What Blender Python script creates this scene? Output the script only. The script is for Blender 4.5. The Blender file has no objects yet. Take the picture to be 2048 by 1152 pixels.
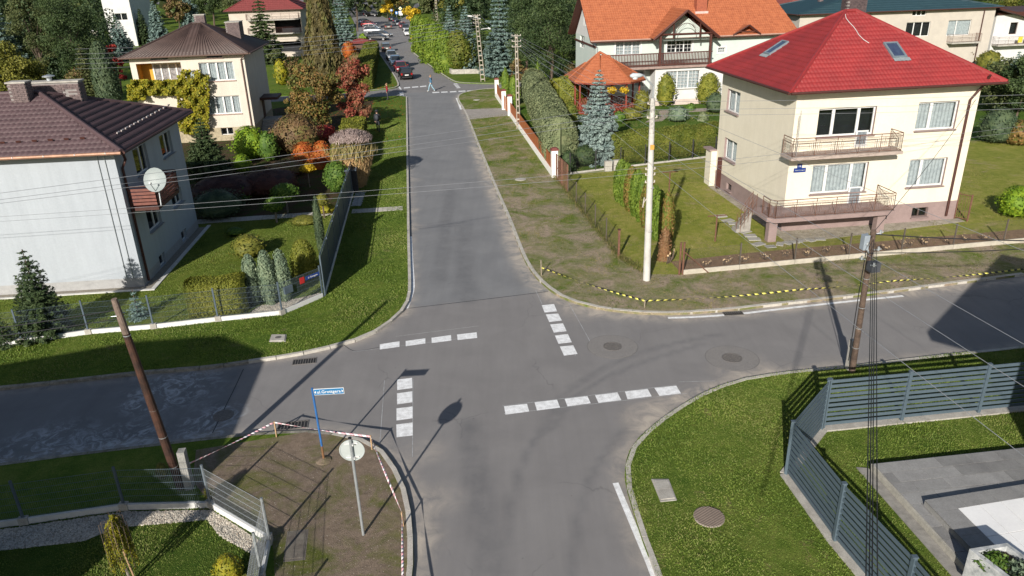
import bpy, math, random
import numpy as np
from mathutils import Vector
random.seed(7); rng=np.random.default_rng(11)
rad=math.radians
# ------------------------------------------------------------------ camera, sky, sun
FOC=1500.0; CAMH=13.5; PITCH=rad(23.15); ROLL=rad(1.7)
sc=bpy.context.scene; COL=sc.collection
fwd=np.array([0,math.cos(PITCH),-math.sin(PITCH)])
_u=np.array([0,math.sin(PITCH),math.cos(PITCH)]); _r=np.array([1.,0,0])
rgt=_r*math.cos(ROLL)-_u*math.sin(ROLL); upv=_u*math.cos(ROLL)+_r*math.sin(ROLL)
cam=bpy.data.cameras.new('camera'); camo=bpy.data.objects.new('camera',cam); COL.objects.link(camo)
cam.sensor_width=36; cam.lens=FOC/2048*36; cam.clip_end=3000; cam.clip_start=.5
from mathutils import Matrix
camo.matrix_world=Matrix(((rgt[0],upv[0],-fwd[0],0),(rgt[1],upv[1],-fwd[1],0),(rgt[2],upv[2],-fwd[2],CAMH),(0,0,0,1)))
sc.camera=camo
SUN_AZ=18.0; SUN_EL=23.8        # shadows run towards azimuth 18 deg, so the sun stands at 198 deg
w=bpy.data.worlds.new("World"); sc.world=w; w.use_nodes=True
nt=w.node_tree; bg=nt.nodes['Background']; sky=nt.nodes.new('ShaderNodeTexSky'); sky.sky_type='NISHITA'
sky.sun_disc=False; sky.sun_elevation=rad(SUN_EL); sky.sun_rotation=rad(SUN_AZ+180); sky.dust_density=1.0
nt.links.new(sky.outputs[0],bg.inputs[0]); bg.inputs[1].default_value=.067
sl=bpy.data.lights.new('sun','SUN'); sl.energy=5.0; sl.angle=rad(.53); sl.color=(1,.94,.85)
so=bpy.data.objects.new('sun',sl); COL.objects.link(so)
tosun=Vector((-math.sin(rad(SUN_AZ))*math.cos(rad(SUN_EL)),-math.cos(rad(SUN_AZ))*math.cos(rad(SUN_EL)),math.sin(rad(SUN_EL))))
so.rotation_euler=tosun.to_track_quat('Z','Y').to_euler(); so.location=(0,-5,40)
vs=sc.view_settings; vs.view_transform='Standard'; vs.look='None'; vs.exposure=0.5; vs.gamma=1; vs.use_curve_mapping=False
sc.render.engine='CYCLES'; sc.cycles.max_bounces=6; sc.cycles.transparent_max_bounces=12

# ------------------------------------------------------------------ survey helpers (photo measurements -> metres)
def ray(px,py): return fwd*FOC+rgt*(px-1024)-upv*(py-576)
CAM=np.array([0,0,CAMH])
def at(px,py,z=0.0):
    d=ray(px,py); t=(z-CAMH)/d[2]; return CAM+d*t
def A2(px,py,z=0.0): return tuple(at(px,py,z)[:2])
def proj(p):
    v=np.asarray(p,float)-CAM; k=v@fwd; return 1024+FOC*(v@rgt)/k, 576-FOC*(v@upv)/k
def depth(p): return (np.asarray(p,float)-CAM)@fwd
def hgt(x,y,py,z0=0.):
    lo,hi=z0,40.
    for _ in range(50):
        m=(lo+hi)/2
        if proj((x,y,m))[1]>py: lo=m
        else: hi=m
    return lo
def onplane(px,py,o,n):
    d=ray(px,py); o=np.array(o,float); n=np.array(n,float); return CAM+d*(((o-CAM)@n)/(d@n))
TH=rad(7.1)
EX=np.array([math.cos(TH),math.sin(TH),0]); EY=np.array([-math.sin(TH),math.cos(TH),0]); EZ=np.array([0,0,1.])

# ------------------------------------------------------------------ materials
MATS={}
def newmat(name):
    m=bpy.data.materials.new(name); m.use_nodes=True; MATS[name]=m
    nt=m.node_tree; b=nt.nodes['Principled BSDF']; return m,nt,b
def N(nt,t,**k):
    n=nt.nodes.new(t)
    for a,v in k.items():
        if hasattr(n,a): setattr(n,a,v)
    return n
def setin(n,**k):
    for a,v in k.items(): n.inputs[a.replace('_',' ')].default_value=v
def c4(c): return (c[0],c[1],c[2],1)
def noise(nt,vec,scale,detail=4,rough=.55,dist=0):
    n=N(nt,'ShaderNodeTexNoise'); n.inputs['Scale'].default_value=scale; n.inputs['Detail'].default_value=detail
    n.inputs['Roughness'].default_value=rough; n.inputs['Distortion'].default_value=dist
    if vec is not None: nt.links.new(vec,n.inputs['Vector'])
    return n.outputs['Fac']
def ramp(nt,fac,stops):
    r=N(nt,'ShaderNodeValToRGB'); e=r.color_ramp.elements
    while len(e)<len(stops): e.new(.5)
    for i,(p,c) in enumerate(stops): e[i].position=p; e[i].color=c4(c) if len(c)==3 else c
    nt.links.new(fac,r.inputs[0]); return r.outputs[0]
def mixc(nt,fac,a,b,mode='MIX'):
    n=N(nt,'ShaderNodeMix'); n.data_type='RGBA'; n.blend_type=mode
    for s,v in ((0,fac),(6,a),(7,b)):
        if isinstance(v,(int,float)): n.inputs[s].default_value=v
        elif isinstance(v,tuple): n.inputs[s].default_value=c4(v)
        else: nt.links.new(v,n.inputs[s])
    return n.outputs[2]
def mathn(nt,op,a,b=0.,clamp=False):
    n=N(nt,'ShaderNodeMath',operation=op); n.use_clamp=clamp
    for s,v in ((0,a),(1,b)):
        if isinstance(v,(int,float)): n.inputs[s].default_value=v
        else: nt.links.new(v,n.inputs[s])
    return n.outputs[0]
def wpos(nt): return N(nt,'ShaderNodeNewGeometry').outputs['Position']
def bump(nt,b,h,strength=.3,dist=.02):
    n=N(nt,'ShaderNodeBump'); n.inputs['Strength'].default_value=strength; n.inputs['Distance'].default_value=dist
    nt.links.new(h,n.inputs['Height']); nt.links.new(n.outputs[0],b.inputs['Normal'])
def mat(name,c,c2=None,scale=3.,rough=.8,metal=0.,bmp=0.,bscale=40.,coat=0.,spec=.4,fine=.12,streak=0.):
    if name in MATS: return MATS[name]
    m,nt,b=newmat(name); p=wpos(nt)
    c2=c2 or tuple(x*.78 for x in c)
    f=noise(nt,p,scale,6,.65)
    col=ramp(nt,f,[(.32,c2),(.62,c)])
    if streak:
        mp=N(nt,'ShaderNodeMapping'); mp.inputs['Scale'].default_value=(1.7,1.7,.16); nt.links.new(p,mp.inputs[0]); col=mixc(nt,1.,col,ramp(nt,noise(nt,mp.outputs[0],1.3,6,.7),[(.33,(1-streak,)*3),(.6,(1.02,)*3)]),'MULTIPLY')
    if fine: 
        f2=noise(nt,p,scale*14,3,.6); col=mixc(nt,1.0,col,ramp(nt,f2,[(.25,(1-fine*2,)*3),(.75,(1+fine,)*3)]),'MULTIPLY')
    nt.links.new(col,b.inputs['Base Color']); b.inputs['Roughness'].default_value=rough; b.inputs['Metallic'].default_value=metal
    b.inputs['Specular IOR Level'].default_value=spec; b.inputs['Coat Weight'].default_value=coat
    if bmp: bump(nt,b,noise(nt,p,bscale,3),bmp)
    return m
def leafmat(name,cols,rough=.62,trans=.22):
    if name in MATS: return MATS[name]
    m,nt,b=newmat(name)
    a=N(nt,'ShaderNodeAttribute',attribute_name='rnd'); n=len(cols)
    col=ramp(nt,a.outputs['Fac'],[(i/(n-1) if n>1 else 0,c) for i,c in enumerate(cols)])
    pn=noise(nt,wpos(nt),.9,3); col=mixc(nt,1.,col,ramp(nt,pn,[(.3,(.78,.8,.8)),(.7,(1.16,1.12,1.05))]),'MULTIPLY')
    nt.links.new(col,b.inputs['Base Color']); b.inputs['Roughness'].default_value=rough; b.inputs['Specular IOR Level'].default_value=.25
    if trans:
        t=N(nt,'ShaderNodeBsdfTranslucent'); nt.links.new(col,t.inputs[0]); mx=N(nt,'ShaderNodeMixShader'); mx.inputs[0].default_value=trans
        nt.links.new(b.outputs[0],mx.inputs[1]); nt.links.new(t.outputs[0],mx.inputs[2]); nt.links.new(mx.outputs[0],nt.nodes['Material Output'].inputs[0])
    return m
def lawnmat(name,g1,g2,g3,dirt,lo,hi,dscale=.5,ybias=None):
    """grass with patches of dirt: noise between lo..hi turns into bare soil"""
    m,nt,b=newmat(name); p=wpos(nt)
    a=noise(nt,p,.35,4,.6); c=noise(nt,p,2.3,5,.7); f=noise(nt,p,28,4,.75); ff=noise(nt,p,95,2,.8)
    col=ramp(nt,mathn(nt,'ADD',mathn(nt,'MULTIPLY',a,.45),mathn(nt,'MULTIPLY',c,.55)),[(.36,g1),(.5,g2),(.64,g3)])
    col=mixc(nt,1.,col,ramp(nt,f,[(.3,(.55,.58,.5)),(.7,(1.4,1.35,1.25))]),'MULTIPLY')
    d=noise(nt,p,dscale,6,.72,.6)
    dc=mixc(nt,1.,ramp(nt,noise(nt,p,5,5,.75),[(.3,tuple(x*.7 for x in dirt)),(.7,tuple(x*1.3 for x in dirt))]),ramp(nt,ff,[(.3,(.72,.72,.72)),(.7,(1.25,1.22,1.18))]),'MULTIPLY')
    if ybias:
        sx=N(nt,'ShaderNodeSeparateXYZ'); nt.links.new(p,sx.inputs[0]); mr=N(nt,'ShaderNodeMapRange'); nt.links.new(sx.outputs[1],mr.inputs[0]); mr.inputs[1].default_value,mr.inputs[2].default_value,mr.inputs[3].default_value,mr.inputs[4].default_value=ybias[0],ybias[1],0,ybias[2]; d=mathn(nt,'ADD',d,mr.outputs[0])
    mk=ramp(nt,mathn(nt,'ADD',d,mathn(nt,'MULTIPLY',mathn(nt,'SUBTRACT',f,.5),.22)),[(lo,(0,0,0)),(hi,(1,1,1))])
    col=mixc(nt,mk,col,dc); nt.links.new(col,b.inputs['Base Color']); b.inputs['Roughness'].default_value=.95; b.inputs['Specular IOR Level'].default_value=.1
    bump(nt,b,mathn(nt,'ADD',f,mathn(nt,'MULTIPLY',ff,.5)),.8,.05); return m

# ------------------------------------------------------------------ mesh building
def V3(p): return np.array([p[0],p[1],p[2] if len(p)>2 else 0.],float)
class MB:
    def __init__(s): s.v=[];s.f=[];s.m=[]
    def add(s,vs,fs,m=0):
        k=len(s.v); s.v+= [tuple(map(float,x)) for x in vs]; s.f+=[tuple(i+k for i in f) for f in fs]; s.m+=[m]*len(fs); return s
    def quad(s,*p,m=0): return s.add(p,[tuple(range(len(p)))],m)
    def obox(s,o,a,b,c,m=0):
        o,a,b,c=map(V3,(o,a,b,c)); vs=[o,o+a,o+a+b,o+b,o+c,o+a+c,o+a+b+c,o+b+c]
        if np.dot(np.cross(a,b),c)<0: fs=[(0,1,2,3),(4,7,6,5),(0,4,5,1),(1,5,6,2),(2,6,7,3),(3,7,4,0)]
        else: fs=[(0,3,2,1),(4,5,6,7),(0,1,5,4),(1,2,6,5),(2,3,7,6),(3,0,4,7)]
        return s.add(vs,fs,m)
    def box(s,c,d,rz=0,m=0):
        ax=np.array([math.cos(rz),math.sin(rz),0]);ay=np.array([-math.sin(rz),math.cos(rz),0]); c=V3(c)
        return s.obox(c-ax*d[0]/2-ay*d[1]/2-EZ*d[2]/2,ax*d[0],ay*d[1],EZ*d[2],m)
    def tube(s,pts,r,n=6,m=0,cap=True,r1=None):
        pts=[V3(p) for p in pts]; k=len(s.v); L=len(pts)
        rs=[(r if r1 is None else r+(r1-r)*i/(L-1)) for i in range(L)] if not hasattr(r,'__len__') else r
        prev=None; vs=[]
        for i,p in enumerate(pts):
            t=pts[min(i+1,L-1)]-pts[max(i-1,0)]; t=t/(np.linalg.norm(t)+1e-9)
            if prev is None: a=np.cross(t,[0,0,1.] if abs(t[2])<.9 else [1.,0,0])
            else: a=prev-t*(prev@t)
            a=a/(np.linalg.norm(a)+1e-9); prev=a; b=np.cross(t,a)
            for j in range(n):
                q=2*math.pi*j/n; vs.append(p+(a*math.cos(q)+b*math.sin(q))*rs[i])
        fs=[(i*n+j,i*n+(j+1)%n,(i+1)*n+(j+1)%n,(i+1)*n+j) for i in range(L-1) for j in range(n)]
        if cap and n>2: fs+=[tuple(range(n))[::-1],tuple((L-1)*n+j for j in range(n))]
        return s.add(vs,fs,m)
    def prism(s,xy,z0,z1,m=0,bottom=False):
        n=len(xy); ar=sum(xy[i][0]*xy[(i+1)%n][1]-xy[(i+1)%n][0]*xy[i][1] for i in range(n))
        if ar<0: xy=xy[::-1]
        vs=[(x,y,z0) for x,y in xy]+[(x,y,z1) for x,y in xy]
        fs=[tuple(range(n,2*n))]+[(i,(i+1)%n,n+(i+1)%n,n+i) for i in range(n)]
        if bottom: fs.append(tuple(range(n))[::-1])
        return s.add(vs,fs,m)
    def lathe(s,c,prof,n=16,m=0):
        c=V3(c); vs=[];
        for r,z in prof:
            for j in range(n): q=2*math.pi*j/n; vs.append(c+np.array([r*math.cos(q),r*math.sin(q),z]))
        L=len(prof); fs=[(i*n+j,i*n+(j+1)%n,(i+1)*n+(j+1)%n,(i+1)*n+j) for i in range(L-1) for j in range(n)]
        fs.append(tuple((L-1)*n+j for j in range(n))); return s.add(vs,fs,m)
    def build(s,name,mats,parent=None,smooth=False,loc=None,**tags):
        me=bpy.data.meshes.new(name); off=np.zeros(3)
        if parent is not None: off=worldloc(parent)
        elif loc is not None: off=V3(loc)
        v=[tuple(np.array(x)-off) for x in s.v] if off.any() else s.v
        me.from_pydata(v,[],s.f)
        for mm in (mats if isinstance(mats,(list,tuple)) else [mats]): me.materials.append(mm)
        if any(s.m): me.polygons.foreach_set('material_index',s.m)
        if smooth: me.polygons.foreach_set('use_smooth',[True]*len(s.f))
        o=bpy.data.objects.new(name,me); COL.objects.link(o)
        if parent is not None: o.parent=parent
        elif loc is not None: o.location=loc
        for k,x in tags.items(): o[k]=x
        return o
def worldloc(o):
    p=np.zeros(3)
    while o is not None: p+=np.array(o.location); o=o.parent
    return p
def thing(name,label,cat,loc=(0,0,0),group=None,rz=0):
    o=bpy.data.objects.new(name,None); COL.objects.link(o); o.location=tuple(V3(loc)); o.rotation_euler=(0,0,rz); o.empty_display_size=.2
    o['label']=label; o['category']=cat
    if group: o['group']=group
    return o
def copytree(o,loc,rz=None,label=None,parent=None,scale=None):
    c=o.copy(); COL.objects.link(c); c.parent=parent
    if loc is not None: c.location=tuple(V3(loc))
    if rz is not None: c.rotation_euler=(0,0,rz)
    if scale: c.scale=(scale,)*3 if isinstance(scale,(int,float)) else scale
    if label: c['label']=label
    for ch in [x for x in o.children]: copytree(ch,None,parent=c)
    return c
def piece(name,me,parent,loc,rz=0,scale=None,rot=None):
    """one more object on shared mesh data, world position given"""
    o=bpy.data.objects.new(name,me); COL.objects.link(o); o.parent=parent
    o.location=tuple(V3(loc)-(worldloc(parent) if parent else 0)); o.rotation_euler=rot or (0,0,rz)
    if scale: o.scale=scale
    return o
def unitmesh(name,m):
    b=MB(); b.box((0,0,0),(1,1,1)); me=bpy.data.meshes.new(name); me.from_pydata(b.v,[],b.f); me.materials.append(m); return me
def fastmesh(name,V,F4,mat_,parent=None,rnd=None,loc=None,smooth=False,**tags):
    """V (n,3), F4 (k,4) or (k,3) arrays -> one mesh"""
    V=np.asarray(V,np.float32); off=worldloc(parent) if parent is not None else (V3(loc) if loc is not None else np.zeros(3))
    V=V-off.astype(np.float32); k,c=F4.shape
    me=bpy.data.meshes.new(name); me.vertices.add(len(V)); me.vertices.foreach_set('co',V.ravel())
    me.loops.add(k*c); me.loops.foreach_set('vertex_index',F4.ravel().astype(np.int32))
    me.polygons.add(k); me.polygons.foreach_set('loop_start',np.arange(0,k*c,c,dtype=np.int32)); me.polygons.foreach_set('loop_total',np.full(k,c,np.int32))
    if rnd is not None:
        a=me.attributes.new('rnd','FLOAT','FACE'); a.data.foreach_set('value',np.asarray(rnd,np.float32))
    if smooth: me.polygons.foreach_set('use_smooth',np.ones(k,bool))
    me.update(calc_edges=True)
    for mm in (mat_ if isinstance(mat_,(list,tuple)) else [mat_]): me.materials.append(mm)
    o=bpy.data.objects.new(name,me); COL.objects.link(o)
    if parent is not None: o.parent=parent
    elif loc is not None: o.location=tuple(V3(loc))
    for kk,x in tags.items(): o[kk]=x
    return o
def struct(o): o['kind']='structure'; return o
def stuff(o): o['kind']='stuff'; return o
def unit(a): a=np.asarray(a,float); return a/(np.linalg.norm(a,axis=-1,keepdims=True)+1e-9)

# ------------------------------------------------------------------ palette
white=mat('white_render',(.56,.56,.55),(.50,.50,.49),1.2,.85,bmp=.1,bscale=60,fine=.03)
whitep=mat('white_paint',(.62,.62,.61),(.56,.56,.55),2,.5,fine=.02)
concrete=mat('concrete',(.42,.40,.36),(.30,.28,.25),3,.9,bmp=.3,fine=.15)
kerbm=mat('kerb_concrete',(.50,.47,.42),(.37,.35,.31),2.5,.9,bmp=.3,fine=.18)
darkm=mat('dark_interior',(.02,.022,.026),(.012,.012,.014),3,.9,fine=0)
steel=mat('galvanised_steel',(.45,.48,.50),(.36,.39,.41),5,.45,.6,fine=.06)
anthr=mat('anthracite_steel',(.085,.115,.145),(.07,.095,.12),2,.55,.1,fine=.05)
rust=mat('rusty_iron',(.17,.08,.05),(.10,.05,.035),9,.85,fine=.2)
darkbrown=mat('dark_brown_wood',(.07,.022,.016),(.045,.015,.011),8,.6,fine=.15)
curtainm=mat('curtain_cloth',(.74,.74,.73),(.50,.51,.52),6,.9,fine=.15)
def glassmat():
    m,nt,b=newmat('window_glass'); t=N(nt,'ShaderNodeBsdfTransparent'); t.inputs[0].default_value=(.82,.85,.86,1)
    g=N(nt,'ShaderNodeBsdfGlossy'); g.inputs['Roughness'].default_value=.03; f=N(nt,'ShaderNodeLayerWeight'); f.inputs[0].default_value=.25
    mx=N(nt,'ShaderNodeMixShader'); nt.links.new(mathn(nt,'ADD',mathn(nt,'MULTIPLY',mathn(nt,'POWER',f.outputs[1],3.),.7),.04),mx.inputs[0]); nt.links.new(t.outputs[0],mx.inputs[1]); nt.links.new(g.outputs[0],mx.inputs[2])
    nt.links.new(mx.outputs[0],nt.nodes['Material Output'].inputs[0]); return m
glass=glassmat()
# ------------------------------------------------------------------ ground, blocks, roads
def W(l,z=0.): return [A2(x,y,z) for x,y in l]
def inside(P,poly):
    P=np.asarray(P); x,y=P[:,0],P[:,1]; r=np.zeros(len(P),bool); n=len(poly); j=n-1
    for i in range(n):
        xi,yi=poly[i];xj,yj=poly[j]
        c=((yi>y)!=(yj>y))&(x<(xj-xi)*(y-yi)/((yj-yi) or 1e-9)+xi); r^=c; j=i
    return r
def distline(P,line):
    P=np.asarray(P,float); best=np.full(len(P),1e9)
    for a,b in zip(line[:-1],line[1:]):
        a=np.array(a);b=np.array(b);d=b-a;t=np.clip(((P-a)@d)/(d@d+1e-9),0,1); best=np.minimum(best,np.hypot(*(P-a-t[:,None]*d).T))
    return best
def smooth_line(l,it=2):
    for _ in range(it):
        o=[l[0]]
        for a,b in zip(l[:-1],l[1:]):
            a=np.array(a);b=np.array(b); o+=[tuple(a*.75+b*.25),tuple(a*.25+b*.75)]
        o.append(l[-1]); l=o
    return l
KNW=smooth_line(W([(812,195),(813,300),(814,420),(815,500),(817,576),(815,597),(809,613),(797,629),(777,646),(752,663),(724,677),(687,688),(637,701),(575,713),(512,722),(412,737),(300,744),(150,762),(0,777)]))
KNE=smooth_line(W([(1050,174),(988,178),(957,180),(922,187),(912,197),(928,222),(937,243),(953,286),(974,338),(994,388),(1017,440),(1039,500),(1051,527),(1069,555),(1091,575),(1109,590),(1136,603),(1174,615),(1224,624),(1274,629),(1336,631),(1399,628),(1474,622),(1536,614),(1686,598),(1786,586),(1861,576),(2048,552)]))
KSE=smooth_line([(3.75,4.)]+W([(1312,1152),(1286,1089),(1264,1019),(1249,964),(1250,939),(1256,911),(1274,884),(1296,864),(1336,832),(1374,808),(1424,781),(1486,761),(1536,753),(1598,745),(1711,736),(1761,728),(1911,711),(2048,697)]))
KSW=smooth_line(W([(0,932),(150,912),(250,900),(400,882),(512,870),(612,865),(662,869),(712,877),(752,892),(777,915),(799,952),(816,990),(824,1040),(827,1090),(828,1152)])+[(-2.5,4.)])
KNE2=smooth_line(W([(822,74),(827,90),(818,96),(827,108),(862,135),(902,162),(917,167),(988,169),(1050,166)]))
KNW2=smooth_line(W([(762,110),(783,140),(801,170),(793,177),(752,181),(700,186)]))
east=lambda p,d=160: (p[0]+EX[0]*d,p[1]+EX[1]*d)
west=lambda p,d=160: (p[0]-EX[0]*d,p[1]-EX[1]*d)
north=lambda p,d=300: (p[0]+EY[0]*d,p[1]+EY[1]*d)
pNW=KNW+[west(KNW[-1]),west(A2(742,194)),A2(799,193)]
pNE=KNE+[east(KNE[-1]),east(KNE[0])]
pSE=KSE+[east(KSE[-1]),(180,-60),(3.75,-60)]
pSW=[west(KSW[0])]+KSW+[(-2.5,-60),(-180,-60)]
pNE2=KNE2+[east(KNE2[-1]),(320,600),A2(842,10),A2(815,34),A2(826,55)]
pNW2=KNW2+[west(KNW2[-1]),A2(-400,6),A2(690,10),A2(710,50),A2(716,88),A2(745,93)]
pN=W([(772,36),(800,39),(815,30),(830,8)])+[(-30,560),(-75,560)]+W([(745,12),(760,30)])
g_out=lawnmat('field_grass',(.045,.07,.02),(.06,.085,.025),(.08,.095,.03),(.12,.09,.05),.55,.7)
b=MB(); b.box((0,250,-.06),(1400,1400,.04)); struct(b.build('ground',g_out))
verge_nw=lawnmat('verge_grass_nw',(.055,.105,.014),(.092,.145,.020),(.145,.180,.036),(.22,.17,.10),.60,.76,.55)
verge_ne=lawnmat('verge_soil_ne',(.075,.13,.016),(.12,.165,.028),(.19,.19,.06),(.33,.265,.205),.46,.70,.55,ybias=(66,40,.10))
lawn_se=lawnmat('verge_grass_se',(.060,.108,.016),(.105,.155,.026),(.175,.205,.050),(.24,.18,.10),.60,.74,.9)
soil_sw=lawnmat('verge_soil_sw',(.075,.10,.018),(.115,.135,.03),(.17,.165,.055),(.215,.168,.130),.33,.53,.62)
for nm,pl,mm in (('verge_north_west',pNW,verge_nw),('verge_north_east',pNE,verge_ne),('verge_south_east',pSE,lawn_se),('verge_south_west',pSW,verge_nw),('verge_far_east',pNE2,verge_nw),('verge_far_west',pNW2,verge_nw),('verge_far_north',pN,g_out)):
    b=MB(); b.prism(pl,-.02,.1); struct(b.build(nm,mm))
SOILP=None
def sheet(name,pl,mm,z=.104,thick=None,parent=None):
    b=MB(); b.prism(pl,z-.004 if thick is None else z-thick,z); return struct(b.build(name,mm,parent))
# road surface with zones worked out per vertex: dust by the kerbs, old asphalt, wheel tracks
def roadmat():
    m,nt,b=newmat('asphalt'); p=wpos(nt); at_=lambda n: N(nt,'ShaderNodeAttribute',attribute_name=n).outputs['Fac']
    f=noise(nt,p,.5,5,.6,.5); g=noise(nt,p,60,3,.8); h=noise(nt,p,260,2,.8)
    mp=N(nt,'ShaderNodeMapping'); mp.inputs['Scale'].default_value=(1.6,.12,1); mp.inputs['Rotation'].default_value=(0,0,-TH); nt.links.new(p,mp.inputs[0]); st=noise(nt,mp.outputs[0],1.6,4,.6)
    new=ramp(nt,f,[(.3,(.182,.174,.173)),(.7,(.215,.206,.203))])
    nor=ramp(nt,f,[(.3,(.168,.170,.176)),(.7,(.205,.206,.210))])
    old=ramp(nt,f,[(.3,(.125,.129,.138)),(.7,(.165,.169,.178))])
    c=mixc(nt,at_('north'),new,nor); c=mixc(nt,at_('old'),c,old)
    c=mixc(nt,1.,c,ramp(nt,st,[(.3,(.95,.95,.95)),(.7,(1.04,1.04,1.04))]),'MULTIPLY')
    c=mixc(nt,1.,c,ramp(nt,g,[(.25,(.86,.86,.86)),(.75,(1.13,1.13,1.13))]),'MULTIPLY')
    c=mixc(nt,1.,c,ramp(nt,h,[(.2,(.86,.86,.86)),(.8,(1.14,1.14,1.14))]),'MULTIPLY')
    vo=N(nt,'ShaderNodeTexVoronoi'); vo.feature='DISTANCE_TO_EDGE'; vo.inputs['Scale'].default_value=.22; wv=N(nt,'ShaderNodeVectorMath',operation='ADD'); nn_=N(nt,'ShaderNodeTexNoise'); nn_.inputs['Scale'].default_value=.9; nn_.inputs['Detail'].default_value=6; nt.links.new(p,nn_.inputs['Vector']); nt.links.new(p,wv.inputs[0]); nt.links.new(nn_.outputs['Color'],wv.inputs[1]); nt.links.new(wv.outputs[0],vo.inputs['Vector'])
    ck=mathn(nt,'MULTIPLY',ramp(nt,vo.outputs['Distance'],[(.0,(1,1,1)),(.0045,(0,0,0))]),ramp(nt,noise(nt,p,.33,3),[(.52,(0,0,0)),(.6,(.45,.45,.45))])); c=mixc(nt,ck,c,(.07,.07,.072))
    sp=noise(nt,p,9,2,.5); c=mixc(nt,ramp(nt,sp,[(.76,(0,0,0)),(.79,(.7,.7,.7))]),c,(.05,.05,.05))
    c=mixc(nt,mathn(nt,'MULTIPLY',at_('track'),ramp(nt,noise(nt,p,1.5,4,.7),[(.3,(.15,)*3),(.7,(.6,)*3)])),c,(.105,.106,.112))
    dn=noise(nt,p,1.1,6,.72,.8); dm=mathn(nt,'MULTIPLY',at_('dust'),ramp(nt,dn,[(.34,(0,0,0)),(.66,(1,1,1))]),clamp=True)
    c=mixc(nt,dm,c,mixc(nt,1.,(.42,.37,.315),ramp(nt,g,[(.3,(.8,)*3),(.7,(1.15,)*3)]),'MULTIPLY'))
    sm=mathn(nt,'MULTIPLY',at_('smear'),ramp(nt,noise(nt,p,1.7,7,.75,1.5),[(.47,(0,0,0)),(.62,(.8,.8,.8))]))
    c=mixc(nt,sm,c,(.40,.43,.46))
    nt.links.new(c,b.inputs['Base Color']); b.inputs['Roughness'].default_value=.85; b.inputs['Specular IOR Level'].default_value=.3
    bump(nt,b,mathn(nt,'ADD',g,h),.35,.012); return m
asph=roadmat()
b=MB(); b.box((0,210,-.012),(460,560,.016)); struct(b.build('far_road',asph))
x0,x1,y0,y1,s=-26,34,8,92,.25
gx=np.arange(x0,x1+s/2,s); gy=np.arange(y0,y1+s/2,s); XX,YY=np.meshgrid(gx,gy); P2=np.stack([XX.ravel(),YY.ravel()],1)
ins=np.zeros(len(P2),bool)
for pl in (pNW,pNE,pSE,pSW,pNE2,pNW2): ins|=inside(P2,pl)
dk=np.minimum.reduce([distline(P2,k) for k in (KNW,KNE,KSE,KSW,KNE2,KNW2)])
near=(dk<.7)|(~ins); nx=len(gx); idx=np.arange(len(P2)).reshape(len(gy),nx)
qs=np.stack([idx[:-1,:-1],idx[:-1,1:],idx[1:,1:],idx[1:,:-1]],-1).reshape(-1,4); qs=qs[near[qs].any(1)]
me_o=fastmesh('road',np.column_stack([P2,np.zeros(len(P2))]),qs,asph); struct(me_o)
def vattr(o,n,v): a=o.data.attributes.new(n,'FLOAT','POINT'); a.data.foreach_set('value',np.asarray(v,np.float32))
def lineside(P,a,b): a=np.array(a);b=np.array(b);d=b-a; q=P-a; return d[0]*q[:,1]-d[1]*q[:,0]
def sstep(v,a,b): t=np.clip((v-a)/(b-a),0,1); return t*t*(3-2*t)
dNE=distline(P2,KNE); dSE=distline(P2,KSE); dNW=distline(P2,KNW); dSW=distline(P2,KSW)
dust=.75*(1-sstep(dk,0.05,.75))+ .95*(1-sstep(dNE,.1,1.1))*(P2[:,1]<62)
for (px,py,r,a) in ((1300,835,1.3,1.),(1370,815,1.6,1.1),(1430,795,1.4,.9),(1500,745,1.8,.7),(850,905,.9,.6),(868,1000,1.1,.55),(845,1080,.9,.6),(826,455,.9,.8),(826,420,.6,.8),(800,625,.8,.8),(1160,625,1.3,.4),(830,360,.7,.6),(1680,735,1.2,.4)):
    c=np.array(A2(px,py)); dust+=a*(1-sstep(np.hypot(*(P2-c).T),.2*r,r))
vattr(me_o,'dust',np.clip(dust,0,1.2))
sN=lineside(P2,A2(815,616),A2(1096,583)); vattr(me_o,'north',sstep(sN/12,-.03,.03)*(P2[:,0]<4))
sW=lineside(P2,A2(425,866),A2(487,738)); old=(sW>0)&(P2[:,0]<0)&(P2[:,1]<30); vattr(me_o,'old',old)
sm=np.zeros(len(P2))
for px,py,r in ((350,775,2.2),(300,800,1.2),(430,835,1.3),(405,860,1.2),(80,910,2.5),(250,880,1.6)): sm+=1-sstep(np.hypot(*(P2-np.array(A2(px,py))).T),.3*r,r)
vattr(me_o,'smear',np.clip(sm,0,1))
tr=np.zeros(len(P2))
for l,wd in (([(1085,862),(1110,810),(1150,770),(1230,722),(1330,690),(1440,668)],.16),([(1100,862),(1140,800),(1200,760),(1280,725),(1400,690)],.14),([(1145,1152),(1150,1050),(1180,950),(1250,860)],.14),([(1030,1100),(1020,1000),(1055,900),(1085,862)],.14),([(930,450),(925,520),(935,600)],.6),([(985,1152),(960,1000),(940,850)],.5),([(900,380),(890,470),(880,560)],.45)):
    tr=np.maximum(tr,1-sstep(distline(P2,smooth_line(W(l))),wd*.3,wd*1.3))
vattr(me_o,'track',tr)
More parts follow.
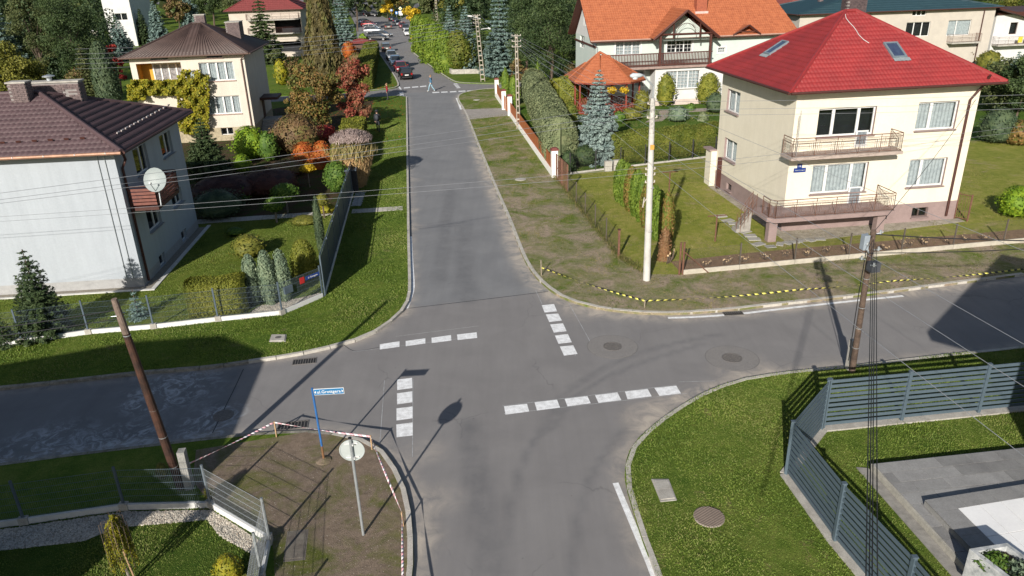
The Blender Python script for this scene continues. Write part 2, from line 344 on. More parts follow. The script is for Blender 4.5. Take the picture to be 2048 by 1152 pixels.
# kerbs: every stone a piece of its own
stone_me={}
def kerb(name,line,m=kerbm,step=1.0,width=.14,top=.115,label=None,inward=-1,dmax=75):
    root=bpy.data.objects.new(name,None); COL.objects.link(root); root['kind']='structure'
    pts=[np.array(p) for p in line]; acc=[0]
    for a,b_ in zip(pts[:-1],pts[1:]): acc.append(acc[-1]+np.linalg.norm(b_-a))
    L=acc[-1]; n=max(1,int(L/step)); pa=lambda s: np.array([np.interp(s,acc,[p[0] for p in pts]),np.interp(s,acc,[p[1] for p in pts])])
    if m.name not in stone_me: stone_me[m.name]=unitmesh('kerb_stone',m)
    far=MB()
    for i in range(n):
        a,b_=pa(i*L/n),pa((i+1)*L/n); d=b_-a; l=np.linalg.norm(d); nrm=np.array([-d[1],d[0]])/l*inward; c=(a+b_)/2+nrm*width/2; rz=math.atan2(d[1],d[0])
        if c[1]<dmax and c[1]>10.5:
            o=piece('kerb_stone',stone_me[m.name],root,(c[0],c[1],(top-.08)/2+random.uniform(-.004,.004)),rz+random.uniform(-.006,.006),(l-.018,width,top+.08))
        else: far.box((c[0],c[1],(top-.08)/2),(l-.02,width,top+.08),rz)
    if far.f: stuff(far.build('kerb_run',m,root))
    return root
worn=mat('worn_kerb',(.30,.28,.24),(.13,.12,.09),4,.95,bmp=.6,fine=.25)
iW=int(len(KNW)*.78)
kerb('kerb_north_west',KNW[:iW],inward=1); kerb('worn_kerb_north_west',KNW[iW-1:],worn,step=.8,width=.16,inward=1)
kerb('kerb_north_east',KNE,inward=1,width=.17); kerb('kerb_south_east',KSE,inward=-1); kerb('kerb_south_west',KSW[int(len(KSW)*.42):],inward=-1); kerb('worn_kerb_south_west',KSW[:int(len(KSW)*.42)+1],worn,step=.8,inward=-1,top=.107)
kerb('kerb_far_east',KNE2,inward=1,width=.2); kerb('kerb_far_west',KNW2,inward=-1,width=.2)
# painted markings
paint=mat('road_paint',(.86,.87,.88),(.60,.60,.60),5,.65,fine=.16)
paint2=mat('worn_road_paint',(.45,.46,.47),(.3,.3,.3),3,.8,fine=.3)
road_root=bpy.data.objects.new('road_marking',None); COL.objects.link(road_root); road_root['kind']='structure'
def dash(q,dx,dy,name='dash',m=paint):
    b=MB(); p=[at(x/4+dx,y/4+dy,.006) for x,y in q]; b.quad(*p[::-1]); 
    o=b.build(name,m,road_root); return o
for q in ([(990,450),(1148,426),(1148,470),(991,492)],[(1197,424),(1355,402),(1355,443),(1198,466)],[(1404,398),(1560,376),(1563,420),(1406,440)],[(1608,372),(1765,354),(1770,399),(1613,416)],
  [(1128,733),(1248,718),(1251,800),(1130,816)],[(1128,843),(1250,826),(1251,914),(1129,931)],[(1124,963),(1252,947),(1253,1042),(1124,1060)],[(1122,1092),(1253,1075),(1254,1179),(1125,1194)]): dash(q,512,576)
for q in ([(238,138),(336,128),(361,187),(261,196)],[(270,211),(370,204),(399,260),(298,272)],[(305,292),(408,282),(437,345),(335,357)],[(343,380),(447,368),(479,434),(372,446)],[(383,468),(490,458),(524,527),(416,541)],
  [(-64,946),(120,926),(138,988),(-52,1013)],[(180,914),(360,893),(385,956),(200,980)],[(421,886),(603,864),(630,922),(444,947)],[(664,857),(843,835),(875,897),(692,919)],[(903,828),(1085,807),(1118,867),(925,890)],[(1139,799),(1314,781),(1352,843),(1180,863)]): dash(q,1024,576)
for q in ([1183,704,1232,699],[1247,698,1297,694],[1311,693,1362,688],[1410,741,1465,738],[1481,738,1531,735],[1550,735,1602,732],[1619,731,1674,728],[1689,729,1743,725]):
    x,y,X,Y=q; dash([(x,y-4),(X,Y-4),(X+2,Y+4),(x+2,y+4)],512,0)
for i in range(4):
    dash([(1578+i*8,670+i*10),(1608+i*8,667+i*10),(1613+i*8,673+i*10),(1583+i*8,676+i*10)],512,0)
    dash([(1143+i*2,738+i*8.5),(1176+i*2,735+i*8.5),(1178+i*2,740+i*8.5),(1145+i*2,743+i*8.5)],512,0)
def strip(pts,wd,name,m,z=.006,parent=None):
    pts=smooth_line([tuple(p) for p in pts],1); b=MB(); L=[];Rr=[]
    for i,p in enumerate(pts):
        a=np.array(pts[max(i-1,0)]);c=np.array(pts[min(i+1,len(pts)-1)]);d=(c-a)/np.linalg.norm(c-a); n=np.array([-d[1],d[0]])*wd/2
        L.append(np.array(p)+n);Rr.append(np.array(p)-n)
    for i in range(len(pts)-1): b.quad((*Rr[i],z),(*Rr[i+1],z),(*L[i+1],z),(*L[i],z))
    return b.build(name,m,parent or road_root)
strip(W([(821,473),(823,520),(826,560),(826,578),(822,593),(817,606),(813,617)]),.16,'edge_line',paint)
strip(W([(1336,636),(1399,634),(1480,628),(1536,621),(1686,604),(1806,592)]),.16,'edge_line',paint)
strip(W([(1231,966),(1262,1040),(1300,1130),(1308,1152),(1340,1230)]),.17,'edge_line',paint)
strip(W([(790,165),(797,172),(802,179)]),.2,'edge_line',paint)
strip(W([(913,196),(918,208),(922,219)]),.2,'edge_line',paint)
for l in ([(769,761),(760,885)],[(826,755),(825,914)],[(1071,580),(1084,608)],[(1138,607),(1193,706)],[(1357,764),(1430,762)],[(1152,706),(1150,712)],[(705,704),(760,697),(955,673)],[(792,673),(958,652)],[(1008,828),(1373,787)],[(1005,812),(1352,770)]): strip(W(l),.022,'chalk_line',paint2,.005)
seam=mat('tar_seam',(.035,.036,.04),rough=.7,fine=0)
strip(W([(815,617),(900,607),(1000,595),(1096,583)]),.045,'joint',seam,.003); strip(W([(425,866),(450,815),(470,775),(487,738)]),.035,'joint',seam,.003)
strip(W([(686,689),(703,701),(717,703),(780,690)]),.03,'joint',seam,.003); 
for l in ([(700,704),(722,690),(760,682)],[(1105,620),(1160,640)]): pass
# dark thin cable shadows are real (see wires). Covers and grates
iron=mat('cast_iron',(.235,.215,.20),(.16,.15,.14),12,.7,.5,fine=.25)
patchm=mat('manhole_collar',(.215,.202,.193),(.195,.185,.178),3,.9,fine=.15)
def manhole(px,py,r,label,rc=.95,z=.0,lid=iron,collar=True):
    c=at(px,py,z); t=thing('manhole_cover',label,'manhole cover',(c[0],c[1],z))
    if collar and rc:
        b=MB(); b.lathe((c[0],c[1],z),[(rc,.002),(rc,.009)],40); b.build('collar',patchm,t)
        b=MB(); b.lathe((c[0],c[1],z),[(rc+.03,.001),(rc+.03,.0045)],40); b.build('joint_ring',mat('ring_joint',(.155,.15,.145),fine=.05),t)
    b=MB(); b.lathe((c[0],c[1],z),[(r,.0),(r,.018),(r-.05,.018),(r-.055,.012)],28); b.build('frame',iron,t)
    b=MB()
    for i,(r0,n) in enumerate(((.08,5),(.17,10),(.26,16))):
        for j in range(n):
            q=2*math.pi*j/n; b.box((c[0]+r0*math.cos(q),c[1]+r0*math.sin(q),z+.016),(.06,.035,.012),q)
    b.lathe((c[0],c[1],z),[(r-.06,.0),(r-.06,.013)],24); b.build('lid',lid,t)
manhole(1225,693,.36,'worn round manhole cover beside the chalk line, nearest the east zebra column')
manhole(1464,716,.37,'worn round manhole cover with wide collar, close to the south-east grass corner')
manhole(447,831,.34,'dark round manhole cover on the shaded road west of the junction',collar=False)
def grate(px,py,rz,label,L=.62,Wd=.4):
    c=at(px,py,0); t=thing('drain_grate',label,'drain grate',(c[0],c[1],0))
    b=MB(); b.box((c[0],c[1],.003),(L,Wd,.006),rz); b.build('pit',darkm,t)
    n=9
    me=unitmesh('bar',iron); ax=np.array([math.cos(rz),math.sin(rz)])
    for i in range(n+1):
        p=c[:2]+ax*(i/n-.5)*L; piece('bar',me,t,(p[0],p[1],.012),rz,(.028,Wd,.016))
    for s in (-1,1):
        p=c[:2]+np.array([-ax[1],ax[0]])*s*Wd/2; piece('edge',me,t,(p[0],p[1],.012),rz,(L+.04,.03,.016))
grate(609,723,rad(8),'black slotted drain by the kerb below the square concrete lid',.85,.42)
grate(586,851,rad(8),'black slotted drain under the barrier tape by the bare soil corner',.95,.42)
grate(1466,627,rad(3),'rusty slotted drain at the painted line on the north side of the east road',.8,.35)
def slab(px_quad,label,cover=True,m=concrete,name='access_cover',h=.05,split=1):
    P=[np.array(A2(x,y,.1)) for x,y in px_quad]; c=sum(P)/4; t=thing(name,label,'access cover',(c[0],c[1],.1))
    b=MB(); b.prism([tuple(c+(p-c)*1.16) for p in P],.09,.1+h*.5); b.build('surround',m,t)
    for i in range(split):
        f0,f1=i/split,(i+1)/split-.012*(split>1)
        q=[P[0]+(P[3]-P[0])*f0,P[1]+(P[2]-P[1])*f0,P[1]+(P[2]-P[1])*f1,P[0]+(P[3]-P[0])*f1]
        b=MB(); b.prism([tuple(v) for v in q],.1,.1+h); b.build('slab',m,t)
    return t,c
t,c=slab([(545,671),(571,671),(569,683),(541,683)],'square concrete lid with a round cap in the grass by the west road kerb')
b=MB(); b.lathe((c[0],c[1],.1),[(.12,.05),(.12,.062),(.02,.066)],16); b.build('cap',iron,t)
slab([(1306,962),(1336,962),(1350,998),(1322,1001)],'two weathered concrete slabs lying in the grass near the south kerb line',split=2,h=.04)
slab([(577,1067),(614,1063),(608,1116),(570,1120)],'pair of dark cracked slabs sunk in bare soil by the mesh fence corner',split=2,h=.02,m=mat('old_slab',(.19,.17,.14),(.12,.10,.085),5,.95,bmp=.4,fine=.2))
c=at(1418,1035,.1); t=thing('well_grate','round rusty ribbed grate lying in the lawn',"well grate",(c[0],c[1],.1))
b=MB(); b.lathe((c[0],c[1],.1),[(.40,0),(.40,.03),(.02,.03)],26); b.build('plate',mat('grate_rust',(.40,.345,.30),(.30,.25,.215),9,.9,fine=.2),t)
me=unitmesh('rib',mat('grate_rib',(.17,.13,.105),fine=.1))
for i in range(-6,7):
    l=2*math.sqrt(.39**2-(i*.06)**2); piece('rib',me,t,(c[0]+i*.06*math.sin(rad(35)),c[1]-i*.06*math.cos(rad(35))*-1,.137),rad(-35),(l,.022,.014))
for px,py,lab in ((1041,359,'round concrete lid lying in the verge beside the orange fence'),(953,200,'small pale lid in the far grass corner by the driveway')):
    c=at(px,py,.1); t=thing('round_cover',lab,'cover',(c[0],c[1],.1)); b=MB(); b.lathe((c[0],c[1],.1),[(.38,0),(.38,.03),(.3,.035)],20); b.build('rim',concrete,t); b=MB(); b.lathe((c[0],c[1],.1),[(.28,0),(.28,.045)],16); b.build('cap',concrete,t)
SOILP=[p for p in KSW[int(len(KSW)*.37):-1] if p[1]>12.2]+W([(828,1260),(560,1300),(545,1085),(425,1012),(385,962),(392,900)],.1)
SOILP=[((p[0]*.999-5.0*.001),(p[1]*.999+16*.001)) for p in SOILP]
sheet('bare_soil_corner',SOILP,soil_sw,.106)
# driveways and paths
pav=mat('paving_tile',(.50,.47,.43),(.40,.375,.34),3,.9,bmp=.2,fine=.12)
drv=mat('driveway_block',(.34,.31,.28),(.26,.24,.215),4,.9,bmp=.3,fine=.15)
sheet('driveway',W([(924,219),(1010,216),(1018,231),(937,239)],.1),drv,.106)
def tiled(name,quad,nu,nv,m,z=.1,h=.02,gap=.012,jit=.003):
    """grid of separate paving tiles between four corners (world xy)"""
    r=bpy.data.objects.new(name,None); COL.objects.link(r); r['kind']='structure'; Q=[np.array(q) for q in quad]
    a,b_,c,d=Q; lu=np.linalg.norm(b_-a)/nu; lv=np.linalg.norm(d-a)/nv; me=unitmesh('paving_slab',m); rz=math.atan2((b_-a)[1],(b_-a)[0])
    bb=MB(); bb.prism([tuple(q) for q in Q],z-.01,z+.004); bb.build('joint_bed',mat('joint_sand',(.16,.15,.13),fine=.1),r)
    for i in range(nu):
        for j in range(nv):
            u,v=(i+.5)/nu,(j+.5)/nv; p=a*(1-u)*(1-v)+b_*u*(1-v)+c*u*v+d*(1-u)*v
            piece('paving_slab',me,r,(p[0],p[1],z+h/2+random.uniform(-jit,jit)),rz,(lu-gap,lv-gap,h))
    return r
q=W([(703,427),(806,420)],.1); a,b_=np.array(q[0]),np.array(q[1]); up_=np.array([-(b_-a)[1],(b_-a)[0]])/np.linalg.norm(b_-a)*.8
tiled('garden_path',[tuple(a),tuple(b_),tuple(b_+up_),tuple(a+up_)],10,2,pav)
tiled('gate_pad',[A2(703,412,.1),A2(722,412,.1),A2(731,384,.1),A2(711,385,.1)],2,6,mat('pad_tile',(.42,.43,.43),(.33,.34,.34),3,.9,fine=.1))
q=[A2(380,449,.1),A2(668,429,.1),A2(668,423,.1),A2(380,441,.1)]; tiled('inner_path',q,26,1,pav)
# red house yard, orange house garden, left gardens
yard=lawnmat('yard_grass',(.15,.19,.03),(.225,.24,.05),(.32,.29,.10),(.36,.28,.18),.56,.74,.6)
FEN=W([(1107,355),(1135,385),(1157,413),(1182,447),(1210,480),(1237,515),(1290,548),(1365,549)],.1)
FF=W([(1365,549),(1503,533),(1640,520),(1775,508),(1905,497),(2030,486),(2200,470)],.1)
HB=W([(1107,352),(1230,337),(1400,318),(1430,312)],.1)
yardpoly=FEN+FF[1:]+[east(FF[-1],60),north(east(FF[-1],60),20)]+[HB[-1],HB[-2],HB[-3],HB[0]]
sheet('yard_lawn',yardpoly,yard,.104)
bedm=lawnmat('flower_bed_soil',(.09,.09,.03),(.11,.10,.035),(.13,.12,.05),(.23,.155,.105),.22,.36,1.)
FFa=[np.array(p) for p in FF]; sheet('bare_bed',[tuple(p) for p in FFa]+[tuple(p+EY[:2]*1.7) for p in FFa[::-1]],bedm,.108)
gard=lawnmat('garden_lawn',(.045,.095,.012),(.07,.13,.02),(.10,.15,.025),(.12,.09,.05),.75,.85)
OG=[A2(1107,350,.1),HB[-1],east(HB[-1],70),north(east(HB[-1],70),60),A2(1021,215,.1)]
sheet('orange_house_garden',OG,gard,.104)
garden_path=mat('gravel_path',(.36,.30,.26),(.27,.23,.2),5,.95,fine=.2)
sheet('house_path',W([(1300,222),(1460,214),(1660,210),(1660,222),(1500,226),(1425,222),(1345,226),(1325,242),(1290,245),(1310,232)],.1),garden_path,.108)
gw=lawnmat('west_lawn',(.075,.115,.016),(.115,.155,.024),(.17,.19,.04),(.20,.16,.08),.62,.78)
GW=W([(0,688),(310,656),(437,637),(560,630),(648,588),(706,388),(716,345),(745,235),(748,200)],.1)
sheet('west_garden_lawn',GW+[(-60,85),(-60,18)],gw,.104)
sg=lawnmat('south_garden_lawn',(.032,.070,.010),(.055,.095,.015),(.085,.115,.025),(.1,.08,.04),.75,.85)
SWF=W([(-200,1085),(50,1048),(250,1018),(422,1015),(540,1080),(520,1160),(505,1300)],.1)
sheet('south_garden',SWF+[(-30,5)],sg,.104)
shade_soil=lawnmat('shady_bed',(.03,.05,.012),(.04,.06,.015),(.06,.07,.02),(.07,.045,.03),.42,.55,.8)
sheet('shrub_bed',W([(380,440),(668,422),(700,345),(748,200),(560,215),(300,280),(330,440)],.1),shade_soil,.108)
# ------------------------------------------------------------------ foliage
BRIGHT=1.22
def L(*c): return [tuple(v for v in x) for x in c]
leafmats={
 'spruce_blue':L((.075,.125,.115),(.125,.19,.175),(.20,.275,.26)),
 'spruce_silver':L((.11,.16,.155),(.18,.245,.235),(.27,.34,.33)),
 'spruce_dark':L((.022,.040,.018),(.035,.060,.025),(.060,.085,.035)),
 'pine':L((.024,.044,.016),(.042,.068,.024),(.068,.098,.036)),
 'pine_dull':L((.045,.060,.022),(.070,.090,.032),(.11,.12,.050)),
 'green':L((.035,.075,.012),(.062,.12,.018),(.11,.17,.03)),
 'bright':L((.07,.13,.010),(.12,.20,.014),(.20,.27,.02)),
 'yellowgreen':L((.12,.14,.010),(.20,.21,.015),(.33,.30,.02)),
 'yellow':L((.25,.17,.01),(.42,.28,.015),(.55,.40,.03)),
 'olive':L((.075,.085,.016),(.12,.125,.022),(.19,.18,.035)),
 'vine':L((.09,.105,.010),(.17,.175,.014),(.27,.24,.018),(.15,.12,.015)),
 'autumn':L((.07,.065,.02),(.13,.10,.03),(.20,.11,.04),(.12,.12,.03),(.06,.08,.02)),
 'red':L((.15,.032,.022),(.26,.065,.045),(.22,.10,.055),(.12,.08,.04)),
 'redpure':L((.20,.018,.022),(.33,.035,.035),(.42,.08,.06)),
 'orange':L((.22,.045,.014),(.33,.085,.016),(.24,.11,.025)),
 'brown':L((.09,.055,.028),(.15,.095,.045),(.10,.10,.03)),
 'hedge_bright':L((.06,.105,.012),(.10,.155,.016),(.155,.205,.025)),
 'hedge_grey':L((.095,.12,.062),(.145,.172,.09),(.20,.222,.12)),
 'hedge_yellow':L((.085,.105,.014),(.14,.15,.020),(.20,.20,.035)),
 'hedge_olive':L((.055,.080,.012),(.095,.115,.018),(.15,.15,.03)),
 'thuja':L((.055,.10,.012),(.095,.15,.018),(.15,.20,.03)),
 'thujabrown':L((.07,.10,.015),(.12,.13,.022),(.20,.11,.04),(.09,.13,.018)),
 'dead':L((.14,.070,.035),(.20,.11,.055),(.16,.10,.05)),
 'juniper':L((.085,.125,.085),(.13,.175,.115),(.19,.235,.155)),
 'juniper_dark':L((.035,.058,.032),(.058,.085,.045),(.085,.115,.06)),
 'purple':L((.035,.015,.012),(.06,.022,.018),(.08,.035,.025)),
 'plume':L((.17,.125,.12),(.26,.20,.19),(.36,.29,.275)),
 'reed':L((.12,.13,.045),(.24,.20,.09),(.36,.27,.13)),
 'tan':L((.30,.19,.09),(.42,.29,.15)),
 'weep':L((.055,.050,.022),(.095,.078,.032),(.13,.11,.045),(.07,.08,.02)),
}
def LM(k): return leafmat('leaves_'+k,[tuple(min(.8,v*BRIGHT) for v in c) for c in leafmats[k]])
bark=mat('bark',(.13,.095,.07),(.07,.052,.04),14,.95,bmp=.6,fine=.25)
barkpale=mat('pale_bark',(.26,.23,.19),(.16,.14,.12),14,.95,bmp=.6,fine=.25)
def leaves(name,P,Nn,wd,ln,m,parent,up=None,jit=.55,rnd=None,tdir=None):
    n=len(P); Nn=unit(np.asarray(Nn)+rng.normal(0,jit,(n,3)))
    T=rng.normal(0,1,(n,3)) if tdir is None else np.asarray(tdir)+rng.normal(0,.35,(n,3))
    if up is not None: T=T*(1-up)+np.array([0,0,1.])*up*2
    T=unit(T-Nn*(T*Nn).sum(1,keepdims=True)); B=np.cross(Nn,T); s=rng.uniform(.65,1.35,(n,1)); T=T*ln/2*s; B=B*wd/2*s
    V=np.stack([P-T,P+B-T*.1,P+T,P-B-T*.1],1).reshape(-1,3); F=np.arange(n*4).reshape(-1,4)
    if rnd is None: rnd=rng.random(n)
    return fastmesh(name,V,F,m,parent,rnd)
def lump(d,k,amp,ph=0):
    """cheap smooth 3d variation on unit directions"""
    d=np.asarray(d)
    return 1+amp*(np.sin(d[:,0]*k+ph)*np.cos(d[:,1]*k*1.3+ph*2.1)+.6*np.sin(d[:,2]*k*1.7+ph*.7)+.5*np.sin((d[:,0]+d[:,2])*k*2.3+ph*1.9)*np.cos(d[:,1]*k*2.1-ph))
def sph(n): return unit(rng.normal(0,1,(n,3)))
def coremesh(name,c,r,prof,m,parent,n=14,amp=.1,shrink=.86):
    """closed lumpy body under the leaves; prof(t)->radius share"""
    k=9; V=[];ph=rng.uniform(0,6)
    for i in range(k+1):
        t=i/k
        for j in range(n):
            q=2*math.pi*j/n; rr=prof(t)*r[0]*shrink*(1+amp*math.sin(3*q+ph+t*5)); V.append((c[0]+rr*math.cos(q),c[1]+rr*math.sin(q),c[2]+t*r[1]*(.97)))
    F=[(i*n+j,i*n+(j+1)%n,(i+1)*n+(j+1)%n,(i+1)*n+j) for i in range(k) for j in range(n)]
    F=np.array(F); return fastmesh(name,np.array(V),F,m,parent,rng.random(len(F)))
def trunk(parent,c,h,r,m=bark,limbs=5,spread=1.5,lean=0):
    b=MB(); p=[(c[0]+lean*t*h+.04*h*math.sin(t*3),c[1],c[2]-.05+t*h) for t in (0,.3,.6,1)]; b.tube(p,r,8,r1=r*.35)
    for i in range(limbs):
        t=random.uniform(.35,.9); q=random.uniform(0,6.28); s=np.array([c[0]+lean*t*h,c[1],c[2]+t*h]); e=s+np.array([math.cos(q)*spread,math.sin(q)*spread,spread*.7]); b.tube([s,(s+e)/2+EZ*.1*spread,e],r*.45,5,r1=r*.12)
    b.build('trunk',m,parent)
def spruce(t,c,h,R_,col='spruce_blue',dens=1.,leaf=.16,gap=.25,base=.04,droop=.22,tierh=None):
    c=V3(c); tierh=tierh or max(.22,h/26); nt_=max(6,int(h*(1-base)/tierh)); P=[];Nn=[];T=[];rn=[]
    b=MB(); b.tube([c-EZ*.05,c+EZ*h*.97],max(.03,h*.014),7,r1=.015)
    for i in range(nt_):
        f=i/nt_; z=h*(base+(1-base)*f); Lr=R_*(1-f)**.82*rng.uniform(.86,1.08)+.04*h*.2; nb=max(4,int(11*(1-f)**.5*dens+3)); q0=rng.uniform(0,6.28)
        for j in range(nb):
            q=q0+6.283*j/nb+rng.normal(0,.12); l=Lr*rng.uniform(.72,1.12); d=np.array([math.cos(q),math.sin(q),0]); side=np.array([-d[1],d[0],0])
            m=max(6,int(l*l*46*dens/(leaf/.16)**1.7)+5); s=rng.random(m)**.6; lat=rng.normal(0,.38,m)*(1.05-s)*l*.55+rng.normal(0,.04,m)
            zz=z-droop*l*s+.16*l*s**3+rng.normal(0,.03*l+.015,m)
            P.append(c+d*(s*l)[:,None]+side*lat[:,None]+np.array([0,0,1.])*zz[:,None]); Nn.append(np.tile([0,0,1.],(m,1))+d*.35); T.append(np.tile(d,(m,1))+side*np.sign(lat)[:,None]*.7)
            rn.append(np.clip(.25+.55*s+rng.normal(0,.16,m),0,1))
            if l>.7 and j%2==0: b.tube([c+EZ*z,c+d*l*.8+EZ*(z-droop*l*.7)],.02+.01*l,4,r1=.008)
    b.build('trunk',bark,t)
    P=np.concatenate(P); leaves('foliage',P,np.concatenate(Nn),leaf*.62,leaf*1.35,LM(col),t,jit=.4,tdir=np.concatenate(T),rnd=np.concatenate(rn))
def clumps(t,c,h,R_,col,K=26,leaf=.2,n=6000,zlo=.25,pine=False,trunkh=None,core=False,bk=bark,name='crown',lumpR=.34,rr=.95):
    """loose crown: leaf clusters through an uneven egg, gaps between them"""
    c=V3(c); cz=c[2]+h*(zlo+1)/2; hz=h*(1-zlo)/2; P=[];Nn=[];rn=[]
    d=sph(K*3); d=d[:K]; rad_=(.45+.55*rng.random(K)**.5)*lump(d,2.2,.10,rng.uniform(0,6)); cen=np.stack([c[0]+d[:,0]*rad_*R_*.82,c[1]+d[:,1]*rad_*R_*.82,cz+d[:,2]*rad_*hz*.86],1)
    cr=R_*lumpR*rng.uniform(.6,1.25,K); w_=cr**2/np.sum(cr**2)
    for k in range(K):
        m=int(n*w_[k])+8; dd=sph(m); dd[:,2]*=.78; q=(.35+.65*rng.random(m)**.45)*cr[k]*lump(dd,4,.16,k); P.append(cen[k]+dd*q[:,None]); Nn.append(dd+EZ*.3); rn.append(np.clip(rng.normal(.5+.3*math.sin(k*2.3),.24,m),0,1))
    leaves(name,np.concatenate(P),np.concatenate(Nn),leaf*(.45 if pine else .8),leaf*1.15,LM(col),t,jit=.75,rnd=np.concatenate(rn))
    b=MB(); th=trunkh or h*(zlo+.45); r=max(.04,h*.018); b.tube([c-EZ*.05,c+EZ*th*.5+np.array([.03*h,0,0]),c+EZ*th],r,7,r1=r*.3)
    for k in range(0,K,4):
        s=c+EZ*th*random.uniform(.4,.95); b.tube([s,(s+cen[k])/2+EZ*.05*h,cen[k]],r*.25,4,r1=r*.06,cap=False)
    b.build('trunk',bk,t)
def shape(t,c,h,R_,prof,col,n=4000,leaf=.1,up=.0,amp=.06,core=True,name='foliage',elong=1.3,k=4,jit=.5,trunkr=None,lo=0.,fuzz=.05,rough=1.):
    """clipped or naturally dense bush: leaf shell over a solid core; prof(t) gives the radius share"""
    c=V3(c); ts=np.linspace(0,1,60); pr=np.array([prof(x) for x in ts]); wt=np.maximum(pr,.04)+.35*np.abs(np.gradient(pr,ts))*R_/h; cdf=np.cumsum(wt); cdf/=cdf[-1]
    u=np.interp(rng.random(n),cdf,ts); q=rng.uniform(0,6.2832,n); pv=np.interp(u,ts,pr); d=np.stack([np.cos(q),np.sin(q),(u-.5)*2],1)
    dr=np.interp(u,ts,np.gradient(pr,ts)); f=lump(d,k,amp,rng.uniform(0,6))*(1+rng.normal(0,fuzz,n))
    rr=pv*R_*f; P=np.stack([c[0]+rr*np.cos(q),c[1]+rr*np.sin(q),c[2]+u*h*(1+0*f)],1); P[:,2]+=rng.normal(0,fuzz*.4*min(h,R_),n)
    Nn=np.stack([np.cos(q),np.sin(q),np.clip(-dr*R_/h,-4,4)],1)
    leaves(name,P,Nn,leaf*.8,leaf*elong,LM(col),t,up=up,jit=jit,rnd=np.clip(rng.normal(.5,.26,n)+.18*np.sin(q*3+u*9),0,1))
    if core: coremesh('inner_foliage',c,(R_,h),prof,LM(col),t)
    if trunkr: b=MB(); b.tube([c-EZ*.3,c+EZ*h*.4],trunkr,6); b.build('stem',bark,t)
ball=lambda t: math.sqrt(max(0,1-(2*t-1)**2))
dome=lambda t: math.sqrt(max(0,1-t**2.6))
col_=lambda t: (min(1,.62+t*1.6) if t<.25 else 1)*math.sqrt(max(0,1-max(0,(t-.35)/.65)**2.2))
cone=lambda t: (1-t)**.75*min(1,.75+t*4)
egg=lambda t: math.sqrt(max(0,1-(2*t**.8-1)**2))
def hedge(name,label,path,wd,h,col,leaf=.1,dens=1.,pw=6.,z=.1,cat='hedge',group=None,hvar=0.,amp=.035,ends=True):
    """clipped hedge along a path: super-ellipse section, leaf shell on a closed core"""
    pts=[np.array(p[:2],float) for p in path]; acc=[0]
    for a,b_ in zip(pts[:-1],pts[1:]): acc.append(acc[-1]+np.linalg.norm(b_-a))
    Ln=acc[-1]; c=pts[0]; t=thing(name,label,cat,((pts[0]+pts[-1])[0]/2,(pts[0]+pts[-1])[1]/2,z),group)
    def pos(s): return np.stack([np.interp(s,acc,[p[0] for p in pts]),np.interp(s,acc,[p[1] for p in pts])],-1)
    def tan(s): return unit(pos(np.minimum(s+.05,Ln))-pos(np.maximum(s-.05,0)))
    ph=rng.uniform(0,6)
    def surf(s,a):
        ca,sa=np.cos(a),np.sin(a); r=1/(np.abs(ca)**pw+np.abs(sa)**pw)**(1/pw); e=np.minimum(s,Ln-s)/(wd*.5); e=np.clip(e,0,1); tap=(1-(1-e)**pw)**(1/pw)*.97+.03
        x=ca*r*wd/2*tap; y=sa*r; f=1+amp*(np.sin(s*1.9+ph)+np.sin(s*4.3+a*3+ph)+.6*np.sin(s*.7))
        hh=h*(1+hvar*np.sin(s*.8+ph)); T=tan(s); nn=np.stack([-T[:,1],T[:,0]],1); P=pos(s)+nn*(x*f)[:,None]; zz=z+hh*.5+y*hh*.5*(.9+.1*tap)*f; return np.column_stack([P,zz]),np.column_stack([nn*(np.sign(ca)*np.abs(ca)**2)[:,None],np.sign(sa)*np.abs(sa)**2])
    ns=max(8,int(Ln/.5)); s=np.linspace(0,Ln,ns); na=16; S,A=np.meshgrid(s,np.linspace(0,2*math.pi,na,endpoint=False),indexing='ij')
    V,_=surf(S.ravel(),A.ravel()); cen=np.column_stack([pos(S.ravel()),np.full(S.size,z+h*.5)]); V=cen+(V-cen)*.95; V[:,2]=np.maximum(V[:,2],z-.05)
    idx=np.arange(ns*na).reshape(ns,na); F=np.stack([idx[:-1,:],np.roll(idx,-1,1)[:-1,:],np.roll(idx,-1,1)[1:,:],idx[1:,:]],-1).reshape(-1,4)
    fastmesh('inner_foliage',V,F,LM(col),t,rng.random(len(F)))
    area=Ln*(2*h+wd)+2*wd*h; n=int(1.15*dens*area/(leaf*leaf*.42)); n=min(n,46000); s=rng.uniform(0,Ln,n); m=int(n*min(.3,1.4*wd*h/area)); q_=rng.random(m)**.5; e_=(1-(1-np.minimum(q_,.999)**pw)**(1/pw))*wd*.5; s[:m]=np.where(rng.random(m)<.5,e_,Ln-e_)
    a=rng.uniform(-.82,math.pi+.82,n); P,Nn=surf(s,a); ec=np.clip(np.minimum(s,Ln-s)/(wd*.5),0,1); Tn=tan(s)*(np.where(s<Ln/2,-1,1)*(1-ec)**2*2.2)[:,None]; Nn=Nn+np.column_stack([Tn,np.zeros(len(s))]); P+=rng.normal(0,.018+leaf*.12,P.shape); leaves('foliage',P,Nn,leaf*.75,leaf*1.2,LM(col),t,jit=.5,rnd=np.clip(rng.normal(.5,.25,n)+.15*np.sin(s*2.1+a*2),0,1))
    return t
def spot(px,py,z=.1): return at(px,py,z)
def meas(px,py,top,hw,z=.1):
    c=spot(px,py,z); return c,hgt(c[0],c[1],top,z)-z,hw*depth(c)/FOC
def lsize(c,px=2.6): return px*depth(c)/FOC
PL=[] # plants recorded for checks
